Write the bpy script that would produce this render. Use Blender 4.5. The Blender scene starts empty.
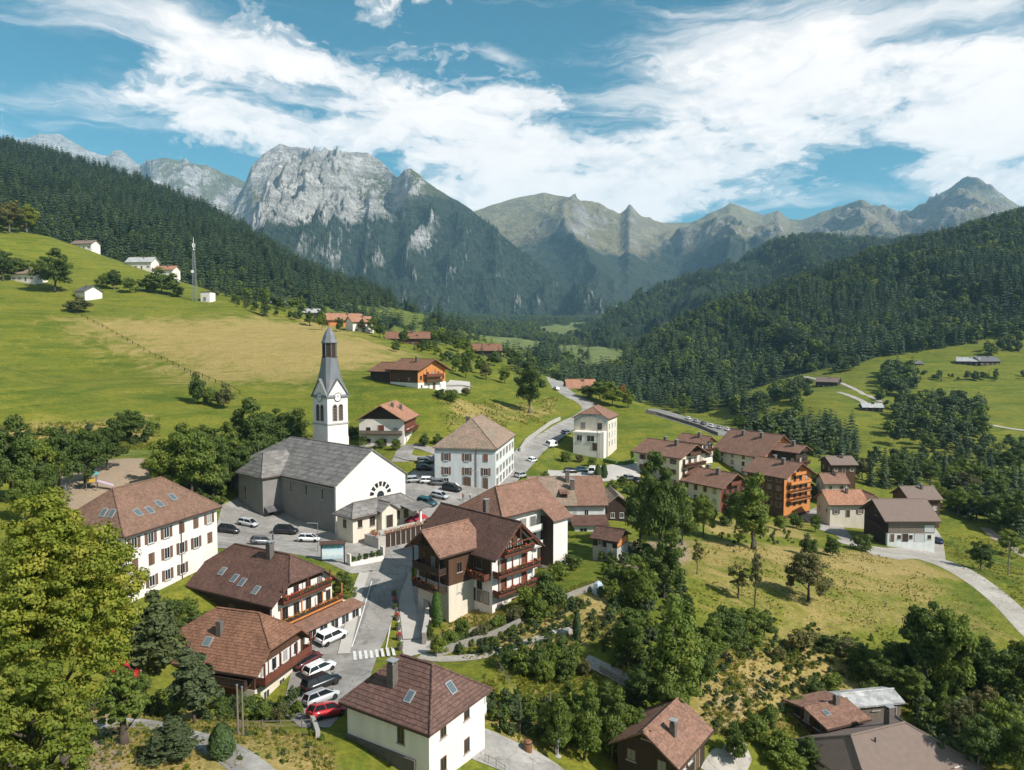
import bpy, bmesh, math, random
import numpy as np
from mathutils import Vector, Matrix

# ---------------------------------------------------------------- camera, sky, sun, exposure
SC = bpy.context.scene
COL = SC.collection
F = 720.0; PITCH = math.radians(3.5); CZ = 38.0
cam_d = bpy.data.cameras.new('camera')
cam_d.sensor_width = 36.0; cam_d.lens = 36.0 * F / 1024.0
cam_d.clip_start = 0.5; cam_d.clip_end = 60000.0
cam = bpy.data.objects.new('camera', cam_d); COL.objects.link(cam)
cam.location = (0, 0, CZ); cam.rotation_euler = (math.pi / 2 - PITCH, 0, 0)
SC.camera = cam

SUN_AZ = math.radians(-29); SUN_EL = math.radians(42)
SUN = Vector((math.cos(SUN_AZ) * math.cos(SUN_EL), math.sin(SUN_AZ) * math.cos(SUN_EL), math.sin(SUN_EL)))
sun_d = bpy.data.lights.new('sun', 'SUN'); sun_d.energy = 4.9; sun_d.angle = math.radians(0.5)
sun_d.color = (1.0, 0.95, 0.88)
sun = bpy.data.objects.new('sun', sun_d); COL.objects.link(sun)
sun.location = (200, -100, 300); sun.rotation_euler = SUN.to_track_quat('Z', 'Y').to_euler()

SC.view_settings.view_transform = 'Standard'; SC.view_settings.look = 'None'
SC.view_settings.exposure = 0.6; SC.view_settings.gamma = 1.0
SC.cycles.max_bounces = 6; SC.cycles.diffuse_bounces = 3; SC.cycles.glossy_bounces = 2
SC.cycles.transmission_bounces = 3; SC.cycles.transparent_max_bounces = 8; SC.cycles.volume_bounces = 1
SC.cycles.use_adaptive_sampling = True; SC.cycles.adaptive_threshold = 0.02
SC.cycles.caustics_reflective = False; SC.cycles.caustics_refractive = False

W = bpy.data.worlds.new('World'); SC.world = W; W.use_nodes = True

class NT:
    """small helper to write node trees as expressions"""
    def __init__(s, tree): s.t = tree; s.n = tree.nodes; s.l = tree.links
    def add(s, typ, ins=None, **kw):
        n = s.n.new(typ)
        for k, v in kw.items(): setattr(n, k, v)
        for k, v in (ins or {}).items(): s.set(n.inputs[k], v)
        return n
    def set(s, sock, v):
        if isinstance(v, bpy.types.NodeSocket): s.l.new(v, sock)
        elif isinstance(v, bpy.types.Node): s.l.new(v.outputs[0], sock)
        else: sock.default_value = v
    def m(s, op, a, b=0.0, c=None, clamp=False):
        n = s.n.new('ShaderNodeMath'); n.operation = op; n.use_clamp = clamp
        s.set(n.inputs[0], a); s.set(n.inputs[1], b)
        if c is not None: s.set(n.inputs[2], c)
        return n.outputs[0]
    def ramp(s, fac, stops, interp='LINEAR'):
        n = s.n.new('ShaderNodeValToRGB'); cr = n.color_ramp; cr.interpolation = interp
        while len(cr.elements) < len(stops): cr.elements.new(0.5)
        for e, (p, c) in zip(cr.elements, stops):
            e.position = p; e.color = (c, c, c, 1) if isinstance(c, (int, float)) else (*c, 1)
        s.set(n.inputs[0], fac); return n.outputs[0]
    def mix(s, fac, a, b, mode='MIX'):
        n = s.n.new('ShaderNodeMix'); n.data_type = 'RGBA'; n.blend_type = mode
        s.set(n.inputs[0], fac)
        for i, v in ((6, a), (7, b)):
            s.set(n.inputs[i], (*v, 1) if isinstance(v, tuple) and len(v) == 3 else v)
        return n.outputs[2]
    def noise(s, vec, scale, detail=4.0, rough=0.55, dist=0.0, out=0):
        n = s.add('ShaderNodeTexNoise', {'Scale': scale, 'Detail': detail, 'Roughness': rough, 'Distortion': dist})
        if vec is not None: s.set(n.inputs['Vector'], vec)
        return n.outputs[out]

def build_world():
    t = NT(W.node_tree); t.n.clear()
    sky = t.add('ShaderNodeTexSky', sky_type='NISHITA', sun_disc=False, sun_elevation=SUN_EL,
                sun_rotation=math.radians(119), altitude=1000.0, air_density=1.0, dust_density=0.5, ozone_density=1.4)
    tc = t.add('ShaderNodeTexCoord').outputs['Generated']
    sp = t.add('ShaderNodeSeparateXYZ', {0: tc})
    x, y, z = sp.outputs
    az0 = t.m('ARCTAN2', x, y)
    hyp = t.m('SQRT', t.m('ADD', t.m('MULTIPLY', x, x), t.m('MULTIPLY', y, y)))
    el0 = t.m('DIVIDE', z, hyp)
    # noise on the dome; cumulus is wider than tall
    cv = t.add('ShaderNodeVectorMath', {0: tc, 1: (1.0, 1.0, 2.1)}, operation='MULTIPLY').outputs[0]
    wv = t.add('ShaderNodeVectorMath', {0: t.noise(cv, 5.0, 4.0, 0.6, out=1), 1: (0.5, 0.5, 0.5)}, operation='SUBTRACT').outputs[0]
    cw = t.add('ShaderNodeVectorMath', {0: cv, 1: t.add('ShaderNodeVectorMath', {0: wv, 'Scale': 0.16}, operation='SCALE').outputs[0]}, operation='ADD').outputs[0]
    big = t.noise(cw, 6.4, 12.0, 0.62, 0.0)
    fine = t.noise(cw, 17.0, 10.0, 0.62, 0.2)
    wisp = t.noise(t.add('ShaderNodeMapping', {'Vector': cw, 'Rotation': (0.0, 0.5, 0.4), 'Scale': (0.6, 1.0, 2.6)}).outputs[0], 7.0, 10.0, 0.66, 0.6)
    wx = t.add('ShaderNodeSeparateXYZ', {0: wv}).outputs
    az = t.m('ADD', az0, t.m('MULTIPLY', wx[0], 0.10)); el = t.m('ADD', el0, t.m('MULTIPLY', wx[2], 0.07))
    cov = None; thin = None
    banks = [  # px, py, half width, half height, tilt, amount, thin veil?
        (225, 64, 62, 17, 0.0, 0.62, 0), (300, 62, 75, 22, -0.12, 0.74, 0), (370, 78, 40, 14, -0.1, 0.42, 0), (145, 98, 36, 10, 0.15, 0.42, 0),
        (225, 128, 40, 16, 0.05, 0.62, 0), (300, 132, 70, 13, -0.05, 0.60, 0), (400, 118, 80, 26, 0.1, 0.66, 0), (520, 100, 42, 13, 0.0, 0.70, 0), (505, 62, 22, 6, -0.25, 0.36, 1),
        (470, 160, 120, 38, -0.1, 0.74, 0), (590, 165, 120, 40, -0.15, 0.70, 0), (660, 198, 150, 30, 0.0, 0.78, 0), (790, 205, 60, 9, 0.1, 0.36, 1),
        (800, 40, 95, 48, 0.45, 0.52, 1), (770, 95, 95, 40, 0.1, 0.74, 0), (880, 100, 110, 34, -0.08, 0.80, 0), (990, 110, 95, 34, 0.0, 0.74, 0), (1080, 100, 90, 60, 0.0, 0.6, 0),
        (1010, 188, 80, 13, 0.12, 0.62, 0), (900, 196, 60, 8, 0.05, 0.30, 1), (110, 18, 130, 26, -0.12, 0.44, 1), (210, 34, 60, 14, -0.3, 0.30, 1), (690, 60, 60, 34, 0.5, 0.34, 1), (960, 8, 60, 10, 0, 0.30, 1),
        (560, 40, 60, 30, 0, -0.2, 0), (440, 92, 34, 9, 0.1, -0.35, 0), (250, 100, 60, 8, -0.1, -0.3, 0), (620, 120, 40, 30, 0.4, -0.3, 0), (830, 172, 60, 10, 0.12, -0.45, 0), (60, 120, 110, 30, 0.1, 0.34, 1), (330, 100, 160, 40, 0.0, 0.30, 1), (620, 100, 120, 60, 0.2, 0.22, 1), (900, 60, 140, 40, 0.0, 0.3, 1), (230, 110, 60, 20, 0.1, 0.3, 0), (700, 150, 60, 16, -0.1, 0.34, 1)]
    for px, py, sx, sy, rot, amt, isthin in banks:
        a0 = math.atan2(px - 512, F); e0 = (341 - py) / F * math.cos(a0)
        da = t.m('SUBTRACT', az, a0); de = t.m('SUBTRACT', el, e0)
        c, s = math.cos(rot), math.sin(rot)
        p = t.m('DIVIDE', t.m('ADD', t.m('MULTIPLY', da, c), t.m('MULTIPLY', de, s)), sx / F)
        q = t.m('DIVIDE', t.m('SUBTRACT', t.m('MULTIPLY', de, c), t.m('MULTIPLY', da, s)), sy / F)
        g = t.m('MULTIPLY', t.m('EXPONENT', t.m('MULTIPLY', t.m('ADD', t.m('MULTIPLY', p, p), t.m('MULTIPLY', q, q)), -0.8)), amt)
        if isthin: thin = g if thin is None else t.m('ADD', thin, g)
        else: cov = g if cov is None else t.m('ADD', cov, g)
    front = t.m('MINIMUM', 1.0, t.m('MAXIMUM', t.m('MULTIPLY', t.m('ADD', y, 0.15), 4.0), 0.0))
    back = t.m('SUBTRACT', 1.0, front)
    cov = t.m('ADD', t.m('MULTIPLY', t.m('MULTIPLY', t.m('MINIMUM', cov, 1.0), 0.80), front), t.m('MULTIPLY', back, 0.30))
    thin = t.m('ADD', t.m('MULTIPLY', thin, front), t.m('MULTIPLY', back, 0.1))
    nz = t.m('ADD', t.m('MULTIPLY', t.m('SUBTRACT', big, 0.5), 2.1), t.m('MULTIPLY', t.m('SUBTRACT', fine, 0.5), 1.5))
    dens = t.m('ADD', cov, nz)
    m1 = t.ramp(dens, [(0.18, 0.0), (0.34, 0.30), (0.54, 0.82), (0.78, 1.0)], 'EASE')
    m2 = t.m('MULTIPLY', t.ramp(t.m('ADD', thin, t.m('MULTIPLY', t.m('SUBTRACT', wisp, 0.5), 1.3)), [(0.12, 0.0), (0.75, 0.85)], 'EASE'), 0.95)
    mask = t.m('SUBTRACT', 1.0, t.m('MULTIPLY', t.m('SUBTRACT', 1.0, m1), t.m('SUBTRACT', 1.0, m2)))
    # tops bright, bellies and thick cores a little greyer and bluer
    lit = t.m('ADD', t.m('MULTIPLY', t.m('SUBTRACT', fine, 0.5), 1.6), t.m('MULTIPLY', t.m('SUBTRACT', big, 0.5), 0.9))
    shade = t.ramp(t.m('ADD', 0.55, lit), [(0.10, (12.2, 12.4, 12.6)), (0.42, (16.2, 15.0, 14.2)), (0.75, (18.0, 16.4, 15.2))])
    hg = t.ramp(el0, [(0.0, (0.55, 1.28, 1.10)), (0.18, (0.26, 1.24, 1.18)), (0.5, (0.10, 1.16, 1.18)), (1.0, (0.30, 1.10, 1.10))])
    skyc = t.mix(1.0, sky.outputs[0], hg, 'MULTIPLY')
    col = t.mix(mask, skyc, shade)
    bg = t.add('ShaderNodeBackground', {'Color': col, 'Strength': 0.05})
    out = t.add('ShaderNodeOutputWorld'); t.l.new(bg.outputs[0], out.inputs[0])
build_world()

# ---------------------------------------------------------------- geometry of the place
def ray(px, py):
    a = (px - 512) / F; b = (385 - py) / F
    return Vector((a, math.cos(PITCH) + b * math.sin(PITCH), -math.sin(PITCH) + b * math.cos(PITCH)))
def P(px, py, D):
    r = ray(px, py); k = D / r.y
    return Vector((r.x * k, D, CZ + r.z * k))

rng = np.random.default_rng(7)
_perm = np.random.default_rng(3).permutation(4096)
def _hash(ix, iy, seed):
    return _perm[(_perm[(ix + seed * 131) & 4095] + iy) & 4095] / 4095.0
def vnoise(x, y, seed=0):
    ix = np.floor(x).astype(np.int64); iy = np.floor(y).astype(np.int64)
    fx = x - ix; fy = y - iy
    fx = fx * fx * fx * (fx * (fx * 6 - 15) + 10); fy = fy * fy * fy * (fy * (fy * 6 - 15) + 10)
    a = _hash(ix, iy, seed); b = _hash(ix + 1, iy, seed); c = _hash(ix, iy + 1, seed); d = _hash(ix + 1, iy + 1, seed)
    return (a * (1 - fx) + b * fx) * (1 - fy) + (c * (1 - fx) + d * fx) * fy
def fbm(x, y, octv=5, seed=0, gain=0.5):
    s = 0.0; amp = 1.0; tot = 0.0
    for i in range(octv):
        s = s + amp * vnoise(x, y, seed + i); tot += amp; amp *= gain; x = x * 2.03 + 11.3; y = y * 2.03 - 7.7
    return s / tot
def ridged(x, y, octv=6, seed=0, gain=0.55):
    s = 0.0; amp = 1.0; tot = 0.0; w = 1.0
    for i in range(octv):
        n = 1 - np.abs(2 * vnoise(x, y, seed + i) - 1); n = n * n * w
        s = s + amp * n; tot += amp; amp *= gain; w = np.clip(n * 1.8, 0, 1); x = x * 2.07 + 5.1; y = y * 2.07 + 9.2
    return s / tot

# ground heights read off the place: (px, py, distance)
GP = [(430, 812, 58), (505, 752, 68), (345, 650, 91), (370, 600, 105.6), (385, 560, 121), (280, 532, 136), (240, 540, 128), (440, 500, 156), (480, 490, 165),
      (510, 472, 187), (540, 440, 230), (600, 410, 292), (552, 385, 350), (545, 376, 400), (126, 607, 90), (217, 552, 110), (60, 520, 118),
      (195, 492, 150), (80, 478, 140), (125, 463, 152), (20, 490, 140), (100, 438, 170), (230, 402, 225), (60, 375, 265), (20, 300, 370), (80, 318, 345),
      (0, 266, 430), (40, 236, 490), (100, 262, 470), (195, 300, 420), (250, 304, 430), (200, 335, 330), (330, 352, 300), (290, 385, 245), (380, 362, 290), (300, 322, 400),
      (430, 391, 232), (475, 402, 250), (350, 332, 380), (420, 342, 400), (450, 352, 385), (490, 358, 430), (400, 447, 195), (420, 450, 190), (352, 445, 200),
      (650, 432, 255), (700, 425, 290), (620, 400, 310), (655, 408, 315), (600, 452, 228), (570, 468, 205), (625, 470, 200), (660, 492, 190), (770, 517, 203), (720, 512, 188),
      (820, 522, 200), (905, 549, 173), (850, 532, 190), (985, 572, 150), (1022, 622, 124), (840, 600, 124), (750, 572, 130), (690, 542, 145),
      (600, 562, 125), (600, 622, 96), (560, 645, 90), (470, 625, 100), (520, 600, 103), (765, 655, 100), (700, 722, 78), (885, 712, 90), (890, 830, 70), (830, 745, 82), (960, 770, 74), (800, 760, 78), (640, 772, 75), (520, 702, 78),
      (1000, 700, 95), (1022, 562, 182), (950, 503, 230), (900, 472, 300), (250, 742, 60), (120, 728, 62), (300, 757, 60), (310, 692, 80), (170, 692, 76), (262, 716, 78),
      (60, 790, 50), (870, 440, 420), (940, 402, 560), (900, 367, 690), (820, 377, 690), (1000, 362, 690), (760, 440, 330), (840, 420, 450), (780, 400, 520), (1010, 440, 430), (1020, 480, 300),
      (575, 545, 140), (590, 500, 165), (570, 560, 130), (640, 640, 92), (150, 640, 84)]
GW = [(-330, 640, 70), (-470, 600, 150), (-150, 600, 35), (-40, 620, 20), (60, 600, -5), (150, 480, -28), (110, 380, -16), (60, 470, -8), (200, 700, -20), (300, 860, 5), (550, 860, 90), (0, 860, 0), (-300, 860, 60),
      (-520, 400, 150), (-700, 860, 150), (-180, 200, 40), (-110, 110, 22), (-80, 60, 16), (-60, 25, 12), (0, 25, 0), (60, 25, -6), (150, 110, -14), (240, 200, -24), (420, 400, -22), (120, 60, -12), (800, 860, 130), (600, 600, -5)]
gpts = np.array([tuple(P(*g)) for g in GP] + [tuple(map(float, g)) for g in GW])
_S = 100.0
def _tps(r2): return 0.5 * r2 * np.log(r2 + 1e-9)
def _fit():
    xy = gpts[:, :2] / _S; n = len(xy)
    d2 = ((xy[:, None] - xy[None]) ** 2).sum(-1)
    lam = 0.0015 + 0.004 * (gpts[:, 1] / 300.0)
    A = np.zeros((n + 3, n + 3)); A[:n, :n] = _tps(d2) + np.diag(lam)
    A[:n, n] = 1; A[:n, n + 1:] = xy; A[n, :n] = 1; A[n + 1:, :n] = xy.T
    b = np.zeros(n + 3); b[:n] = gpts[:, 2]
    return xy, np.linalg.solve(A, b)
_gx, _gw = _fit()
def H(x, y):
    x = np.asarray(x, float); y = np.asarray(y, float); sh = x.shape
    q = np.stack([x.ravel(), y.ravel()], -1) / _S; out = np.empty(len(q))
    for i in range(0, len(q), 20000):
        c = q[i:i + 20000]
        d2 = ((c[:, None] - _gx[None]) ** 2).sum(-1)
        out[i:i + 20000] = _tps(d2) @ _gw[:-3] + _gw[-3] + c @ _gw[-2:]
    out = out.reshape(sh)
    k = np.clip((y - 110) / 250, 0, 1)
    return out + k * (fbm(x / 38, y / 38, 3, 5) - 0.5) * 3.0 + (fbm(x / 9, y / 9, 3, 9) - 0.5) * 0.35
def h1(x, y): return float(H(np.array([x]), np.array([y]))[0])
_TS = np.geomspace(30, 860, 700)
def G(px, py, lift=0.0):
    """the spot on the ground seen in that direction"""
    r = ray(px, py); t = _TS / r.y
    x = r.x * t; y = _TS; z = CZ + r.z * t
    d = z - H(x, y)
    i = np.nonzero(d <= 0)[0]
    if len(i) == 0: k = len(t) - 1; tt = t[k]
    elif i[0] == 0: tt = t[0]
    else:
        k = i[0]; f = d[k - 1] / (d[k - 1] - d[k]); tt = t[k - 1] + f * (t[k] - t[k - 1])
    X, Y = r.x * tt, r.y * tt
    return Vector((X, Y, h1(X, Y) + lift))

# ---------------------------------------------------------------- object helpers
def tag(o, label=None, cat=None, group=None, kind=None):
    if label: o['label'] = label
    if cat: o['category'] = cat
    if group: o['group'] = group
    if kind: o['kind'] = kind
    return o
def new_mesh(name, verts, faces, mats=(), smooth=False, mi=None):
    me = bpy.data.meshes.new(name); me.from_pydata([tuple(v) for v in verts], [], faces)
    for m in (mats if isinstance(mats, (list, tuple)) else [mats]): me.materials.append(m)
    if smooth: me.polygons.foreach_set('use_smooth', [True] * len(me.polygons))
    if mi is not None: me.polygons.foreach_set('material_index', mi)
    me.update(); return me
def fast_mesh(name, V, Q, mats=(), smooth=False):
    """V (n,3), Q (m,k) arrays"""
    me = bpy.data.meshes.new(name); V = np.asarray(V, np.float32); Q = np.asarray(Q, np.int32)
    me.vertices.add(len(V)); me.vertices.foreach_set('co', V.ravel())
    k = Q.shape[1]; me.loops.add(Q.size); me.loops.foreach_set('vertex_index', Q.ravel())
    me.polygons.add(len(Q)); me.polygons.foreach_set('loop_start', np.arange(len(Q), dtype=np.int32) * k)
    me.polygons.foreach_set('loop_total', np.full(len(Q), k, np.int32))
    if smooth: me.polygons.foreach_set('use_smooth', np.ones(len(Q), bool))
    for m in (mats if isinstance(mats, (list, tuple)) else [mats]): me.materials.append(m)
    me.update(calc_edges=True); return me
def link(name, me, parent=None, loc=None, rot=None, scale=None):
    o = bpy.data.objects.new(name, me); COL.objects.link(o)
    if parent is not None: o.parent = parent
    if loc is not None: o.location = loc
    if rot is not None: o.rotation_euler = rot
    if scale is not None: o.scale = scale
    return o
def empty(name, loc, rz=0.0):
    o = bpy.data.objects.new(name, None); COL.objects.link(o); o.empty_display_size = 0.5
    o.location = loc; o.rotation_euler = (0, 0, rz); return o

class MB:
    """collects shapes into one mesh"""
    def __init__(s): s.v = []; s.f = []
    def box(s, x0, x1, y0, y1, z0, z1):
        n = len(s.v)
        s.v += [(x0, y0, z0), (x1, y0, z0), (x1, y1, z0), (x0, y1, z0), (x0, y0, z1), (x1, y0, z1), (x1, y1, z1), (x0, y1, z1)]
        s.f += [tuple(n + i for i in q) for q in ((0, 3, 2, 1), (4, 5, 6, 7), (0, 1, 5, 4), (1, 2, 6, 5), (2, 3, 7, 6), (3, 0, 4, 7))]
        return s
    def poly(s, *pts):
        n = len(s.v); s.v += list(pts); s.f.append(tuple(range(n, n + len(pts)))); return s
    def tube(s, a, b, r0, r1=None, k=8, caps=True):
        a = Vector(a); b = Vector(b); r1 = r0 if r1 is None else r1
        d = (b - a).normalized(); u = d.orthogonal().normalized(); w = d.cross(u); n = len(s.v)
        for c, r in ((a, r0), (b, r1)):
            for i in range(k):
                t = 2 * math.pi * i / k; s.v.append(tuple(c + (u * math.cos(t) + w * math.sin(t)) * r))
        s.f += [(n + i, n + (i + 1) % k, n + k + (i + 1) % k, n + k + i) for i in range(k)]
        if caps: s.f += [tuple(n + i for i in reversed(range(k))), tuple(n + k + i for i in range(k))]
        return s
    def lathe(s, prof, k=12, c=(0, 0), rot=0.0):
        n = len(s.v)
        for r, z in prof:
            for i in range(k):
                t = 2 * math.pi * i / k + rot; s.v.append((c[0] + r * math.cos(t), c[1] + r * math.sin(t), z))
        for j in range(len(prof) - 1):
            s.f += [(n + j * k + i, n + j * k + (i + 1) % k, n + (j + 1) * k + (i + 1) % k, n + (j + 1) * k + i) for i in range(k)]
        s.f += [tuple(n + i for i in reversed(range(k))), tuple(n + (len(prof) - 1) * k + i for i in range(k))]
        return s
    def slab(s, polys, t):
        """a sheet of polygons sharing corners given thickness t downwards"""
        idx = {}; vs = []
        def gi(p):
            k = tuple(round(c, 4) for c in p)
            if k not in idx: idx[k] = len(vs); vs.append(p)
            return idx[k]
        fs = [[gi(p) for p in q] for q in polys]
        n = len(s.v); m = len(vs)
        s.v += [tuple(p) for p in vs] + [(p[0], p[1], p[2] - t) for p in vs]
        ed = {}
        for f in fs:
            s.f.append(tuple(n + i for i in f)); s.f.append(tuple(n + m + i for i in reversed(f)))
            for a, b in zip(f, f[1:] + f[:1]): ed[(a, b)] = ed.get((a, b), 0) + 1
        for (a, b) in ed:
            if (b, a) not in ed: s.f.append((n + b, n + a, n + m + a, n + m + b))
        return s
    def mesh(s, name, mat, smooth=False): return new_mesh(name, s.v, s.f, mat, smooth)
    def build(s, name, mat, parent=None, loc=None, rot=None, smooth=False):
        return link(name, s.mesh(name, mat, smooth), parent, loc, rot)
# ---------------------------------------------------------------- materials
def new_mat(name):
    m = bpy.data.materials.new(name); m.use_nodes = True
    t = NT(m.node_tree); t.n.clear()
    out = t.add('ShaderNodeOutputMaterial')
    bs = t.add('ShaderNodeBsdfPrincipled'); t.l.new(bs.outputs[0], out.inputs[0])
    return m, t, bs, out
def plain(name, c, rough=0.75, c2=None, scale=1.5, detail=5.0, amt=0.5, bump=0.0, bscale=20.0, metal=0.0, spec=0.3, stretch=None, objrand=0.0):
    """a painted, plastered or worn surface: two tones broken up by noise, fine relief"""
    m, t, bs, _ = new_mat(name)
    co = t.add('ShaderNodeTexCoord').outputs['Object']
    if stretch: co = t.add('ShaderNodeMapping', {'Vector': co, 'Scale': stretch}).outputs[0]
    c2 = c2 or tuple(v * 0.72 for v in c)
    n = t.noise(co, scale, detail, 0.6)
    fac = t.ramp(n, [(0.5 - 0.25, 0.0), (0.5 + 0.25, amt)])
    col = t.mix(fac, c, c2)
    if objrand:
        r = t.add('ShaderNodeObjectInfo').outputs['Random']
        col = t.mix(1.0, col, t.ramp(r, [(0, 1 - objrand), (1, 1 + objrand)]), 'MULTIPLY')
    t.set(bs.inputs['Base Color'], col); t.set(bs.inputs['Roughness'], rough)
    t.set(bs.inputs['Metallic'], metal); t.set(bs.inputs['Specular IOR Level'], spec)
    if bump:
        b = t.add('ShaderNodeBump', {'Height': t.noise(co, bscale, 4.0, 0.6), 'Strength': bump, 'Distance': 0.05})
        t.set(bs.inputs['Normal'], b)
    return m
def roof_mat(name, c, c2, course=0.2, rough=0.8, lines=0.5, tile=0.33, moss=0.0, blotch=0.6, joint=1.0):
    """rows of tiles: courses follow the height, tiles vary in tone, weathering in blotches"""
    m, t, bs, _ = new_mat(name)
    co = t.add('ShaderNodeTexCoord').outputs['Object']
    sp = t.add('ShaderNodeSeparateXYZ', {0: co}); z = sp.outputs[2]
    zz = t.m('DIVIDE', z, course); fr = t.m('FRACT', zz); row = t.m('FLOOR', zz)
    k = t.m('DIVIDE', t.m('ADD', sp.outputs[0], sp.outputs[1]), tile)
    k2 = t.m('DIVIDE', t.m('SUBTRACT', sp.outputs[0], sp.outputs[1]), tile)
    cell = t.add('ShaderNodeCombineXYZ', {0: t.m('FLOOR', k), 1: t.m('FLOOR', k2), 2: row}).outputs[0]
    wn = t.add('ShaderNodeTexWhiteNoise', {'Vector': cell}, noise_dimensions='3D').outputs[0]
    bl = t.ramp(t.noise(co, 0.45, 7.0, 0.68), [(0.36, 0.0), (0.62, min(1.0, blotch * 1.4))])
    col = t.mix(bl, c, c2)
    col = t.mix(1.0, col, t.ramp(wn, [(0, 0.74), (1, 1.24)]), 'MULTIPLY')
    st = t.ramp(t.noise(t.add('ShaderNodeMapping', {'Vector': co, 'Scale': (2.2, 2.2, 0.25)}).outputs[0], 1.0, 4.0, 0.7), [(0.3, 0.86), (0.7, 1.10)])
    col = t.mix(1.0, col, st, 'MULTIPLY')
    if joint < 1: col = t.mix(1.0, col, t.ramp(fr, [(0.0, joint), (0.16, 1.06), (1.0, 1.0)]), 'MULTIPLY')
    if moss:
        mm = t.ramp(t.noise(co, 0.9, 6.0, 0.7), [(0.56, 0.0), (0.66, moss)])
        col = t.mix(mm, col, (0.14, 0.13, 0.05))
    t.set(bs.inputs['Base Color'], col); t.set(bs.inputs['Roughness'], rough); t.set(bs.inputs['Specular IOR Level'], 0.25)
    hgt = t.m('ADD', t.m('MULTIPLY', t.ramp(fr, [(0.0, 0.0), (0.12, 1.0), (1.0, 0.45)]), 1.0), t.m('MULTIPLY', wn, 0.25))
    b = t.add('ShaderNodeBump', {'Height': hgt, 'Strength': lines, 'Distance': 0.06}); t.set(bs.inputs['Normal'], b)
    return m
def wood_mat(name, c, c2, board=0.16, axis=0, rough=0.75):
    """boards with dark joints and grain"""
    m, t, bs, _ = new_mat(name)
    co = t.add('ShaderNodeTexCoord').outputs['Object']
    sp = t.add('ShaderNodeSeparateXYZ', {0: co})
    a = t.m('ADD', sp.outputs[0], sp.outputs[1]) if axis == 0 else sp.outputs[2]
    q = t.m('DIVIDE', a, board); fr = t.m('FRACT', q)
    wn = t.add('ShaderNodeTexWhiteNoise', {'W': t.m('FLOOR', q)}, noise_dimensions='1D').outputs[0]
    g = t.noise(t.add('ShaderNodeMapping', {'Vector': co, 'Scale': (9, 9, 0.9) if axis == 0 else (0.9, 0.9, 9)}).outputs[0], 1.0, 4.0, 0.6)
    col = t.mix(t.m('MULTIPLY', t.m('ADD', wn, g), 0.5), c, c2)
    jt = t.ramp(fr, [(0.0, 0.35), (0.10, 1.0), (1.0, 1.0)])
    col = t.mix(1.0, col, jt, 'MULTIPLY')
    t.set(bs.inputs['Base Color'], col); t.set(bs.inputs['Roughness'], rough); t.set(bs.inputs['Specular IOR Level'], 0.25)
    b = t.add('ShaderNodeBump', {'Height': jt, 'Strength': 0.4, 'Distance': 0.02}); t.set(bs.inputs['Normal'], b)
    return m
def glass_mat(name, c=(0.02, 0.025, 0.03), rough=0.08, curtain=0.0):
    m, t, bs, _ = new_mat(name); col = (*c, 1)
    if curtain:   # pale curtains or blinds drawn behind some of the panes
        r = t.add('ShaderNodeObjectInfo').outputs['Random']
        col = t.mix(t.ramp(r, [(0.0, 0.0), (1 - curtain, 0.0), (1 - curtain + 0.02, 0.7), (1.0, 1.0)]), c, (0.30, 0.29, 0.27))
        col = t.mix(1.0, col, t.ramp(t.m('FRACT', t.m('MULTIPLY', r, 7.3)), [(0, 0.5), (1, 1.6)]), 'MULTIPLY')
    t.set(bs.inputs['Base Color'], col); t.set(bs.inputs['Roughness'], rough); t.set(bs.inputs['Specular IOR Level'], 0.6)
    return m
def asphalt_mat(name, c, c2, patch=0.5):
    """worn asphalt: blotches, relaid patches with straight edges, fine grit, cracks"""
    m, t, bs, _ = new_mat(name); pos = t.add('ShaderNodeNewGeometry').outputs['Position']
    mp = t.add('ShaderNodeMapping', {'Vector': pos, 'Rotation': (0, 0, 0.75), 'Scale': (0.14, 0.30, 0.0)}).outputs[0]
    vo = t.add('ShaderNodeTexVoronoi', {'Vector': mp, 'Scale': 1.0, 'Randomness': 0.8}, distance='CHEBYCHEV')
    pv = t.add('ShaderNodeSeparateColor', {0: vo.outputs['Color']}).outputs[0]
    n1 = t.noise(pos, 0.16, 6.0, 0.65); n2 = t.noise(pos, 1.3, 6.0, 0.7); n3 = t.noise(pos, 14.0, 3.0, 0.6)
    col = t.mix(t.ramp(n1, [(0.38, 0.0), (0.62, 1.0)]), c, c2)
    col = t.mix(1.0, col, t.ramp(pv, [(0.0, 1 - 0.32 * patch), (0.35, 1.0), (0.8, 1.0), (1.0, 1 + 0.25 * patch)]), 'MULTIPLY')
    col = t.mix(1.0, col, t.ramp(n2, [(0.3, 0.82), (0.7, 1.15)]), 'MULTIPLY'); col = t.mix(1.0, col, t.ramp(n3, [(0.3, 0.9), (0.7, 1.1)]), 'MULTIPLY')
    cr = t.add('ShaderNodeTexVoronoi', {'Vector': t.add('ShaderNodeVectorMath', {0: pos, 1: t.noise(pos, 0.8, 3.0, 0.6, out=1)}, operation='ADD').outputs[0], 'Scale': 0.33}, feature='DISTANCE_TO_EDGE').outputs[0]
    col = t.mix(1.0, col, t.ramp(cr, [(0.0, 0.62), (0.018, 1.0)]), 'MULTIPLY')
    t.set(bs.inputs['Base Color'], col); t.set(bs.inputs['Roughness'], 0.9); t.set(bs.inputs['Specular IOR Level'], 0.25)
    b = t.add('ShaderNodeBump', {'Height': n3, 'Strength': 0.25, 'Distance': 0.03}); t.set(bs.inputs['Normal'], b)
    return m
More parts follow.
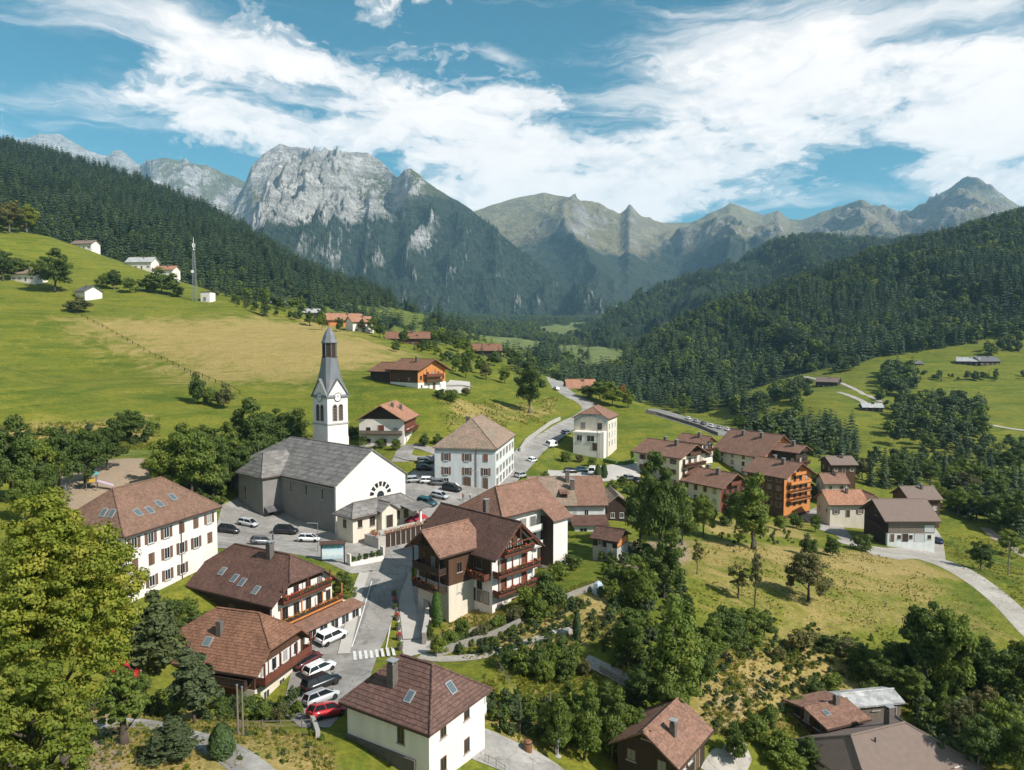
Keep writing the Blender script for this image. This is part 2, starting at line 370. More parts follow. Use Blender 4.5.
def leaf_mat(name, c, c2, c3=None, trans=0.25, hue=0.16):
    """leaves: tone differs leaf by leaf and tree by tree, some light comes through"""
    m, t, bs, out = new_mat(name)
    ri = t.add('ShaderNodeNewGeometry').outputs['Random Per Island']
    ro = t.add('ShaderNodeObjectInfo').outputs['Random']
    col = t.mix(ri, c, c2)
    if c3:
        co = t.add('ShaderNodeTexCoord').outputs['Object']
        col = t.mix(t.ramp(t.noise(co, 0.55, 3.0, 0.6), [(0.48, 0.0), (0.66, 0.85)]), col, c3)
    col = t.mix(1.0, col, t.ramp(ro, [(0, (1 - hue, 1 - hue * 0.8, 1 - hue)), (0.5, (1.0, 1.0, 1.0)), (1, (1 + hue * 1.5, 1 + hue, 1 - hue * 0.5))]), 'MULTIPLY')
    t.set(bs.inputs['Base Color'], col); t.set(bs.inputs['Roughness'], 0.65); t.set(bs.inputs['Specular IOR Level'], 0.25)
    tr = t.add('ShaderNodeBsdfTranslucent', {'Color': col}); mx = t.add('ShaderNodeMixShader', {0: trans})
    t.l.new(bs.outputs[0], mx.inputs[1]); t.l.new(tr.outputs[0], mx.inputs[2]); t.l.new(mx.outputs[0], out.inputs[0])
    return m

MAT = {}
def _mats():
    A = MAT
    A['white'] = plain('white_plaster', (0.80, 0.735, 0.69), 0.85, (0.60, 0.53, 0.47), 0.8, amt=0.7, bump=0.15, stretch=(1.0, 1.0, 0.28))
    A['cream'] = plain('cream_plaster', (0.68, 0.61, 0.50), 0.85, (0.50, 0.44, 0.35), 0.8, amt=0.7, bump=0.15, stretch=(1.0, 1.0, 0.3))
    A['bluewhite'] = plain('pale_plaster', (0.66, 0.68, 0.67), 0.85, (0.46, 0.48, 0.46), 0.8, amt=0.7, bump=0.15, stretch=(1.0, 1.0, 0.3))
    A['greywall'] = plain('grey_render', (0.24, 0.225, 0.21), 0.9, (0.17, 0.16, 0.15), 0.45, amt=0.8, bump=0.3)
    A['stone'] = plain('rubble_stone', (0.33, 0.30, 0.26), 0.9, (0.17, 0.155, 0.135), 2.2, amt=0.9, bump=0.6, bscale=6)
    A['stonedark'] = plain('dark_stone', (0.16, 0.135, 0.12), 0.9, (0.08, 0.07, 0.06), 2.5, amt=0.9, bump=0.6, bscale=5)
    A['concrete'] = plain('concrete', (0.42, 0.40, 0.37), 0.9, (0.30, 0.28, 0.26), 0.8, amt=0.7, bump=0.2)
    A['roofbrown'] = roof_mat('brown_tiles', (0.128, 0.069, 0.052), (0.085, 0.047, 0.037), 0.2)
    A['roofred'] = roof_mat('russet_tiles', (0.235, 0.118, 0.072), (0.165, 0.082, 0.052), 0.23, lines=1.0, joint=0.62)
    A['roofmauve'] = roof_mat('dull_mauve_tiles', (0.245, 0.135, 0.094), (0.17, 0.095, 0.068), 0.2, blotch=0.5)
    A['roofnear'] = roof_mat('banded_brown_tiles', (0.150, 0.083, 0.066), (0.105, 0.060, 0.049), 0.27, lines=1.0, joint=0.55)
    A['roofschool'] = roof_mat('school_tiles', (0.205, 0.118, 0.082), (0.15, 0.088, 0.064), 0.18, lines=0.3, moss=0.35, blotch=0.5)
    A['roofold'] = roof_mat('weathered_tiles', (0.30, 0.20, 0.15), (0.20, 0.165, 0.12), 0.2, moss=0.5)
    A['roofgrey'] = roof_mat('grey_sheet_roof', (0.20, 0.185, 0.17), (0.15, 0.138, 0.128), 0.62, lines=0.8, rough=0.6, tile=1.6, blotch=0.5, joint=0.62)
    A['roofslate'] = roof_mat('slate', (0.15, 0.145, 0.15), (0.10, 0.095, 0.10), 0.22, rough=0.5)
    A['roofgravel'] = plain('gravel_roof', (0.215, 0.158, 0.130), 0.95, (0.155, 0.116, 0.097), 1.6, amt=0.8, bump=0.4, bscale=30)
    A['rooforange'] = roof_mat('orange_tiles', (0.38, 0.19, 0.115), (0.28, 0.14, 0.09), 0.2, lines=0.3)
    A['rooflight'] = roof_mat('corrugated_sheet', (0.44, 0.44, 0.43), (0.33, 0.33, 0.32), 0.3, rough=0.5, tile=1.0)
    A['zinc'] = plain('zinc_sheet', (0.24, 0.24, 0.245), 0.38, (0.15, 0.15, 0.155), 1.2, amt=0.8, metal=0.35, stretch=(1, 1, 0.25))
    A['wood'] = wood_mat('brown_boards', (0.115, 0.058, 0.032), (0.06, 0.032, 0.02))
    A['wooddark'] = wood_mat('dark_boards', (0.058, 0.036, 0.026), (0.03, 0.02, 0.015))
    A['woodorange'] = wood_mat('orange_boards', (0.62, 0.25, 0.08), (0.44, 0.165, 0.05))
    A['woodred'] = wood_mat('red_brown_boards', (0.19, 0.06, 0.034), (0.11, 0.038, 0.024))
    A['woodgrey'] = wood_mat('grey_boards', (0.22, 0.18, 0.145), (0.13, 0.105, 0.085))
    A['fascia'] = plain('fascia', (0.075, 0.045, 0.034), 0.7)
    A['shutter'] = plain('brown_shutter', (0.16, 0.09, 0.06), 0.7, objrand=0.25)
    A['shutterred'] = plain('red_brown_shutter', (0.19, 0.085, 0.055), 0.7, objrand=0.2)
    A['frame'] = plain('white_frame', (0.72, 0.70, 0.66), 0.6)
    A['framewood'] = plain('wood_frame', (0.17, 0.09, 0.05), 0.6)
    A['glass'] = glass_mat('window_glass', curtain=0.3)
    A['skyglass'] = glass_mat('roof_window_glass', (0.10, 0.13, 0.14), 0.04)
    A['door'] = plain('door', (0.12, 0.07, 0.045), 0.6, objrand=0.3)
    A['garage'] = plain('garage_door', (0.50, 0.50, 0.50), 0.6)
    A['metal'] = plain('grey_metal', (0.32, 0.33, 0.34), 0.45, metal=0.6)
    A['whitemetal'] = plain('white_metal', (0.75, 0.75, 0.74), 0.5)
    A['darkmetal'] = plain('dark_metal', (0.04, 0.04, 0.043), 0.5, metal=0.4)
    A['lead'] = plain('lead_flashing', (0.30, 0.30, 0.30), 0.5)
    A['bark'] = plain('bark', (0.10, 0.075, 0.055), 0.95, (0.05, 0.04, 0.03), 6, amt=1.0, bump=0.6, stretch=(1, 1, 0.25))
    A['tuftdry'] = leaf_mat('dry_grass', (0.36, 0.28, 0.10), (0.48, 0.39, 0.16), trans=0.45, hue=0.25)
    A['tuftgreen'] = leaf_mat('rough_grass', (0.16, 0.20, 0.03), (0.28, 0.29, 0.05), trans=0.45, hue=0.25)
    A['leafforest'] = leaf_mat('forest_leaves', (0.045, 0.072, 0.028), (0.085, 0.115, 0.04), trans=0.2, hue=0.12)
    A['barkgrey'] = plain('grey_bark', (0.17, 0.14, 0.115), 0.95, (0.09, 0.075, 0.06), 6, amt=1.0, bump=0.5, stretch=(1, 1, 0.25))
    A['leafyellow'] = leaf_mat('yellow_green_leaves', (0.115, 0.155, 0.018), (0.225, 0.255, 0.032), (0.33, 0.315, 0.05), 0.36)
    A['leafgreen'] = leaf_mat('green_leaves', (0.085, 0.135, 0.022), (0.165, 0.215, 0.036), (0.215, 0.245, 0.042), trans=0.36)
    A['leafdark'] = leaf_mat('dark_leaves', (0.055, 0.092, 0.022), (0.110, 0.155, 0.034), (0.13, 0.165, 0.034), trans=0.36)
    A['leafolive'] = leaf_mat('olive_leaves', (0.088, 0.097, 0.032), (0.155, 0.151, 0.051), (0.203, 0.162, 0.068))
    A['leafrust'] = leaf_mat('turning_leaves', (0.20, 0.10, 0.03), (0.28, 0.17, 0.05))
    A['needle'] = leaf_mat('needles', (0.031, 0.054, 0.027), (0.061, 0.093, 0.041), trans=0.15, hue=0.34)
    A['needlegrey'] = leaf_mat('grey_needles', (0.048, 0.066, 0.028), (0.092, 0.112, 0.042), trans=0.15)
    A['thuja'] = leaf_mat('thuja_sprays', (0.039, 0.065, 0.021), (0.068, 0.104, 0.029), trans=0.1)
    A['topiary'] = leaf_mat('clipped_leaves', (0.06, 0.12, 0.022), (0.09, 0.16, 0.03), trans=0.15)
    A['flowerred'] = leaf_mat('red_flowers', (0.42, 0.035, 0.03), (0.50, 0.10, 0.07), trans=0.1)
    A['flowerorange'] = leaf_mat('orange_flowers', (0.50, 0.16, 0.04), (0.46, 0.07, 0.04), (0.08, 0.10, 0.03), 0.1)
    A['asphalt'] = asphalt_mat('asphalt', (0.215, 0.205, 0.193), (0.17, 0.162, 0.153), 0.3)
    A['asphaltpale'] = asphalt_mat('worn_asphalt', (0.335, 0.315, 0.29), (0.235, 0.22, 0.20))
    A['pave'] = plain('pale_paving', (0.46, 0.43, 0.39), 0.9, (0.36, 0.33, 0.295), 0.5, amt=0.8, bump=0.2)
    A['gravel'] = plain('gravel', (0.36, 0.30, 0.235), 0.95, (0.26, 0.21, 0.16), 0.6, amt=0.9, bump=0.5, bscale=25)
    A['track'] = asphalt_mat('track_surface', (0.42, 0.385, 0.34), (0.33, 0.295, 0.25), 0.2)
    A['paint'] = plain('road_paint', (0.70, 0.69, 0.66), 0.8, (0.45, 0.44, 0.42), 2.0, amt=0.8)
_mats()

def ground_mat():
    m, t, bs, _ = new_mat('meadow')
    pos = t.add('ShaderNodeNewGeometry').outputs['Position']
    at = t.add('ShaderNodeAttribute', attribute_name='cover').outputs['Color']
    sp = t.add('ShaderNodeSeparateColor', {0: at})
    dry, bare, lush = sp.outputs[0], sp.outputs[1], sp.outputs[2]
    n1 = t.noise(pos, 0.035, 5.0, 0.6); n2 = t.noise(pos, 0.22, 6.0, 0.65); n3 = t.noise(pos, 1.6, 6.0, 0.7)
    # mowing streaks and sheep steps follow the contours
    stv = t.add('ShaderNodeMapping', {'Vector': pos, 'Scale': (0.035, 0.035, 0.75)}).outputs[0]
    n4 = t.noise(stv, 1.0, 6.0, 0.68, 0.6); n5 = t.noise(pos, 0.09, 6.0, 0.7, 1.0); n6 = t.noise(pos, 0.55, 5.0, 0.7)
    g = t.mix(t.ramp(n1, [(0.35, 0.0), (0.65, 1.0)]), (0.110, 0.142, 0.018), (0.185, 0.190, 0.030))
    g = t.mix(t.ramp(n2, [(0.40, 0.0), (0.70, 0.6)]), g, (0.080, 0.115, 0.016))
    g = t.mix(t.m('MULTIPLY', lush, 0.75), g, (0.092, 0.125, 0.014))
    g = t.mix(t.ramp(n5, [(0.46, 0.0), (0.64, 0.75)]), g, (0.195, 0.190, 0.022))
    g = t.mix(t.ramp(n4, [(0.45, 0.0), (0.62, 0.6)]), g, (0.21, 0.20, 0.028))
    g = t.mix(t.ramp(n4, [(0.34, 0.85), (0.46, 0.0)]), g, (0.072, 0.110, 0.014))
    g = t.mix(t.ramp(n6, [(0.50, 0.0), (0.66, 0.55)]), g, (0.066, 0.096, 0.014))
    d = t.mix(t.ramp(n2, [(0.35, 0.0), (0.65, 1.0)]), (0.36, 0.265, 0.10), (0.27, 0.215, 0.065))
    d = t.mix(t.ramp(n4, [(0.4, 0.0), (0.7, 0.5)]), d, (0.37, 0.285, 0.12))
    dm = t.ramp(t.m('ADD', dry, t.m('ADD', t.m('MULTIPLY', t.m('SUBTRACT', n5, 0.5), 1.9), t.m('MULTIPLY', t.m('SUBTRACT', n2, 0.5), 0.9))), [(0.25, 0.0), (0.75, 1.0)])
    g = t.mix(dm, g, d)
    b = t.mix(t.ramp(n3, [(0.35, 0.0), (0.65, 1.0)]), (0.37, 0.285, 0.20), (0.27, 0.205, 0.14))
    bm = t.ramp(t.m('ADD', bare, t.m('MULTIPLY', t.m('SUBTRACT', n2, 0.5), 0.7)), [(0.3, 0.0), (0.6, 1.0)])
    g = t.mix(bm, g, b)
    g = t.mix(1.0, g, t.ramp(n3, [(0.25, 0.52), (0.75, 1.30)]), 'MULTIPLY')
    t.set(bs.inputs['Base Color'], g); t.set(bs.inputs['Roughness'], 0.95); t.set(bs.inputs['Specular IOR Level'], 0.1)
    hb = t.m('ADD', t.m('MULTIPLY', t.noise(pos, 2.5, 5.0, 0.7), 0.5), t.m('MULTIPLY', n2, 2.0))
    bp = t.add('ShaderNodeBump', {'Height': hb, 'Strength': 0.6, 'Distance': 0.35}); t.set(bs.inputs['Normal'], bp)
    return m
def mountain_mat(name, rock, rock2, grass, forest, zf, zr, soft=120.0, bumpd=12.0, sc=1.0, steep=0.62, tilt=None, low=None):
    """forest below, alpine grass between, bare rock on steep and high ground"""
    m, t, bs, _ = new_mat(name)
    ge = t.add('ShaderNodeNewGeometry'); pos = ge.outputs['Position']
    z = t.add('ShaderNodeSeparateXYZ', {0: pos}).outputs[2]; nz = t.add('ShaderNodeSeparateXYZ', {0: ge.outputs['True Normal']}).outputs[2]
    n1 = t.noise(pos, 0.0016 * sc, 7.0, 0.62); n2 = t.noise(pos, 0.008 * sc, 8.0, 0.68); n3 = t.noise(pos, 0.05, 4.0, 0.6)
    strat = t.noise(t.add('ShaderNodeMapping', {'Vector': pos, 'Rotation': (0.25, 0.5, 0.0), 'Scale': (0.002, 0.002, 0.022)}).outputs[0], sc, 5.0, 0.65)
    r = t.mix(t.ramp(n2, [(0.38, 0.0), (0.62, 1.0)]), rock, rock2)
    r = t.mix(1.0, r, t.ramp(strat, [(0.32, 0.60), (0.66, 1.25)]), 'MULTIPLY')
    r = t.mix(1.0, r, t.ramp(n3, [(0.3, 0.75), (0.7, 1.2)]), 'MULTIPLY')
    zz = t.m('ADD', z, t.m('MULTIPLY', t.m('SUBTRACT', n1, 0.5), soft * 4.0)); zz = t.m('ADD', zz, t.m('MULTIPLY', t.m('SUBTRACT', n2, 0.5), soft * 2.4))
    if tilt:
        X = t.add('ShaderNodeSeparateXYZ', {0: pos}).outputs[0]
        zz = t.m('SUBTRACT', zz, t.m('MULTIPLY', t.m('DIVIDE', t.m('SUBTRACT', X, tilt[0]), tilt[1], clamp=True), tilt[2]))
    gm = t.ramp(t.m('ADD', nz, t.m('MULTIPLY', t.m('SUBTRACT', n2, 0.5), 0.55)), [(steep - 0.08, 0.0), (steep + 0.08, 1.0)])
    hi = t.m('SUBTRACT', 1.0, t.m('DIVIDE', t.m('SUBTRACT', zz, zr), soft, clamp=True))
    g2 = t.mix(t.ramp(n2, [(0.4, 0.0), (0.6, 1.0)]), grass, tuple(v * 0.7 for v in grass))
    c = t.mix(t.m('MULTIPLY', gm, hi), r, g2)
    f2 = t.mix(t.ramp(n3, [(0.35, 0.0), (0.65, 1.0)]), forest, tuple(v * 0.5 for v in forest))
    fm = t.m('SUBTRACT', 1.0, t.m('DIVIDE', t.m('SUBTRACT', zz, zf), soft * 0.6, clamp=True))
    fm = t.m('MULTIPLY', fm, t.ramp(t.m('ADD', nz, t.m('MULTIPLY', t.m('SUBTRACT', n2, 0.5), 0.5)), [(steep - 0.52, 0.0), (steep - 0.36, 1.0)]))
    if low is not None: fm = t.m('MULTIPLY', fm, t.m('DIVIDE', t.m('SUBTRACT', t.m('ADD', z, t.m('MULTIPLY', t.m('SUBTRACT', n2, 0.5), 60.0)), low), 14.0, clamp=True))
    c = t.mix(fm, c, f2)
    t.set(bs.inputs['Base Color'], c); t.set(bs.inputs['Roughness'], 0.95); t.set(bs.inputs['Specular IOR Level'], 0.1)
    hb = t.m('ADD', t.m('ADD', t.m('MULTIPLY', n2, 3.0), n3), t.m('MULTIPLY', strat, 1.0))
    bp = t.add('ShaderNodeBump', {'Height': hb, 'Strength': 0.9, 'Distance': bumpd}); t.set(bs.inputs['Normal'], bp)
    return m

# ---------------------------------------------------------------- terrain
def in_poly(x, y, poly):
    inside = np.zeros(x.shape, bool); d = np.full(x.shape, 1e9); n = len(poly)
    for i in range(n):
        (x0, y0), (x1, y1) = poly[i], poly[(i + 1) % n]
        c = (y0 > y) != (y1 > y)
        xi = (x1 - x0) * (y - y0) / (y1 - y0 + 1e-12) + x0
        inside ^= c & (x < xi)
        ex, ey = x1 - x0, y1 - y0
        tt = np.clip(((x - x0) * ex + (y - y0) * ey) / (ex * ex + ey * ey + 1e-9), 0, 1)
        d = np.minimum(d, np.hypot(x - x0 - tt * ex, y - y0 - tt * ey))
    return np.where(inside, d, -d)
def soft_poly(x, y, pxs, feather=4.0):
    poly = [tuple(G(*p)[:2]) for p in pxs]
    return np.clip(0.5 + in_poly(x, y, poly) / feather, 0, 1)

def grid_faces(nr, nc):
    i = np.arange((nr - 1) * (nc - 1)); r = i // (nc - 1); c = i % (nc - 1); a = r * nc + c
    return np.stack([a, a + 1, a + nc + 1, a + nc], -1)

def make_ground():
    nr, nc = 430, 430
    Y = np.geomspace(24, 770, nr)[:, None] * np.ones((1, nc))
    T = np.linspace(-1.12, 1.12, nc)[None, :] * np.ones((nr, 1))
    X = T * Y; Z = H(X, Y)
    V = np.stack([X, Y, Z], -1).reshape(-1, 3)
    x, y = V[:, 0].astype(float), V[:, 1].astype(float)
    dry = np.zeros(len(V)); bare = np.zeros(len(V)); lush = np.zeros(len(V))
    dry = np.maximum(dry, 1.2 * soft_poly(x, y, [(92, 324), (200, 322), (320, 324), (350, 338), (395, 350), (385, 362), (330, 368), (300, 376), (225, 378), (165, 354)], 60))
    dry = np.maximum(dry, 0.50 * soft_poly(x, y, [(640, 540), (760, 545), (860, 548), (960, 590), (1015, 640), (900, 640), (800, 660), (720, 610), (660, 560)], 10))
    dry = np.maximum(dry, 0.85 * soft_poly(x, y, [(680, 540), (900, 552), (960, 580), (840, 572), (740, 556)], 6))
    dry = np.maximum(dry, 0.95 * soft_poly(x, y, [(700, 650), (800, 640), (900, 690), (860, 705), (740, 720), (690, 740)], 5))
    dry = np.maximum(dry, 0.85 * soft_poly(x, y, [(455, 590), (520, 615), (600, 590), (640, 620), (560, 660), (470, 650), (440, 640)], 5))
    dry = np.maximum(dry, 0.75 * soft_poly(x, y, [(60, 700), (210, 705), (330, 755), (340, 790), (60, 790)], 3))
    dry = np.maximum(dry, 0.8 * soft_poly(x, y, [(490, 720), (540, 690), (560, 740), (530, 760)], 2))
    dry = np.maximum(dry, 0.8 * soft_poly(x, y, [(430, 398), (560, 395), (556, 415), (500, 425), (450, 432)], 6) * 0.6)
    dry = np.maximum(dry, 0.7 * soft_poly(x, y, [(0, 425), (150, 415), (150, 440), (0, 450)], 6))
    dry = np.maximum(dry, 0.6 * soft_poly(x, y, [(700, 535), (820, 540), (810, 520), (700, 515)], 5))
    bare = np.maximum(bare, soft_poly(x, y, [(20, 505), (30, 480), (90, 464), (150, 459), (180, 470), (160, 500), (100, 520), (60, 530)], 4))
    bare = np.maximum(bare, 0.42 * soft_poly(x, y, [(700, 700), (760, 665), (790, 672), (740, 740), (700, 740)], 3))
    bare = np.maximum(bare, 0.55 * soft_poly(x, y, [(590, 545), (690, 540), (700, 560), (620, 580)], 4))
    bare = np.maximum(bare, 0.75 * soft_poly(x, y, [(60, 720), (110, 712), (140, 735), (120, 775), (80, 775)], 3))
    lush = np.maximum(lush, soft_poly(x, y, [(0, 290), (90, 325), (190, 372), (210, 400), (100, 410), (0, 420)], 10))
    lush = np.maximum(lush, soft_poly(x, y, [(605, 402), (650, 408), (700, 430), (720, 445), (630, 455), (600, 450)], 6))
    lush = np.maximum(lush, 0.9 * soft_poly(x, y, [(400, 365), (560, 380), (560, 400), (430, 425), (350, 430), (340, 370)], 8))
    lush = np.maximum(lush, 0.9 * soft_poly(x, y, [(540, 555), (620, 560), (640, 640), (560, 640)], 5))
    lush = np.maximum(lush, 0.8 * soft_poly(x, y, [(790, 360), (1023, 350), (1023, 420), (800, 410)], 20))
    me = fast_mesh('ground', V, grid_faces(nr, nc), ground_mat(), True)
    ca = me.color_attributes.new('cover', 'FLOAT_COLOR', 'POINT')
    ca.data.foreach_set('color', np.stack([dry, bare, lush, np.ones(len(V))], -1).astype(np.float32).ravel())
    tag(link('ground', me), kind='structure')
make_ground()

def mountain(name, sil, foot, mat, nc=220, nr=140, amp=100.0, sx=300.0, sy=900.0, seed=1, jit=2.0, back=0.5, shape=1.0, octv=6, follow=False, jfreq=18.0, soft=9.0, carve=0.38):
    """a range: its crest stands at sil [(px, py, distance)], its foot at foot(px) -> (distance, height)"""
    s = np.array(sil, float); px = np.linspace(s[0, 0], s[-1, 0], nc)
    py = np.interp(px, s[:, 0], s[:, 1]); D = np.interp(px, s[:, 0], s[:, 2])
    py = py + jit * (fbm(px / jfreq, px * 0 + seed, 5, seed, 0.6) - 0.5) * 2
    tx = (px - 512) / F
    zr = CZ + D * np.tan(np.arctan((385 - py) / F) - PITCH)
    Df = np.array([foot(p)[0] for p in px]); zf = np.array([foot(p)[1] for p in px])
    nb = max(6, nr // 6)
    t = np.concatenate([np.linspace(0, 1, nr - nb), 1 + np.linspace(0, back, nb + 1)[1:]])[:, None]
    Y = Df + (D - Df) * t; X = tx * Y
    base = np.where(t <= 1, zf + (zr - zf) * np.power(np.clip(t, 0, 1), shape), zr - (zr - zf) * (t - 1) / max(back, 0.01) * 0.55)
    env = np.clip(np.minimum(t / 0.12, 1), 0, 1) * np.clip(1 - np.exp(-np.abs(1 - t) * soft), 0, 1) + 0.0
    wx = (fbm(X / sx / 1.7, Y / sx / 1.7, 3, seed + 40) - 0.5) * sx * 0.9
    n = ridged((X + wx) / sx, (Y + wx * 0.5) / sy, octv, seed) - carve
    fine = fbm(X / sx * 5, Y / sx * 5, 5, seed + 20, 0.6) - 0.5
    Z = base + amp * env * (n + 0.22 * fine)
    V = np.stack([X, Y, Z], -1).reshape(-1, 3)
    me = fast_mesh(name, V, grid_faces(nr, nc), mat, True)
    tag(link(name, me), kind='structure')
    return X, Y, Z, t

def hf(px, D):
    return D, float(H(np.array([(px - 512) / F * D]), np.array([float(D)]))[0]) - 0.8
FOREST = (0.028, 0.040, 0.022)
m_hill = mountain_mat('wooded_hill', (0.30, 0.29, 0.26), (0.2, 0.19, 0.17), (0.13, 0.16, 0.05), FOREST, 2000, 3000, bumpd=3.0, sc=4.0, steep=0.3)
m_left = mountain_mat('wooded_slope', (0.30, 0.29, 0.26), (0.2, 0.19, 0.17), (0.14, 0.17, 0.035), FOREST, 2000, 3000, bumpd=3.0, sc=4.0, steep=0.3, low=78.0)
m_valley = mountain_mat('valley_meadow', (0.2, 0.2, 0.17), (0.2, 0.19, 0.17), (0.15, 0.18, 0.06), FOREST, -200, 3000, bumpd=2.0, sc=4.0, steep=0.2)
m_rock = mountain_mat('limestone_massif', (0.52, 0.50, 0.47), (0.30, 0.29, 0.275), (0.14, 0.145, 0.075), (0.046, 0.062, 0.040), 400, 900, soft=110, bumpd=30.0, steep=0.60, tilt=(-1300, 800, 460))
m_alp = mountain_mat('alpine_ridge', (0.30, 0.28, 0.25), (0.19, 0.18, 0.165), (0.235, 0.205, 0.115), (0.046, 0.062, 0.040), 640, 2600, soft=170, bumpd=26.0, steep=0.60)
m_far = mountain_mat('far_peaks', (0.42, 0.41, 0.39), (0.26, 0.25, 0.24), (0.17, 0.17, 0.10), (0.04, 0.05, 0.03), 300, 1700, soft=150, bumpd=30.0)

R_hill = mountain('right_hill', [(545, 392, 800), (602, 377, 850), (640, 352, 950), (684, 322, 1050), (725, 306, 1100), (772, 293, 1150), (820, 276, 1200), (872, 256, 1250),
          (950, 236, 1300), (1024, 213, 1350), (1150, 175, 1400), (1330, 140, 1450)], lambda p: hf(p, 745 if p > 790 else 640 + (p - 545) * 0.42), m_hill, 260, 130, 34, 130, 300, 11, 1.5, 0.4)
L_hill = mountain('left_hill', [(-330, 60, 1500), (-150, 100, 1500), (0, 144, 1450), (75, 162, 1400), (140, 181, 1350), (200, 206, 1300), (250, 233, 1250), (300, 265, 1200), (340, 285, 1150),
          (385, 301, 1100), (420, 313, 1050), (470, 333, 1000), (520, 350, 950), (560, 366, 900)], lambda p: hf(p, 600), m_left, 260, 130, 30, 140, 300, 13, 1.5, 0.4)
V_floor = mountain('valley', [(280, 305, 3300), (400, 312, 3300), (450, 316, 3300), (520, 319, 3200), (570, 319, 3200), (620, 316, 3200), (700, 312, 3200)], lambda p: hf(p, 745), m_valley, 120, 90, 26, 240, 400, 17, 0.5, 0.2)
D_ridge = mountain('dark_ridge', [(520, 366, 1600), (550, 352, 1700), (572, 345, 1800), (590, 330, 1900), (612, 311, 2000), (637, 294, 2100), (677, 282, 2300), (737, 262, 2500), (782, 240, 2700), (817, 238, 2800),
          (902, 242, 2900), (947, 232, 3000), (1024, 208, 3000), (1150, 180, 3000), (1300, 160, 3000)], lambda p: (1350, 0.0), m_hill, 260, 110, 110, 330, 700, 19, 2.5, 0.35)
M_rock = mountain('rock_massif', [(150, 260, 4300), (215, 222, 4500), (236, 205, 4600), (250, 182, 4650), (256, 166, 4700), (268, 153, 4750), (278, 147, 4780), (284, 143, 4800), (292, 146, 4810), (312, 149, 4850), (340, 151, 4900), (370, 153, 4850),
          (384, 161, 4800), (394, 172, 4700), (400, 177, 4600), (406, 170, 4500), (412, 168, 4480), (420, 174, 4450), (426, 180, 4430), (440, 190, 4400), (470, 209, 4300), (500, 233, 4200), (530, 258, 4100), (560, 284, 4000), (600, 307, 3900), (650, 322, 3800)],
          lambda p: (2900 if p > 330 else 2500, 40.0), m_rock, 480, 270, 500, 380, 900, 23, 2.0, 0.4, 0.85, 9, jfreq=14, carve=0.56, soft=7.0)
M_alp = mountain('alpine_range', [(420, 240, 6200), (470, 213, 6300), (492, 205, 6400), (520, 197, 6500), (545, 193, 6500), (572, 198, 6400), (600, 207, 6300), (618, 214, 6200), (624, 209, 6100), (628, 203, 6100), (633, 209, 6100), (640, 216, 6200),
          (660, 223, 6600), (690, 223, 7000), (708, 213, 7200), (727, 203, 7300), (745, 210, 7300), (760, 216, 7300), (775, 210, 7300), (786, 219, 7300), (800, 219, 7200), (830, 208, 7000), (857, 202, 6900), (878, 209, 6900),
          (896, 214, 7000), (910, 209, 7600), (930, 196, 8000), (945, 187, 8000), (962, 178, 8000), (976, 183, 8000), (990, 191, 8000), (1010, 204, 7800), (1040, 222, 7600), (1150, 230, 7600), (1300, 210, 7600)],
          lambda p: (3900, 230.0), m_alp, 520, 190, 420, 700, 1700, 29, 1.3, 0.35, 0.8, 8, jfreq=16, soft=4.0)
M_far = mountain('far_range', [(-330, 150, 8000), (-100, 140, 8200), (0, 142, 8300), (38, 139, 8500), (50, 133, 8600), (66, 135, 8600), (84, 144, 8500), (104, 156, 8400), (114, 158, 8300), (121, 151, 8300), (128, 150, 8300), (138, 158, 8200), (147, 166, 8000),
          (156, 160, 6900), (165, 158, 6800), (192, 161, 6800), (214, 167, 6700), (235, 176, 6500), (255, 185, 6500), (320, 205, 6500)], lambda p: (4600, 300.0), m_far, 320, 130, 330, 480, 1300, 31, 2.0, 0.35, 0.8, 8, jfreq=10)
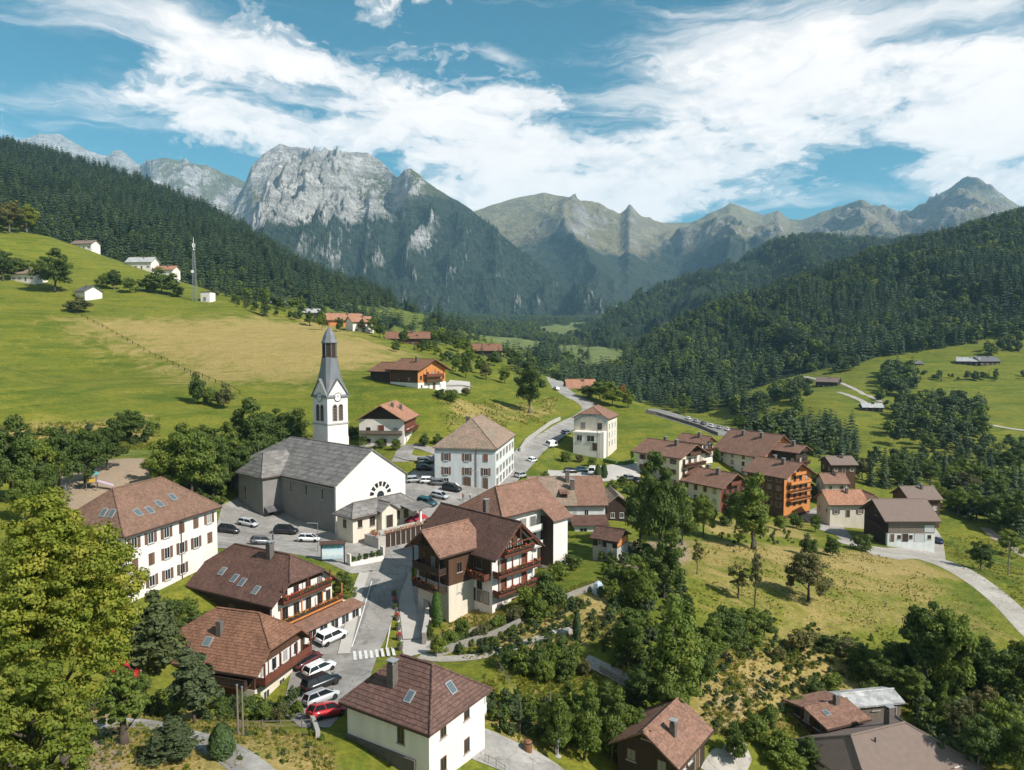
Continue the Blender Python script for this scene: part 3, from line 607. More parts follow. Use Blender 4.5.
# ---------------------------------------------------------------- plants: crowns, needles, trunks
def quads_from(c, n, up, sw, sl, fold=0.0):
    """leaf-like quads: centre c, normal n, long axis up (arrays), half sizes"""
    n = n / (np.linalg.norm(n, axis=1, keepdims=True) + 1e-9)
    a = up - (up * n).sum(1, keepdims=True) * n; a = a / (np.linalg.norm(a, axis=1, keepdims=True) + 1e-9)
    b = np.cross(n, a)
    sw = np.asarray(sw)[:, None]; sl = np.asarray(sl)[:, None]
    v = np.stack([c - a * sl, c + b * sw + n * sw * 0.25, c + a * sl, c - b * sw + n * sw * 0.25], 1)
    return v.reshape(-1, 3)
def rand_dir(r, n):
    d = r.normal(size=(n, 3)); return d / np.linalg.norm(d, axis=1, keepdims=True)
def crown_mesh(name, seed, mat, clumps=40, leaves=60, rx=4.0, rz=4.0, zc=6.0, leaf=0.32, cr=0.30, taper=0.0, flat=0.0, rough=0.25, core=True):
    """a crown as clumps of leaves spread through an uneven volume"""
    r = np.random.default_rng(seed)
    d = rand_dir(r, clumps * 3); d = d[d[:, 2] > -0.75][:clumps]; clumps = len(d)
    lob = 1 + rough * np.sin(d @ rand_dir(r, 1)[0] * 5 + r.uniform(0, 6)) + rough * np.sin(d @ rand_dir(r, 1)[0] * 8 + r.uniform(0, 6)) * 0.7
    rad = (0.35 + 0.65 * r.uniform(0, 1, clumps) ** 0.45) * lob * (1 - cr * 0.6)
    c = d * rad[:, None]
    zf = (c[:, 2] + 1) / 2
    c[:, :2] *= (1 - taper * zf)[:, None]
    C = c * np.array([rx, rx, rz]) + np.array([0, 0, zc])
    crs = cr * rx * r.uniform(0.6, 1.25, clumps) * (1 - taper * 0.5 * zf)
    ci = np.repeat(np.arange(clumps), leaves); n = len(ci)
    ld = rand_dir(r, n); ld[:, 2] = ld[:, 2] * 0.85 + 0.12
    rr = crs[ci] * r.uniform(0.55, 1.08, n)
    pos = C[ci] + ld * rr[:, None] * np.array([1.15, 1.15, 0.8])
    nor = ld + 0.55 * rand_dir(r, n) + np.array([0, 0, 0.25])
    s = leaf * r.uniform(0.6, 1.3, n)
    V = quads_from(pos, nor, rand_dir(r, n), s * 0.62, s)
    return fast_mesh(name, V, np.arange(len(V)).reshape(-1, 4), mat)
def conifer_mesh(name, seed, mat, levels=15, Hh=10.0, R=1.9, z0=0.8, nb=9, seg=4, spray=0.34, droop=0.35, lean=1.0):
    r = np.random.default_rng(seed); cs, ns, us, sw, sl = [], [], [], [], []
    for li in range(levels):
        f = li / (levels - 1); z = z0 + (Hh - z0) * f ** 0.92
        Rl = R * (1 - f) ** 0.85 * r.uniform(0.82, 1.12) + 0.10
        k = max(4, int(nb * (1 - 0.45 * f))); off = r.uniform(0, 6.28)
        for b in range(k):
            a = off + 6.283 * b / k + r.uniform(-0.25, 0.25); L = Rl * r.uniform(0.72, 1.12)
            for q in range(seg):
                u = (q + 0.6) / seg; rad = L * u
                p = np.array([math.cos(a) * rad, math.sin(a) * rad, z - droop * rad * u * lean + r.uniform(-0.08, 0.08)])
                for sd in (-1, 1):
                    ta = a + sd * (0.75 - 0.25 * u); w = spray * (0.6 + 0.8 * (1 - u)) * (0.55 + Rl / R * 0.7)
                    t = np.array([math.cos(ta), math.sin(ta), -0.35])
                    cs.append(p + t * w * 0.8); us.append(t)
                    ns.append(np.array([math.cos(a) * 0.55 + r.normal() * 0.25, math.sin(a) * 0.55 + r.normal() * 0.25, 0.8])); sw.append(w * 0.42); sl.append(w)
    V = quads_from(np.array(cs), np.array(ns), np.array(us), np.array(sw), np.array(sl))
    return fast_mesh(name, V, np.arange(len(V)).reshape(-1, 4), mat)
def column_mesh(name, seed, mat, Hh=5.0, R=0.75, n=1500, leaf=0.2, power=0.6, z0=0.1, bulge=0.35):
    """clipped or columnar evergreen: a dense skin of upright sprays"""
    r = np.random.default_rng(seed); f = r.uniform(0, 1, n) ** 0.85; a = r.uniform(0, 6.283, n)
    R_ = R * np.minimum(1, (0.55 + f / bulge * 0.45)) * (1 - f ** 2.2) ** power * r.uniform(0.78, 1.05, n) * (1 + 0.08 * np.sin(a * 3 + f * 7))
    p = np.stack([np.cos(a) * R_, np.sin(a) * R_, z0 + (Hh - z0) * f], -1)
    nor = np.stack([np.cos(a), np.sin(a), 0.35 + 0 * a], -1) + 0.5 * rand_dir(r, n)
    s = leaf * r.uniform(0.7, 1.3, n)
    V = quads_from(p, nor, np.array([0, 0, 1.0]) + 0.5 * rand_dir(r, n), s * 0.55, s)
    return fast_mesh(name, V, np.arange(len(V)).reshape(-1, 4), mat)
def trunk_mesh(name, seed, mat, Hh=6.0, r0=0.28, limbs=6, lz=2.2, spread=2.4):
    r = np.random.default_rng(seed); b = MB(); p = Vector((0, 0, -0.6)); rad = r0 * 1.25
    for i in range(5):
        q = Vector((r.normal() * 0.12, r.normal() * 0.12, Hh * (i + 1) / 5)); r1 = r0 * (1 - 0.17 * (i + 1))
        b.tube(p, q, rad, r1, 7, i == 0); p, rad = q, r1
    for i in range(limbs):
        z = lz + (Hh - lz) * i / max(1, limbs); a = i * 2.4 + r.uniform(-0.4, 0.4); L = spread * r.uniform(0.7, 1.1)
        s = Vector((0, 0, z)); m = s + Vector((math.cos(a) * L * 0.5, math.sin(a) * L * 0.5, L * 0.45)); e = m + Vector((math.cos(a) * L * 0.5, math.sin(a) * L * 0.5, L * 0.6))
        b.tube(s, m, r0 * 0.42, r0 * 0.28, 5); b.tube(m, e, r0 * 0.28, r0 * 0.1, 5)
    return b.mesh(name, mat, True)

# kinds of plants, each about 10 units tall; a thing scales them to its own size
PL = {}
def _plants():
    tr = [trunk_mesh('trunk', 60 + i, MAT['barkgrey'] if i == 1 else MAT['bark']) for i in range(3)]
    slim = trunk_mesh('trunk', 70, MAT['bark'], 9.3, 0.17, 0)
    def add(kind, crowns, trunk, width): PL[kind] = (crowns, trunk, width)
    for nm, mt in (('green', 'leafgreen'), ('dark', 'leafdark'), ('olive', 'leafolive'), ('yellow', 'leafyellow'), ('rust', 'leafrust')):
        add(nm, [crown_mesh('crown', 100 + i + hash_(nm), MAT[mt], 78, 135, 3.5, 4.4, 5.3, 0.185, 0.26, 0.22) for i in range(3 if nm in ('green', 'dark') else 2)], tr, 7.6)
    add('tall', [crown_mesh('crown', 140 + i, MAT['leafgreen'], 86, 120, 2.5, 4.6, 5.1, 0.165, 0.32, 0.35) for i in range(2)], tr, 5.6)
    add('talldark', [crown_mesh('crown', 144 + i, MAT['leafdark'], 86, 120, 2.5, 4.6, 5.1, 0.165, 0.32, 0.35) for i in range(2)], tr, 5.6)
    add('thin', [crown_mesh('crown', 150, MAT['leafolive'], 34, 44, 2.6, 3.4, 6.0, 0.25, 0.25, 0.2)], tr, 6.0)
    add('spruce', [conifer_mesh('crown', 160 + i, MAT['needle'], 17, 10.0, 1.95) for i in range(2)], [slim], 4.2)
    add('fir', [conifer_mesh('crown', 164, MAT['needlegrey'], 15, 10.0, 2.9, 0.5, 10, 4, 0.5, 0.25)], [slim], 6.4)
    add('bushy', [crown_mesh('crown', 166 + i, MAT['needlegrey'], 95, 90, 2.9, 4.7, 4.9, 0.23, 0.25, 0.72, rough=0.3) for i in range(2)], [slim], 5.6)
    add('thuja', [column_mesh('crown', 170, MAT['thuja'], 10, 1.9, 2200, 0.36)], [slim], 3.9)
    add('topiary', [column_mesh('crown', 171, MAT['topiary'], 10, 2.0, 2600, 0.30, 0.25, 0.1, 0.2)], [slim], 4.1)
    add('shrub', [crown_mesh('crown', 180 + i, MAT['leafgreen'], 40, 80, 5.0, 4.6, 4.8, 0.46, 0.36, 0.1) for i in range(2)], [trunk_mesh('stem', 90, MAT['bark'], 6, 0.3, 4, 0.6, 3)], 11.0)
    add('shrubdark', [crown_mesh('crown', 184 + i, MAT['leafdark'], 40, 80, 5.0, 4.6, 4.8, 0.46, 0.36, 0.1) for i in range(2)], [trunk_mesh('stem', 90, MAT['bark'], 6, 0.3, 4, 0.6, 3)], 11.0)
    add('shrubolive', [crown_mesh('crown', 188 + i, MAT['leafolive'], 36, 70, 5.0, 4.6, 4.8, 0.46, 0.36, 0.1) for i in range(2)], [trunk_mesh('stem', 90, MAT['bark'], 6, 0.3, 4, 0.6, 3)], 11.0)
def hash_(s): return sum(ord(c) for c in s) % 37
_plants()

# ---------------------------------------------------------------- woods that read as one mass
PROTO = bpy.data.collections.new('forest_kinds')
def _protos():
    objs = []
    for i in range(4):
        me = conifer_mesh('spruce_crown', 200 + i, MAT['needle'], 9, 10.0, 1.75 + 0.2 * i, 0.3, 7, 2, 0.72, 0.45); objs.append(me)
    for i in range(4):
        me = crown_mesh('broadleaf_crown', 210 + i, [MAT['leafforest'], MAT['leafforest'], MAT['leafgreen'], MAT['leafdark']][i], 26, 24, 3.6, 4.2, 5.2, 0.60, 0.32, 0.2); objs.append(me)
    for i, me in enumerate(objs):
        o = bpy.data.objects.new('kind_%02d' % i, me); PROTO.objects.link(o)
_protos()
TUFTS = bpy.data.collections.new('tuft_kinds')
def _tufts():
    for i in range(4):
        r = np.random.default_rng(500 + i); n = (16, 22, 16, 30)[i]; a = r.uniform(0, 6.28, n); d = r.uniform(0.0, 0.35, n); h = r.uniform(0.35, 0.9, n) * (1, 1.3, 0.9, 1.6)[i]
        c = np.stack([np.cos(a) * d, np.sin(a) * d, h * 0.48], -1); up = np.stack([np.cos(a) * 0.35, np.sin(a) * 0.35, np.ones(n)], -1)
        V = quads_from(c, np.stack([np.sin(a), -np.cos(a), 0.2 + 0 * a], -1) + 0.4 * rand_dir(r, n), up, np.full(n, 0.05 if i < 3 else 0.09), h * 0.5)
        TUFTS.objects.link(bpy.data.objects.new('tuft_%02d' % i, fast_mesh('tuft', V, np.arange(len(V)).reshape(-1, 4), MAT['tuftdry' if i % 2 == 0 else 'tuftgreen'])))
_tufts()
def forest(name, pts, scl, vid, seed=0, kinds=None):
    """one wood: every tree stands at its own point with its own turn, size and kind"""
    n = len(pts); r = np.random.default_rng(seed)
    me = bpy.data.meshes.new(name); me.vertices.add(n); me.vertices.foreach_set('co', np.asarray(pts, np.float32).ravel())
    def att(nm, typ, v):
        a = me.attributes.new(nm, typ, 'POINT'); a.data.foreach_set('vector' if typ == 'FLOAT_VECTOR' else 'value', np.asarray(v).ravel())
    sc3 = np.stack([scl * r.uniform(0.85, 1.2, n), scl * r.uniform(0.85, 1.2, n), scl * r.uniform(0.85, 1.15, n)], -1).astype(np.float32)
    rot = np.stack([r.normal(0, 0.03, n), r.normal(0, 0.03, n), r.uniform(0, 6.28, n)], -1).astype(np.float32)
    att('size', 'FLOAT_VECTOR', sc3); att('turn', 'FLOAT_VECTOR', rot); att('which', 'INT', vid.astype(np.int32))
    ng = bpy.data.node_groups.new(name + '_nodes', 'GeometryNodeTree')
    ng.interface.new_socket('Geometry', in_out='INPUT', socket_type='NodeSocketGeometry'); ng.interface.new_socket('Geometry', in_out='OUTPUT', socket_type='NodeSocketGeometry')
    N = ng.nodes; gi = N.new('NodeGroupInput'); go = N.new('NodeGroupOutput')
    ip = N.new('GeometryNodeInstanceOnPoints'); ci = N.new('GeometryNodeCollectionInfo')
    ci.inputs['Collection'].default_value = kinds or PROTO; ci.inputs['Separate Children'].default_value = True; ci.inputs['Reset Children'].default_value = True
    L = ng.links.new
    L(gi.outputs[0], ip.inputs['Points']); L(ci.outputs[0], ip.inputs['Instance']); ip.inputs['Pick Instance'].default_value = True
    for nm, typ, sock in (('which', 'INT', 'Instance Index'), ('turn', 'FLOAT_VECTOR', 'Rotation'), ('size', 'FLOAT_VECTOR', 'Scale')):
        a = N.new('GeometryNodeInputNamedAttribute'); a.data_type = typ; a.inputs['Name'].default_value = nm
        if nm == 'turn':
            e = N.new('FunctionNodeEulerToRotation'); L(a.outputs['Attribute'], e.inputs[0]); L(e.outputs[0], ip.inputs[sock])
        else: L(a.outputs['Attribute'], ip.inputs[sock])
    L(ip.outputs[0], go.inputs[0])
    o = link(name, me); md = o.modifiers.new('trees', 'NODES'); md.node_group = ng
    return tag(o, kind='stuff')
def scatter_on(surf, spacing, seed, keep, tmax=1.04):
    """points on a range's grid, about spacing apart, kept where keep(px, py, x, y, z, noise) is true"""
    X, Y, Z, t = surf; r = np.random.default_rng(seed)
    dx = np.abs(np.diff(X, axis=1))[:-1]; dy = np.abs(np.diff(Y, axis=0))[:, :-1]
    lam = dx * dy / spacing ** 2; lam[(t[:-1] > tmax)[:, 0], :] = 0
    cnt = r.poisson(lam); ii, jj = np.nonzero(cnt); ii = np.repeat(ii, cnt[ii, jj]); 
    ii0, jj0 = np.nonzero(cnt); jj = np.repeat(jj0, cnt[ii0, jj0])
    u = r.uniform(0, 1, len(ii)); v = r.uniform(0, 1, len(ii))
    def bl(A): return A[ii, jj] * (1 - u) * (1 - v) + A[ii, jj + 1] * u * (1 - v) + A[ii + 1, jj] * (1 - u) * v + A[ii + 1, jj + 1] * u * v
    x, y, z = bl(X), bl(Y), bl(Z)
    yc = y * math.cos(PITCH) - (z - CZ) * math.sin(PITCH); zc = y * math.sin(PITCH) + (z - CZ) * math.cos(PITCH)
    px = 512 + F * x / yc; py = 385 - F * zc / yc
    ok = keep(px, py, x, y, z, r.uniform(0, 1, len(x))) & (px > -160) & (px < 1190)
    return np.stack([x, y, z], -1)[ok], px[ok], py[ok]
def woods():
    # wooded hill across the valley: mixed, broadleaf lower and to the crest in patches
    p, px, py = scatter_on(R_hill, 8.0, 1, lambda px, py, x, y, z, n: n < 0.97)
    r = np.random.default_rng(2); mixn = fbm(p[:, 0] / 90, p[:, 1] / 90, 3, 61)
    bl = (mixn + r.normal(0, 0.12, len(p))) > 0.50
    vid = np.where(bl, r.integers(4, 8, len(p)), r.integers(0, 4, len(p)))
    forest('right_hill_wood', p, np.where(bl, r.uniform(1.0, 2.0, len(p)), r.uniform(1.3, 2.6, len(p))), vid, 3)
    # spruce wood on the left slope, with clearings low down
    def kl(px, py, x, y, z, n):
        clear = fbm(x / 70, y / 70, 3, 77); n = n + 0.9 * (fbm(x / 30, y / 60, 3, 78) > 0.63)
        low = (z < 84)
        return (n < 0.97) & ~(low & (clear > 0.40)) & ~((px > 200) & (px < 330) & (py > 270) & (clear > 0.56))
    p, px, py = scatter_on(L_hill, 7.4, 4, kl)
    r = np.random.default_rng(5); low = (py > 255 + 0.12 * px) | (p[:, 1] < 760); bl = r.uniform(0, 1, len(p)) < np.where(low, 0.5, 0.12)
    vid = np.where(bl, r.integers(4, 8, len(p)), r.integers(0, 4, len(p)))
    forest('left_slope_wood', p, np.where(bl, r.uniform(0.8, 1.2, len(p)), r.uniform(1.4, 2.4, len(p))), vid, 6)
    def kd(px, py, x, y, z, n):
        return (n < 0.97) & (fbm(x / 160, y / 160, 3, 81) < 0.66)
    p, px, py = scatter_on(D_ridge, 12.0, 7, kd)
    r = np.random.default_rng(8); bl = r.uniform(0, 1, len(p)) < 0.25
    forest('dark_ridge_wood', p, r.uniform(1.6, 2.6, len(p)), np.where(bl, r.integers(4, 8, len(p)), r.integers(0, 4, len(p))), 9)
    def kv(px, py, x, y, z, n):
        c = fbm(x / 130, y / 200, 4, 85)
        return (n < 0.95) & (c > 0.47)
    p, px, py = scatter_on(V_floor, 10.0, 10, kv)
    r = np.random.default_rng(11)
    forest('valley_wood', p, r.uniform(1.2, 2.0, len(p)), r.integers(0, 8, len(p)), 12)
    def km(px, py, x, y, z, n):
        lim = 380 + 460 * np.clip((x + 1300) / 800, 0, 1) + (fbm(x / 260, y / 400, 4, 91) - 0.5) * 420
        return (n < 0.9) & (z < lim) & (px < 640)
    p, px, py = scatter_on(M_rock, 17.0, 13, km)
    r = np.random.default_rng(14)
    forest('massif_wood', p, r.uniform(1.8, 2.8, len(p)), r.integers(0, 4, len(p)), 15)
    print('WOODS done')
woods()
# ---------------------------------------------------------------- roads, squares, paths
from mathutils.geometry import delaunay_2d_cdt
def resample(pts, step):
    out = [pts[0]]
    for a, b in zip(pts, pts[1:]):
        n = max(1, int((b - a).length / step))
        out += [a.lerp(b, (i + 1) / n) for i in range(n)]
    return out
def smooth_line(pts, step=2.0, it=2):
    p = [Vector((q[0], q[1])) for q in pts]
    for _ in range(it):
        q = [p[0]]
        for a, b in zip(p, p[1:]): q += [a.lerp(b, 0.25), a.lerp(b, 0.75)]
        p = q + [p[-1]]
    return resample(p, step)
def strip(name, pxs, width, mat, lift=0.06, kind='structure', it=2, edge=0.0, offset=0.0):
    """a road or path laid over the ground along a line"""
    p = smooth_line([G(*q)[:2] for q in pxs], 1.5, it); n = len(p); V = []
    ws = [width] * n if not isinstance(width, (list, tuple)) else list(np.interp(np.linspace(0, 1, n), np.linspace(0, 1, len(width)), width))
    ac = [-0.5, -0.17, 0.17, 0.5]
    for i in range(n):
        t = (p[min(n - 1, i + 1)] - p[max(0, i - 1)]).normalized(); nn = Vector((-t.y, t.x))
        for a in ac: V.append(p[i] + nn * (a * ws[i] + offset))
    x = np.array([v.x for v in V]); y = np.array([v.y for v in V]); z = H(x, y)
    z = z.reshape(n, 4); z = z * 0.5 + z.mean(1, keepdims=True) * 0.5 + lift; z = z.ravel()
    z = np.maximum(z, H(x, y) + 0.03)
    verts = list(zip(x, y, z)); k = 4
    faces = [(i * k + j, i * k + j + 1, (i + 1) * k + j + 1, (i + 1) * k + j) for i in range(n - 1) for j in range(3)]
    if edge:   # a kerb: sides going down
        m = len(verts)
        for i in range(n):
            for j in (0, 3): verts.append((verts[i * k + j][0], verts[i * k + j][1], verts[i * k + j][2] - edge))
        for i in range(n - 1):
            for s, j in ((0, 0), (1, 3)): faces.append((i * k + j, (i + 1) * k + j, m + (i + 1) * 2 + s, m + i * 2 + s))
    o = link(name, new_mesh(name, verts, faces, mat)); tag(o, kind=kind); return o, p
def patch(name, pxs, mat, lift=0.05, step=2.0, world=False, kind='structure'):
    """a square, yard or lot laid over the ground"""
    c = [Vector(q[:2]) if world else Vector(G(*q)[:2]) for q in pxs]
    b = resample(c + [c[0]], step)[:-1]
    poly = [tuple(v) for v in b]; x0 = min(v[0] for v in poly); x1 = max(v[0] for v in poly); y0 = min(v[1] for v in poly); y1 = max(v[1] for v in poly)
    gx, gy = np.meshgrid(np.arange(x0, x1, step), np.arange(y0, y1, step)); gx = gx.ravel(); gy = gy.ravel()
    ok = in_poly(gx, gy, poly) > step * 0.4
    pts = b + [Vector((float(a), float(q))) for a, q in zip(gx[ok], gy[ok])]
    vs, es, fs, *_ = delaunay_2d_cdt(pts, [], [list(range(len(b)))], 1, 1e-4)
    x = np.array([v.x for v in vs]); y = np.array([v.y for v in vs]); z = H(x, y) + lift
    return tag(link(name, new_mesh(name, list(zip(x, y, z)), fs, mat)), kind=kind)

patch('plaza', [(210, 548), (216, 528), (222, 505), (260, 485), (330, 490), (400, 480), (404, 478), (415, 470), (440, 462), (520, 470), (500, 498), (480, 512), (440, 520), (430, 545), (398, 566), (352, 574), (320, 560), (270, 550)], MAT['asphaltpale'], 0.05)
strip('road', [(330, 712), (345, 668), (368, 622), (382, 580), (404, 552), (440, 522), (486, 500), (512, 472), (532, 448), (560, 430), (592, 414), (590, 405), (570, 396), (555, 386), (548, 376)], [6.5, 7, 7, 7, 7.5, 8, 10, 13, 13, 9, 8, 7.5, 7, 6.5, 6], MAT['asphaltpale'], 0.09)
strip('fresh_asphalt', [(363, 646), (372, 622), (383, 590), (386, 580)], 4.6, MAT['asphalt'], 0.125, it=1)
strip('pavement', [(346, 655), (354, 620), (360, 590), (366, 574)], 1.5, MAT['pave'], 0.2, edge=0.35, offset=0.3)
strip('pavement', [(412, 640), (408, 610), (404, 585), (404, 572)], 2.4, MAT['pave'], 0.2, edge=0.35)
strip('upper_road', [(400, 455), (415, 460), (440, 458), (470, 450)], 4, MAT['asphaltpale'], 0.07)
strip('lane', [(400, 462), (408, 445), (425, 448), (436, 452), (447, 457)], 4.5, MAT['asphaltpale'], 0.08)
strip('lower_road', [(470, 740), (500, 752), (535, 768), (560, 790)], 5.5, MAT['asphaltpale'], 0.08)
strip('garden_path', [(420, 656), (445, 660), (480, 657), (520, 645), (565, 632)], 1.8, MAT['track'], 0.07)
strip('garden_steps', [(585, 660), (610, 672), (632, 684), (650, 692)], 2.2, MAT['track'], 0.07)
strip('farm_track', [(838, 540), (858, 546), (905, 553), (940, 562), (975, 580), (1005, 603), (1040, 640)], [4, 4.5, 7, 6, 5, 4.6, 4.6], MAT['track'], 0.08)
strip('farm_lane', [(820, 512), (835, 525), (848, 540), (862, 546)], 4.0, MAT['asphaltpale'], 0.07)
strip('dirt_track', [(938, 562), (938, 540), (930, 528)], 3.0, MAT['track'], 0.07)
strip('field_track', [(985, 528), (1005, 545), (1040, 562)], 3.0, MAT['gravel'], 0.07)
patch('farm_yard', [(862, 548), (885, 548), (940, 548), (944, 558), (900, 560), (872, 555)], MAT['track'], 0.05)
patch('apartment_yard', [(800, 515), (820, 505), (842, 520), (848, 538), (820, 530)], MAT['asphaltpale'], 0.05)
patch('house_lot', [(548, 470), (585, 470), (640, 462), (640, 478), (600, 482), (548, 484)], MAT['pave'], 0.06)
patch('car_park', [(280, 712), (292, 668), (302, 650), (322, 632), (348, 650), (342, 690), (344, 712), (330, 728), (300, 728)], MAT['asphaltpale'], 0.07)
patch('hotel_forecourt', [(396, 588), (424, 578), (432, 598), (430, 652), (404, 658), (398, 630)], MAT['pave'], 0.055)
strip('hill_path', [(75, 730), (120, 722), (160, 728), (200, 742), (250, 768), (270, 790)], [2.5, 2.5, 2.6, 2.8, 3, 3], MAT['asphaltpale'], 0.07)
patch('stone_terrace', [(430, 640), (455, 632), (520, 612), (536, 606), (530, 620), (478, 644), (440, 655)], MAT['gravel'], 0.05)
patch('chalet_yard', [(700, 768), (712, 750), (745, 742), (752, 760), (740, 790)], MAT['track'], 0.05)
patch('valley_lot', [(648, 409), (662, 410), (700, 420), (742, 430), (745, 436), (716, 436), (680, 423), (648, 413)], MAT['asphalt'], 0.1)
strip('valley_road', [(790, 372), (812, 380), (840, 382), (862, 392), (880, 402)], 4.5, MAT['track'], 0.15)
strip('valley_road', [(838, 392), (850, 396), (868, 406), (885, 408)], 4.5, MAT['track'], 0.15)
strip('valley_road', [(985, 424), (1005, 428), (1040, 432)], 6, MAT['track'], 0.2)
strip('hillside_lane', [(440, 385), (452, 384), (470, 386)], 5, MAT['track'], 0.08)
patch('chalet_forecourt', [(436, 390), (450, 380), (470, 382), (470, 390), (452, 394)], MAT['pave'], 0.06)
def crossing():
    a = Vector(G(352, 657)[:2]); b = Vector(G(396, 652)[:2]); d = (b - a).normalized(); q = Vector((-d.y, d.x))
    root = empty('crossing_markings', (a.x, a.y, h1(a.x, a.y)))
    n = 8; L = (b - a).length
    for i in range(n):
        c = a + d * (L * (i + 0.5) / n); w = L / n * 0.27; pts = []
        for su, sv in ((-1, -1.3), (1, -1.3), (1, 1.3), (-1, 1.3)):
            v = c + d * su * w + q * sv; pts.append((v.x - a.x, v.y - a.y, h1(v.x, v.y) + 0.16 - root.location.z))
        MB().poly(*pts).build('stripe', MAT['paint'], root)
    tag(root, 'white painted stripes of the zebra crossing on the street', 'road marking')
    return root
crossing()
for pxs in ([(352, 648), (362, 616), (372, 582)], [(386, 650), (392, 616), (396, 585)]):
    o, _ = strip('edge_line', pxs, 0.16, MAT['paint'], 0.16, it=1); tag(o, kind='structure')
# ---------------------------------------------------------------- buildings
_cache = {}
def cached(key, fn):
    if key not in _cache: _cache[key] = fn()
    return _cache[key]
def frame_mesh(w, h, mat, mull):
    b = MB(); t = 0.07
    for x0, x1, z0, z1 in ((-w / 2, -w / 2 + t, 0, h), (w / 2 - t, w / 2, 0, h), (-w / 2 + t, w / 2 - t, 0, t), (-w / 2 + t, w / 2 - t, h - t, h)): b.box(x0, x1, -0.06, 0.03, z0, z1)
    if mull: b.box(-0.025, 0.025, -0.045, 0.03, t, h - t)
    return b.mesh('window', mat)
def flower_mesh(seed, L, mat, hgt=0.34, dens=26):
    r = np.random.default_rng(seed); n = int(L * dens)
    c = np.stack([r.uniform(0, L, n), r.normal(0, 0.13, n), r.uniform(-0.06, hgt, n) + 0.08 * np.sin(r.uniform(0, 6, n))], -1)
    s = r.uniform(0.07, 0.15, n); V = quads_from(c, rand_dir(r, n) + np.array([0, -0.4, 0.5]), rand_dir(r, n), s * 0.8, s)
    me = fast_mesh('flowers', V, np.arange(len(V)).reshape(-1, 4), [mat, MAT['leafgreen']])
    me.polygons.foreach_set('material_index', (r.uniform(0, 1, n) < 0.38).astype(np.int32)); return me

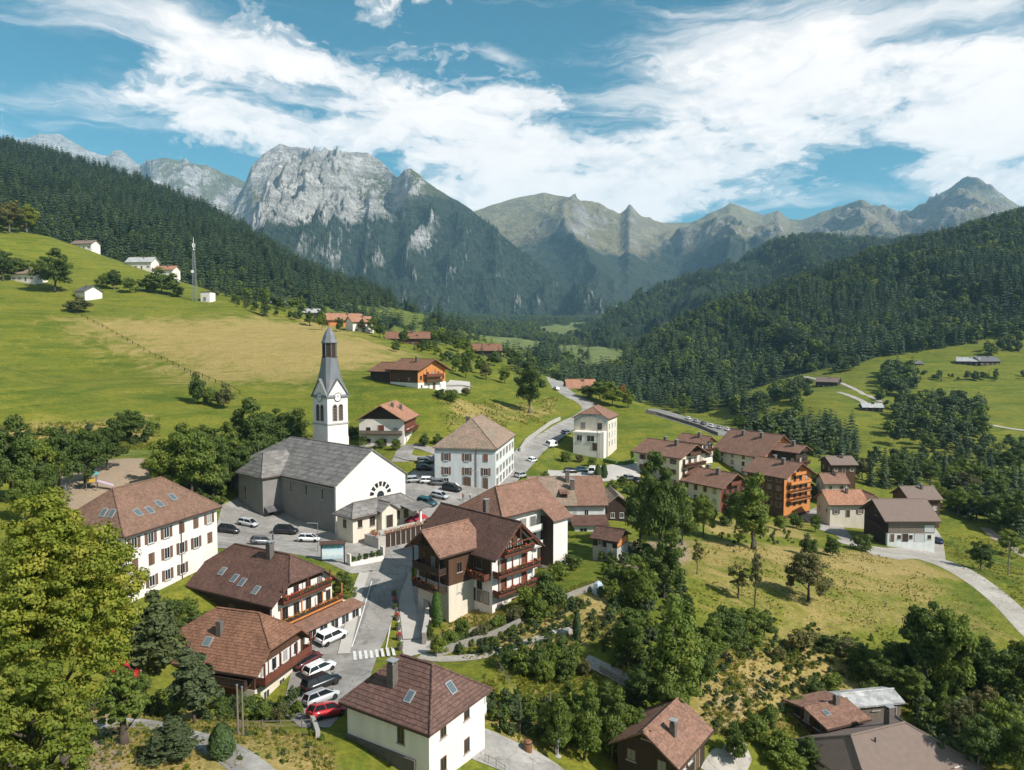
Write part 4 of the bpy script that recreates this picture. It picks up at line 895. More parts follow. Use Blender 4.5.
SIDE = {'R': 0.0, 'L': -math.pi / 2, 'B': math.pi, 'F': math.pi / 2}   # R: wall facing -y, L: facing -x, B: +y, F: +x
class Bld:
    """a building: origin at its near wall corner, x runs along one wall, y along the other"""
    def __init__(s, name, label, A, D, ang, L, Wd, ov=0.6, z0=0.0, cat='house', group=None, corner=True):
        e = P(A[0], A[1], D); a = math.radians(ang); s.ca, s.sa = math.cos(a), math.sin(a)
        s.ov = ov; s.L = L; s.W = Wd
        ox, oy = (e.x + s.ca * ov - s.sa * ov, e.y + s.sa * ov + s.ca * ov) if corner else (e.x, e.y)
        s.root = tag(empty(name, (ox, oy, z0), a), label, cat, group); s.ze = e.z - z0; s.z0 = z0; s.roofs = {}
    def wxy(s, x, y):
        l = s.root.location; return l.x + s.ca * x - s.sa * y, l.y + s.sa * x + s.ca * y
    def part(s, name, mb, mat, parent=None, loc=None, rot=None): return mb.build(name, mat, parent or s.root, loc, rot)
    def block(s, x0, x1, y0, y1, zt, mat, zb=-4.0, name='wall'): return s.part(name, MB().box(x0, x1, y0, y1, zb, zt), mat)
    def gabled(s, x0, x1, y0, y1, ze, rise, axis='x', c=(0, 0), inset=(None, None), wall=None, roof=None, ov=None, ovg=None, t=0.22, zb=-4.0, key='main', fascia=True, wallname='wall', roofname='roof'):
        """walls up to the roof and the roof on them; ze is the outer edge of the eaves, c clips each end into a hip"""
        ov = s.ov if ov is None else ov; ovg = ov if ovg is None else ovg
        sw = (lambda a, b, z: (a, b, z)) if axis == 'x' else (lambda a, b, z: (b, a, z))
        a0, a1, b0, b1 = (x0, x1, y0, y1) if axis == 'x' else (y0, y1, x0, x1)
        hw = (b1 - b0) / 2 + ov; bm = (b0 + b1) / 2; sl = rise / hw
        A0, A1, B0, B1 = a0 - ovg, a1 + ovg, b0 - ov, b1 + ov
        ins = [(inset[i] if inset[i] is not None else c[i] * hw) for i in (0, 1)]
        pr = lambda p: sw(*p)
        def vt(ax, ci): k = (1 - ci); return (ax, B0 + k * hw, ze + k * rise), (ax, B1 - k * hw, ze + k * rise)
        r0, r1 = (A0 + ins[0], bm, ze + rise), (A1 - ins[1], bm, ze + rise)
        polys = []
        v0, v1 = vt(A0, c[0]), vt(A1, c[1])
        p = [(A0, B0, ze), (A1, B0, ze)] + ([v1[0]] if 0 < c[1] < 1 else []) + [r1, r0] + ([v0[0]] if 0 < c[0] < 1 else [])
        q = [(A1, B1, ze), (A0, B1, ze)] + ([v0[1]] if 0 < c[0] < 1 else []) + [r0, r1] + ([v1[1]] if 0 < c[1] < 1 else [])
        polys += [p, q]
        if c[0] > 0: polys.append([v0[1], v0[0], r0])
        if c[1] > 0: polys.append([v1[0], v1[1], r1])
        polys = [[pr(v) for v in f] for f in polys]
        if axis == 'y': polys = [f[::-1] for f in polys]
        ro = None
        if roof: ro = s.part(roofname, MB().slab(polys, t), roof)
        s.roofs[key] = dict(axis=axis, A0=A0, A1=A1, B0=B0, B1=B1, bm=bm, hw=hw, ze=ze, rise=rise, sl=sl, ins=ins, obj=ro, c=c)
        if wall:
            zt = ze + ov * sl - t * 0.55; zr = ze + rise - t * 0.7; m = MB()
            def prof(ax, ci):
                k = (1 - ci); P0 = [(ax, b0, zb), (ax, b0, zt)]
                if ci == 0: top = [(ax, bm, zr)]
                elif ci >= 1: top = []
                else:
                    zc = ze + k * rise - t * 0.6 + ovg * 0.3; f = min(1.0, (zc - zt) / max(0.01, zr - zt)); w2 = (b1 - b0) / 2
                    top = [(ax, b0 + w2 * f, zt + (zr - zt) * f), (ax, b1 - w2 * f, zt + (zr - zt) * f)]
                return P0 + top + [(ax, b1, zt), (ax, b1, zb)]
            f0 = [pr(v) for v in prof(a0, c[0])]; f1 = [pr(v) for v in prof(a1, c[1])]
            side = [[pr(v) for v in ((a0, b0, zb), (a1, b0, zb), (a1, b0, zt), (a0, b0, zt))], [pr(v) for v in ((a1, b1, zb), (a0, b1, zb), (a0, b1, zt), (a1, b1, zt))]]
            fl = axis == 'y'
            m.poly(*(f0 if not fl else f0[::-1])); m.poly(*(f1[::-1] if not fl else f1))
            for q in side: m.poly(*(q if not fl else q[::-1]))
            s.part(wallname, m, wall); s.zt = zt
        if fascia and roof:
            m = MB(); e = 0.025
            if axis == 'x': m.box(A0, A1, B0 - e - 0.06, B0 - e, ze - t - 0.05, ze - 0.03)
            else: m.box(B0 - e - 0.06, B0 - e, A0, A1, ze - t - 0.05, ze - 0.03)
            s.part('gutter', m, MAT['fascia'], ro)
        if roof:
            m = MB(); zz = ze + rise
            if axis == 'x': m.tube((r0[0], bm, zz + 0.02), (r1[0], bm, zz + 0.02), 0.14, k=6)
            else: m.tube((bm, r0[0], zz + 0.02), (bm, r1[0], zz + 0.02), 0.14, k=6)
            if abs(r1[0] - r0[0]) > 0.3: s.part('ridge_cap', m, roof, ro)
            if c[0] >= 0.4:
                for v in v0: s.part('hip_cap', MB().tube(Vector(pr(v)) + Vector((0, 0, 0.02)), Vector(pr(r0)) + Vector((0, 0, 0.02)), 0.11, k=6), roof, ro)
            if c[1] >= 0.4:
                for v in v1: s.part('hip_cap', MB().tube(Vector(pr(v)) + Vector((0, 0, 0.02)), Vector(pr(r1)) + Vector((0, 0, 0.02)), 0.11, k=6), roof, ro)
        return ro
    def on_roof(s, key, plane, a, f):
        """a point on a slope: a along the ridge line, f from eaves (0) to ridge (1)"""
        r = s.roofs[key]; z = r['ze'] + f * r['rise']; b = r['B0'] + f * r['hw'] if plane == 0 else r['B1'] - f * r['hw']
        return (a, b, z) if r['axis'] == 'x' else (b, a, z)
    def roof_window(s, key, plane, a, f, w=0.9, h=1.25):
        r = s.roofs[key]; p = s.on_roof(key, plane, a, f); th = math.atan(r['sl'])
        fr = cached(('rw', w, h), lambda: MB().box(-w / 2, w / 2, -h / 2, h / 2, -0.1, 0.09).mesh('roof_window', MAT['lead']))
        gl = cached(('rg', w, h), lambda: MB().box(-w / 2 + 0.1, w / 2 - 0.1, -h / 2 + 0.1, h / 2 - 0.1, 0.06, 0.105).mesh('pane', MAT['skyglass']))
        rz = {('x', 0): 0, ('x', 1): math.pi, ('y', 0): -math.pi / 2, ('y', 1): math.pi / 2}[(r['axis'], plane)]
        M = Matrix.Rotation(rz, 4, 'Z') @ Matrix.Rotation(th, 4, 'X')
        o = link('roof_window', fr, r['obj'], p, M.to_euler()); link('pane', gl, o)
    def chimney(s, x, y, zb, zt, w=0.6, mat='stonedark', cap=True, key='main'):
        ro = s.roofs.get(key, {}).get('obj') or s.root
        o = s.part('chimney', MB().box(x - w / 2, x + w / 2, y - w / 2, y + w / 2, zb, zt), MAT[mat], ro)
        if cap:
            m = MB(); k = w / 2
            for dx in (-1, 1):
                for dy in (-1, 1): m.box(x + dx * k * 0.7 - 0.05, x + dx * k * 0.7 + 0.05, y + dy * k * 0.7 - 0.05, y + dy * k * 0.7 + 0.05, zt - 0.01, zt + 0.26)
            m.box(x - k - 0.08, x + k + 0.08, y - k - 0.08, y + k + 0.08, zt + 0.25, zt + 0.33)
            s.part('chimney_cap', m, MAT['lead'], ro)
    def place(s, side, u, z, off=0.0, x0=0.0, y0=0.0, x1=None, y1=None):
        x1 = s.L if x1 is None else x1; y1 = s.W if y1 is None else y1
        return {'R': (u, y0 - off, z), 'L': (x0 - off, u, z), 'B': (u, y1 + off, z), 'F': (x1 + off, u, z)}[side]
    def win(s, side, u, z, w=1.0, h=1.35, shut=None, frame='frame', sill=True, mull=True, shutmat='shutter', **kw):
        p = s.place(side, u, z, 0.0, **kw); rz = SIDE[side]
        if shut == 'closed':
            sm = cached(('sc', w, h, shutmat), lambda: MB().box(-w / 2, -0.01, -0.07, 0.02, 0, h).box(0.01, w / 2, -0.07, 0.02, 0, h).mesh('closed_shutters', MAT[shutmat]))
            o = link('window', cached(('wf', w, h, frame, mull), lambda: frame_mesh(w, h, MAT[frame], mull)), s.root, p, (0, 0, rz))
            for dx in (-1, 1):
                link('shutter', cached(('s1', w, h, shutmat), lambda: MB().box(-w / 4 + 0.01, w / 4 - 0.01, -0.11, -0.065, 0, h).mesh('shutter', MAT[shutmat])), o, (dx * w / 4, 0, 0))
            return o
        o = link('window', cached(('wf', w, h, frame, mull), lambda: frame_mesh(w, h, MAT[frame], mull)), s.root, p, (0, 0, rz))
        link('pane', cached(('wp', w, h), lambda: MB().box(-w / 2 + 0.06, w / 2 - 0.06, -0.02, 0.02, 0.06, h - 0.06).mesh('pane', MAT['glass'])), o)
        if sill: link('sill', cached(('ws', w), lambda: MB().box(-w / 2 - 0.1, w / 2 + 0.1, -0.16, 0.0, -0.09, -0.005).mesh('sill', MAT['concrete'])), o)
        if shut == 'open':
            sm = cached(('so', w, h, shutmat), lambda: MB().box(-w / 4, w / 4, -0.06, -0.012, 0, h).mesh('shutter', MAT[shutmat]))
            for d in (-1, 1): link('shutter', sm, o, (d * (w / 2 + w / 4 + 0.02), 0, 0))
        return o
    def door(s, side, u, z, w=1.1, h=2.1, mat='door', name='door', handle=True, **kw):
        p = s.place(side, u, z, 0.0, **kw); rz = SIDE[side]
        o = link(name, cached((name, w, h, mat), lambda: MB().box(-w / 2, w / 2, -0.05, 0.02, 0, h).mesh(name, MAT[mat])), s.root, p, (0, 0, rz))
        m = MB().box(-w / 2 - 0.1, -w / 2, -0.09, 0.02, 0, h + 0.1).box(w / 2, w / 2 + 0.1, -0.09, 0.02, 0, h + 0.1).box(-w / 2, w / 2, -0.09, 0.02, h, h + 0.1)
        link('door_frame', cached(('df', w, h), lambda: m.mesh('door_frame', MAT['concrete'])), o)
        if handle: link('handle', cached('hd', lambda: MB().box(-0.02, 0.1, -0.1, -0.052, 0, 0.03).mesh('handle', MAT['metal'])), o, (w / 2 - 0.2, 0, 1.0))
        return o
    def balcony(s, side, u0, u1, z, depth=1.2, rail='wood', h=0.95, flowers=None, posts=(), roofz=None, seed=0, slab='wood', boxes=True, **kw):
        """deck, board railing on three sides, flower boxes along the front"""
        um = (u0 + u1) / 2; L = u1 - u0
        p = s.place(side, um, z, 0.0, **kw); rz = SIDE[side]; h2 = L / 2
        o = s.part('balcony', MB().box(-h2, h2, -depth, 0, -0.16, 0), MAT[slab], None, p, (0, 0, rz))
        m = MB(); e = 0.06
        m.box(-h2, h2, -depth, -depth + e, 0.08, h - 0.1); m.box(-h2, -h2 + e, -depth + e, -0.02, 0.08, h - 0.1); m.box(h2 - e, h2, -depth + e, -0.02, 0.08, h - 0.1)
        s.part('railing', m, MAT[rail], o)
        m = MB(); m.box(-h2 - 0.03, h2 + 0.03, -depth - 0.03, -depth + e + 0.03, h - 0.1, h)
        s.part('handrail', m, MAT[rail], o)
        for q in posts: s.part('post', MB().box(q - um - 0.08, q - um + 0.08, -depth + 0.065, -depth + 0.22, 0, (roofz or 2.6)), MAT[rail], o)
        if flowers:
            if boxes: s.part('flower_box', MB().box(-h2 + 0.1, h2 - 0.1, -depth - 0.27, -depth - 0.04, h - 0.38, h - 0.12), MAT['wooddark'], o)
            f = link('flowers', cached(('fl', round(L, 1), flowers, seed), lambda: flower_mesh(seed + int(L * 10), L - 0.2, MAT[flowers])), o, (-h2 + 0.1, -depth - 0.14, h - 0.12)); f['kind'] = 'stuff'
        return o

def small_house(name, label, A, D, ang, L, Wd, hgt, rise, roof, wall, z0=None, axis='x', wins=3, ov=0.7, base=None, gable=None, cat='house', group=None, storeys=1, chim=True, c=(0, 0)):
    """a plain house: walls, gable roof, a row or two of windows, a door, a chimney"""
    e = P(A[0], A[1], D); z0 = e.z - hgt if z0 is None else z0
    b = Bld(name, label, A, D, ang, L, Wd, ov, z0, cat, group)
    ze = b.ze
    b.gabled(0, L, 0, Wd, ze, rise, axis, c, wall=MAT[wall], roof=MAT[roof], zb=-5)
    if base: b.block(-0.04, L + 0.04, -0.04, Wd + 0.04, ze * 0.42, MAT[base], -5, 'base_wall')
    for k in range(storeys):
        z = ze / storeys * k + 0.95
        if z + 1.1 > ze: z = max(0.3, ze - 1.5)
        for i in range(wins):
            u = L * (i + 0.5) / wins
            if k == 0 and i == wins // 2: b.door('R', u, 0.02, 1.0, min(2.0, ze - 0.3), y0=-0.05 if base else 0)
            else: b.win('R', u, z, 1.0, 1.15, 'open' if wins > 2 else None, y0=-0.05 if base else 0)
        for i in range(max(2, wins - 1)): b.win('L', Wd * (i + 0.5) / max(2, wins - 1), z, 1.0, 1.15, x0=-0.05 if base else 0)
    if chim:
        q = b.on_roof('main', 0, (L if axis == 'x' else Wd) * 0.6, 0.78); b.chimney(q[0], q[1], q[2] - 0.6, q[2] + 1.2, 0.6)
    return b

# --- white house with a banded brown hip roof, by the street below
b = Bld('white_house', 'white house with banded brown hip roof and dark chimney, closest to the camera', (430, 735), 60, 58, 8.6, 9.8, 0.55, -1.6)
b.gabled(0, 8.6, 0, 9.8, b.ze, 3.5, 'y', (1, 1), (3.5, 3.5), MAT['white'], MAT['roofnear'], zb=-5)
for u in (2.0, 5.6): b.win('R', u, 4.2, 0.85, 1.35, None, 'framewood'); b.win('R', u, 1.0, 0.85, 1.35, None, 'framewood')
b.win('L', 3.2, 3.6, 0.8, 1.5, None, 'framewood')
b.block(-0.25, -0.02, 1.5, 9.9, 2.6, MAT['stonedark'], -5, 'stone_plinth')
q = b.on_roof('main', 0, 5.9, 0.52); b.chimney(q[0], q[1], q[2] - 0.8, q[2] + 2.0, 0.75, 'stonedark'); b.roof_window('main', 0, 3.4, 0.42, 0.8, 1.2)
def hip_window(b, x, y, z, th, rz):
    fr = cached(('rw', 0.9, 1.25), lambda: MB().box(-.45, .45, -.62, .62, -0.1, 0.09).mesh('roof_window', MAT['lead'])); gl = cached(('rg', 0.9, 1.25), lambda: MB().box(-.35, .35, -.52, .52, 0.06, 0.105).mesh('pane', MAT['skyglass']))
    o = link('roof_window', fr, b.roofs['main']['obj'], (x, y, z), (Matrix.Rotation(rz, 4, 'Z') @ Matrix.Rotation(th, 4, 'X')).to_euler()); link('pane', gl, o)
hip_window(b, 4.6, 1.05, b.ze + 3.5 * (1.6 / 3.5) + 0.02, math.atan(1.0), 0)
bal = b.balcony('F', 0.5, 4.5, 2.9, 1.1, 'frame', posts=(0.6, 4.4), roofz=2.4, slab='concrete')

# --- school: long white building with a low hip roof
b = Bld('school_building', 'long white three-storey building with brown shutters and a broad hip roof', (124, 537), 90, 72, 16.9, 12, 0.5, 4.7, 'building')
b.gabled(0, 16.9, 0, 12, b.ze, 4.9, 'x', (1, 1), (4.6, 4.8), MAT['white'], MAT['roofschool'], zb=-5)
for i in range(6):
    u = 1.5 + i * 2.75
    b.win('R', u, 6.35, 1.0, 1.5, 'open' if i not in (3, 4) else 'closed'); b.win('R', u, 3.45, 1.0, 1.6, 'open' if i in (2, 3, 4) else 'closed')
    if i < 4: b.win('R', u, 0.5, 1.0, 1.5, 'open' if i else None)
for i in range(4):
    b.win('L', 1.6 + i * 2.9, 6.3, 1.0, 1.5, 'open'); b.win('L', 1.6 + i * 2.9, 3.4, 1.0, 1.5, 'open')
b.door('L', 7, 0.3, 1.4, 2.3)
for a, f in ((4.2, .38), (6.1, .36), (8.3, .44), (11.2, .5)): b.roof_window('main', 0, a, f, 1.0, 1.3)
for y in (3.6, 5.0): hip_window(b, 1.6, y, b.ze + 4.9 * (2.1 / 4.6), math.atan(4.9 / 4.6), -math.pi / 2)
b.part('downpipe', MB().tube((9.6, -0.1, -0.5), (9.6, -0.1, b.ze - 0.2), 0.07), MAT['fascia'])
b.part('downpipe', MB().tube((0.1, -0.1, -0.5), (0.1, -0.1, b.ze - 0.2), 0.07), MAT['fascia'])

# --- restaurant chalet with half-hipped roof and flowered balconies over the street
b = Bld('restaurant_chalet', 'big chalet with dark brown half-hipped roof and two flowered balconies above the street', (271.4, 607), 90, 61, 11.0, 15.2, 0.7, -1.6, 'chalet')
b.gabled(0, 11.0, 0, 15.2, b.ze, 4.7, 'y', (0.52, 0.5), (3.2, 2.8), MAT['white'], MAT['roofbrown'], ovg=0.9, zb=-4)
b.part('gable_boarding', MB().poly((1.6, -0.03, 6.9), (9.4, -0.03, 6.9), (7.8, -0.03, 8.2), (3.2, -0.03, 8.2)), MAT['wood'])
b.balcony('R', 1.0, 9.8, 5.5, 1.1, 'woodred', flowers='flowerred', seed=1, posts=(1.1, 5.4, 9.7), roofz=2.2)
b.balcony('R', 0.2, 11.6, 2.75, 1.5, 'woodorange', flowers='flowerorange', seed=2, posts=(0.3, 3.9, 7.7, 11.5), roofz=2.55)
for u in (2.2, 4.2, 6.4, 8.6): b.win('R', u, 5.55, 0.95, 1.6, None, 'framewood', False); b.win('R', u, 2.85, 1.0, 1.75, None, 'framewood', False)
b.win('R', 10.2, 2.9, 0.9, 1.6, None, 'framewood', False)
b.block(0.4, 13.2, -3.4, -0.02, 2.2, MAT['white'], -4, 'shopfront_wall')
b.part('shopfront_roof', MB().slab([[(0.1, -4.0, 2.15), (13.5, -4.0, 2.15), (13.5, -1.52, 2.62), (0.1, -1.52, 2.62)]], 0.14), MAT['roofmauve'])
for u in (1.6, 3.6, 5.7, 7.8, 9.9, 12.0): b.win('R', u, 0.35, 1.5, 1.4, None, 'frame', y0=-3.4)
b.part('side_boarding', MB().box(-0.09, -0.01, 0.3, 15.0, -1.0, b.ze + 0.3), MAT['wooddark'])  # dark boards here stand in for the shade on this wall under the eaves
for u in (3.2, 7.5, 11.5): b.win('L', u, 3.2, 1.0, 1.2, None, 'framewood', x0=-0.1)
for a, f in ((3.6, .22), (6.8, .30), (8.6, .34), (11.6, .42)): b.roof_window('main', 0, a, f, 0.95, 1.3)
q = b.on_roof('main', 0, 5.4, 0.88); b.chimney(q[0], q[1], q[2] - 0.8, q[2] + 1.9, 0.8, 'stonedark')
b.win('F', 2.5, 3.0, 1.0, 1.3)

# --- lower chalet with russet tiles
b = Bld('russet_chalet', 'chalet with russet tiled half-hipped roof beside the row of parked cars', (255.6, 676.5), 78, 73, 9.8, 11.6, 0.7, -2.8, 'chalet')
b.gabled(0, 9.8, 0, 11.6, b.ze, 4.75, 'y', (0.56, 0.5), (3.7, 3.6), MAT['wood'], MAT['roofred'], ovg=0.9, zb=-4)
b.block(-0.05, 9.85, -0.05, 11.65, 1.5, MAT['cream'], -4, 'base_wall')
b.balcony('R', 0.2, 9.6, 2.1, 1.3, 'woodred', posts=(0.3, 3.3, 6.5, 9.5), roofz=2.5)
for u in (1.4, 3.6, 5.8, 8.0): b.win('R', u, 2.3, 0.95, 1.5, 'open', 'frame', shutmat='frame')
for u in (2.0, 5.0, 7.6): b.win('R', u, -0.6, 1.1, 1.2, None, 'frame', y0=-0.05)
b.door('L', 3.2, -0.4, 1.6, 2.2, 'woodred', x0=-0.05)
b.balcony('L', 0.5, 11.0, 2.1, 1.1, 'wooddark')
q = b.on_roof('main', 0, 6.6, 0.58); b.chimney(q[0], q[1], q[2] - 0.7, q[2] + 1.5, 0.65, 'stonedark', False)
b.roof_window('main', 0, 7.6, 0.42, 1.1, 1.2)

# --- hotel: several wings, flowered gable balconies
b = Bld('hotel', 'large brown-roofed hotel with several wings and flower-hung gable balconies', (492, 560), 100, 46, 9.0, 15, 0.8, -0.2, 'hotel')
W_ = b.root; ze = b.ze
b.gabled(0, 9.0, 0, 15, ze, 4.6, 'y', (0, 0), wall=MAT['white'], roof=MAT['roofbrown'], ovg=1.5, zb=-4)
b.part('gable_boarding', MB().poly((0.35, -0.04, ze + 0.15), (8.65, -0.04, ze + 0.15), (4.5, -0.04, ze + 4.1)), MAT['wood'])
tr = MB()
for p_, q_ in (((0.0, ze + 0.2), (4.5, ze + 4.3)), ((9.0, ze + 0.2), (4.5, ze + 4.3)), ((1.6, ze + 1.75), (7.4, ze + 1.75))): tr.tube((p_[0], -1.35, p_[1]), (q_[0], -1.35, q_[1]), 0.11, k=4)
tr.tube((4.5, -1.35, ze + 1.7), (4.5, -1.35, ze + 4.3), 0.1, k=4); b.part('gable_truss', tr, MAT['woodred'])
b.balcony('R', 1.4, 7.6, 7.2, 1.2, 'woodred', flowers='flowerred', seed=3)
b.balcony('R', 0.1, 8.9, 4.5, 1.3, 'woodred', flowers='flowerred', seed=4, posts=(0.2, 3.0, 6.0, 8.8), roofz=2.55)
b.balcony('R', 0.1, 8.9, 1.75, 1.3, 'woodred', flowers='flowerred', seed=5, posts=(0.2, 3.0, 6.0, 8.8), roofz=2.6)
for u in (2.3, 6.7):
    b.door('R', u, 4.55, 1.2, 2.05, 'woodred', 'balcony_door', False); b.door('R', u, 1.8, 1.2, 2.05, 'woodred', 'balcony_door', False)
for u in (3.3, 5.7): b.win('R', u, 7.35, 1.0, 1.6, None, 'frame', False, y0=-0.05)
for u in (1.5, 4.4, 7.5): b.win('R', u, -0.9, 0.9, 1.2, None, 'framewood')
b.part('side_boarding', MB().box(-0.07, -0.01, 0.2, 3.8, 4.6, ze - 0.1), MAT['wood'])
b.win('L', 2.6, 5.2, 1.1, 1.5, None, 'framewood', x0=-0.08); b.win('L', 2.6, 2.1, 1.1, 1.5, None, 'framewood')
b.balcony('L', 0.3, 4.6, 4.1, 1.3, 'woodred', flowers='flowerred', seed=6)
for u in (1.2, 2.6, 4.0): b.win('L', u, 0.2, 1.2, 1.9, None, 'framewood', False)
# street wing
b.block(-4.86, -0.02, 3.84, 10.76, 3.4, MAT['cream'], -4, 'base_wall')
b.gabled(-4.8, 0.0, 3.9, 10.7, 8.1, 3.1, 'x', (0, 0), wall=MAT['wood'], roof=MAT['roofmauve'], ov=0.6, ovg=2.2, zb=-4, key='wing')
b.part('gable_boarding', MB().poly((-4.84, 4.3, 8.2), (-4.84, 10.3, 8.2), (-4.84, 7.3, 10.7)), MAT['wooddark'])
tr = MB()
for p_, q_ in (((3.5, 8.2), (7.3, 11.0)), ((11.1, 8.2), (7.3, 11.0)), ((4.6, 8.9), (10.0, 8.9)), ((7.3, 8.9), (7.3, 11.0))): tr.tube((-6.8, p_[0], p_[1]), (-6.8, q_[0], q_[1]), 0.1, k=4)
b.part('gable_truss', tr, MAT['wooddark'])
b.balcony('L', 4.3, 10.3, 5.2, 1.5, 'wooddark', posts=(4.4, 7.3, 10.2), roofz=3.0, x0=-4.8); b.balcony('L', 4.3, 10.3, 2.5, 1.5, 'wooddark', posts=(4.4, 7.3, 10.2), roofz=2.6, x0=-4.8, flowers='flowerred', seed=7)
for u in (5.4, 7.3, 9.2):
    b.win('L', u, 5.4, 1.1, 1.7, None, 'framewood', False, x0=-4.8); b.win('L', u, 2.7, 1.1, 1.7, None, 'framewood', False, x0=-4.8)
b.win('R', -2.8, 5.0, 1.0, 1.5, None, 'framewood', y0=3.9); b.win('R', -2.8, 2.0, 1.0, 1.5, None, 'framewood', y0=3.9)
# back block with hip end, bay and balconies
b.gabled(10.4, 23.0, 8.2, 17.4, 10.1, 3.7, 'x', (1, 0), (3.8, None), MAT['white'], MAT['roofmauve'], ov=0.8, zb=-4, key='back')
b.balcony('R', 11.5, 18.8, 6.6, 1.2, 'frame', slab='concrete', y0=8.2); b.balcony('R', 11.5, 18.8, 3.8, 1.2, 'frame', slab='concrete', y0=8.2)
for u in (12.8, 15.2, 17.6):
    b.door('R', u, 6.65, 1.3, 2.1, 'glass', 'balcony_door', False, y0=8.2); b.door('R', u, 3.85, 1.3, 2.1, 'glass', 'balcony_door', False, y0=8.2)
b.block(19.6, 23.4, 5.4, 8.15, 8.3, MAT['white'], -4, 'bay_wall')
b.part('bay_roof', MB().slab([[(18.9, 4.7, 8.35), (24.0, 4.7, 8.35), (24.0, 7.5, 10.16), (18.9, 7.5, 10.16)]], 0.2), MAT['roofmauve'])
b.part('bay_shade_sheet', MB().box(19.5, 19.58, 5.3, 8.1, 0.2, 8.6), MAT['wooddark'])  # dark sheet that paints the shade on the bay's left wall
for u in (12, 15, 18): b.win('F', u, 5.0, 1.0, 1.4, None, x1=23.0)
# annex
b.gabled(7.5, 15.5, 15.2, 23.0, 7.2, 2.7, 'y', (0, 0.9), wall=MAT['cream'], roof=MAT['roofbrown'], ov=0.7, zb=-4, key='annex')
q = b.on_roof('wing', 0, -1.5, 0.9); b.chimney(8.4, 10.0, 8.6, 12.6, 0.7, 'stonedark')

# --- low tourist pavilion in front of the church
b = Bld('pavilion', 'low cream pavilion with grey-brown hip roof against the white church front', (352, 519), 128, 49, 15.3, 4.8, 0.6, 3.0, 'pavilion')
b.gabled(0, 15.3, 0, 4.8, b.ze, 2.1, 'x', (1, 1), (2.6, 2.6), MAT['cream'], MAT['roofgrey'], zb=-4)
b.gabled(5.6, 9.2, -1.3, 1.6, b.ze + 0.3, 1.5, 'y', (0, 0), wall=MAT['cream'], roof=MAT['roofgrey'], ov=0.4, zb=-4, key='porch', fascia=False)
for u in (4.4, 10.4, 12.6): b.win('R', u, 0.7, 1.2, 1.7, None, 'framewood')
b.door('R', 7.4, 0.05, 1.5, 2.3, 'wooddark', y0=-1.3); b.win('L', 2.4, 0.8, 1.0, 1.5, None, 'framewood'); b.win('R', 1.6, 0.9, 1.0, 1.4, None, 'framewood')
b.block(13.6, 14.0, -3.0, -2.6, b.ze - 0.05, MAT['white'], -3, 'porch_post'); b.part('side_roof', MB().slab([[(11.0, -3.6, b.ze - 0.1), (16.2, -3.6, b.ze - 0.1), (16.2, -0.3, b.ze + 0.45), (11.0, -0.3, b.ze + 0.45)]], 0.15), MAT['roofgrey'])

# --- town hall
b = Bld('town_hall', 'tall pale square building with weathered hip roof and red-brown shutters by the plaza', (497, 449), 165, 80, 25, 14.6, 0.45, 3.6, 'building')
b.gabled(0, 25, 0, 14.6, b.ze, 6.1, 'x', (1, 1), (8, 8), MAT['bluewhite'], MAT['roofold'], zb=-5)
for i, y in enumerate((2.3, 6.8, 11.8)):
    b.win('L', y, 6.4, 1.1, 1.8, 'closed' if i == 0 else 'open', shutmat='shutterred'); b.win('L', y, 3.1, 1.1, 1.8, 'open', shutmat='shutterred')
b.door('L', 2.4, 0.02, 1.2, 2.5); b.door('L', 6.8, 0.02, 1.8, 2.6); b.win('L', 11.8, 0.8, 1.3, 1.5)
for i in range(6):
    for z in (6.4, 3.1, 0.6): b.win('R', 2.2 + i * 4.1, z, 1.1, 1.7, 'open')
b.part('downpipe', MB().tube((-0.1, 4.6, -0.5), (-0.1, 4.6, b.ze - 0.2), 0.09), MAT['fascia']); b.part('cornice', MB().box(-0.12, -0.02, 0, 14.6, b.ze - 0.85, b.ze - 0.5), MAT['concrete'])
q = b.on_roof('main', 1, 13, 0.7); b.chimney(q[0], q[1], q[2] - 0.5, q[2] + 1.6, 0.9)
b.roof_window('main', 0, 9, 0.4)

# --- white house with dark wooden gable
b = Bld('gable_house', 'white house with dark wooden gable and lit orange roof behind the church tower', (406, 421), 195, 84, 14, 12.6, 0.8, 9.0, 'house')
b.gabled(0, 14, 0, 12.6, b.ze, 4.3, 'x', (0, 0), wall=MAT['white'], roof=MAT['rooforange'], ovg=1.4, zb=-5)
b.part('gable_boarding', MB().poly((-0.04, 0.0, b.zt), (-0.04, 12.6, b.zt), (-0.04, 6.3, b.zt + 3.7)), MAT['wooddark'])
for u in (2.4, 10.0): b.win('L', u, 4.0, 1.2, 1.3, None, 'framewood'); b.win('L', u, 1.0, 1.2, 1.2, None, 'framewood')
b.door('L', 6.4, 3.7, 1.6, 2.2, 'woodred', 'balcony_door', False); b.door('L', 5.6, 0.05, 1.4, 2.1); b.balcony('L', 0.4, 12.2, 3.6, 1.1, 'woodgrey')
b.balcony('R', 0.5, 12, 3.9, 1.2, 'woodred', flowers='flowerred', seed=8)
b.part('side_boarding', MB().box(0.3, 13.7, -0.06, -0.01, 4.6, b.zt - 0.1), MAT['woodred'])
for u in (2.5, 6.5, 10.5): b.win('R', u, 1.1, 1.1, 1.3)
b.chimney(5.0, 4.6, b.ze + 2.4, b.ze + 4.4, 0.7); b.chimney(8.2, 3.0, b.ze + 1.4, b.ze + 3.6, 0.7)

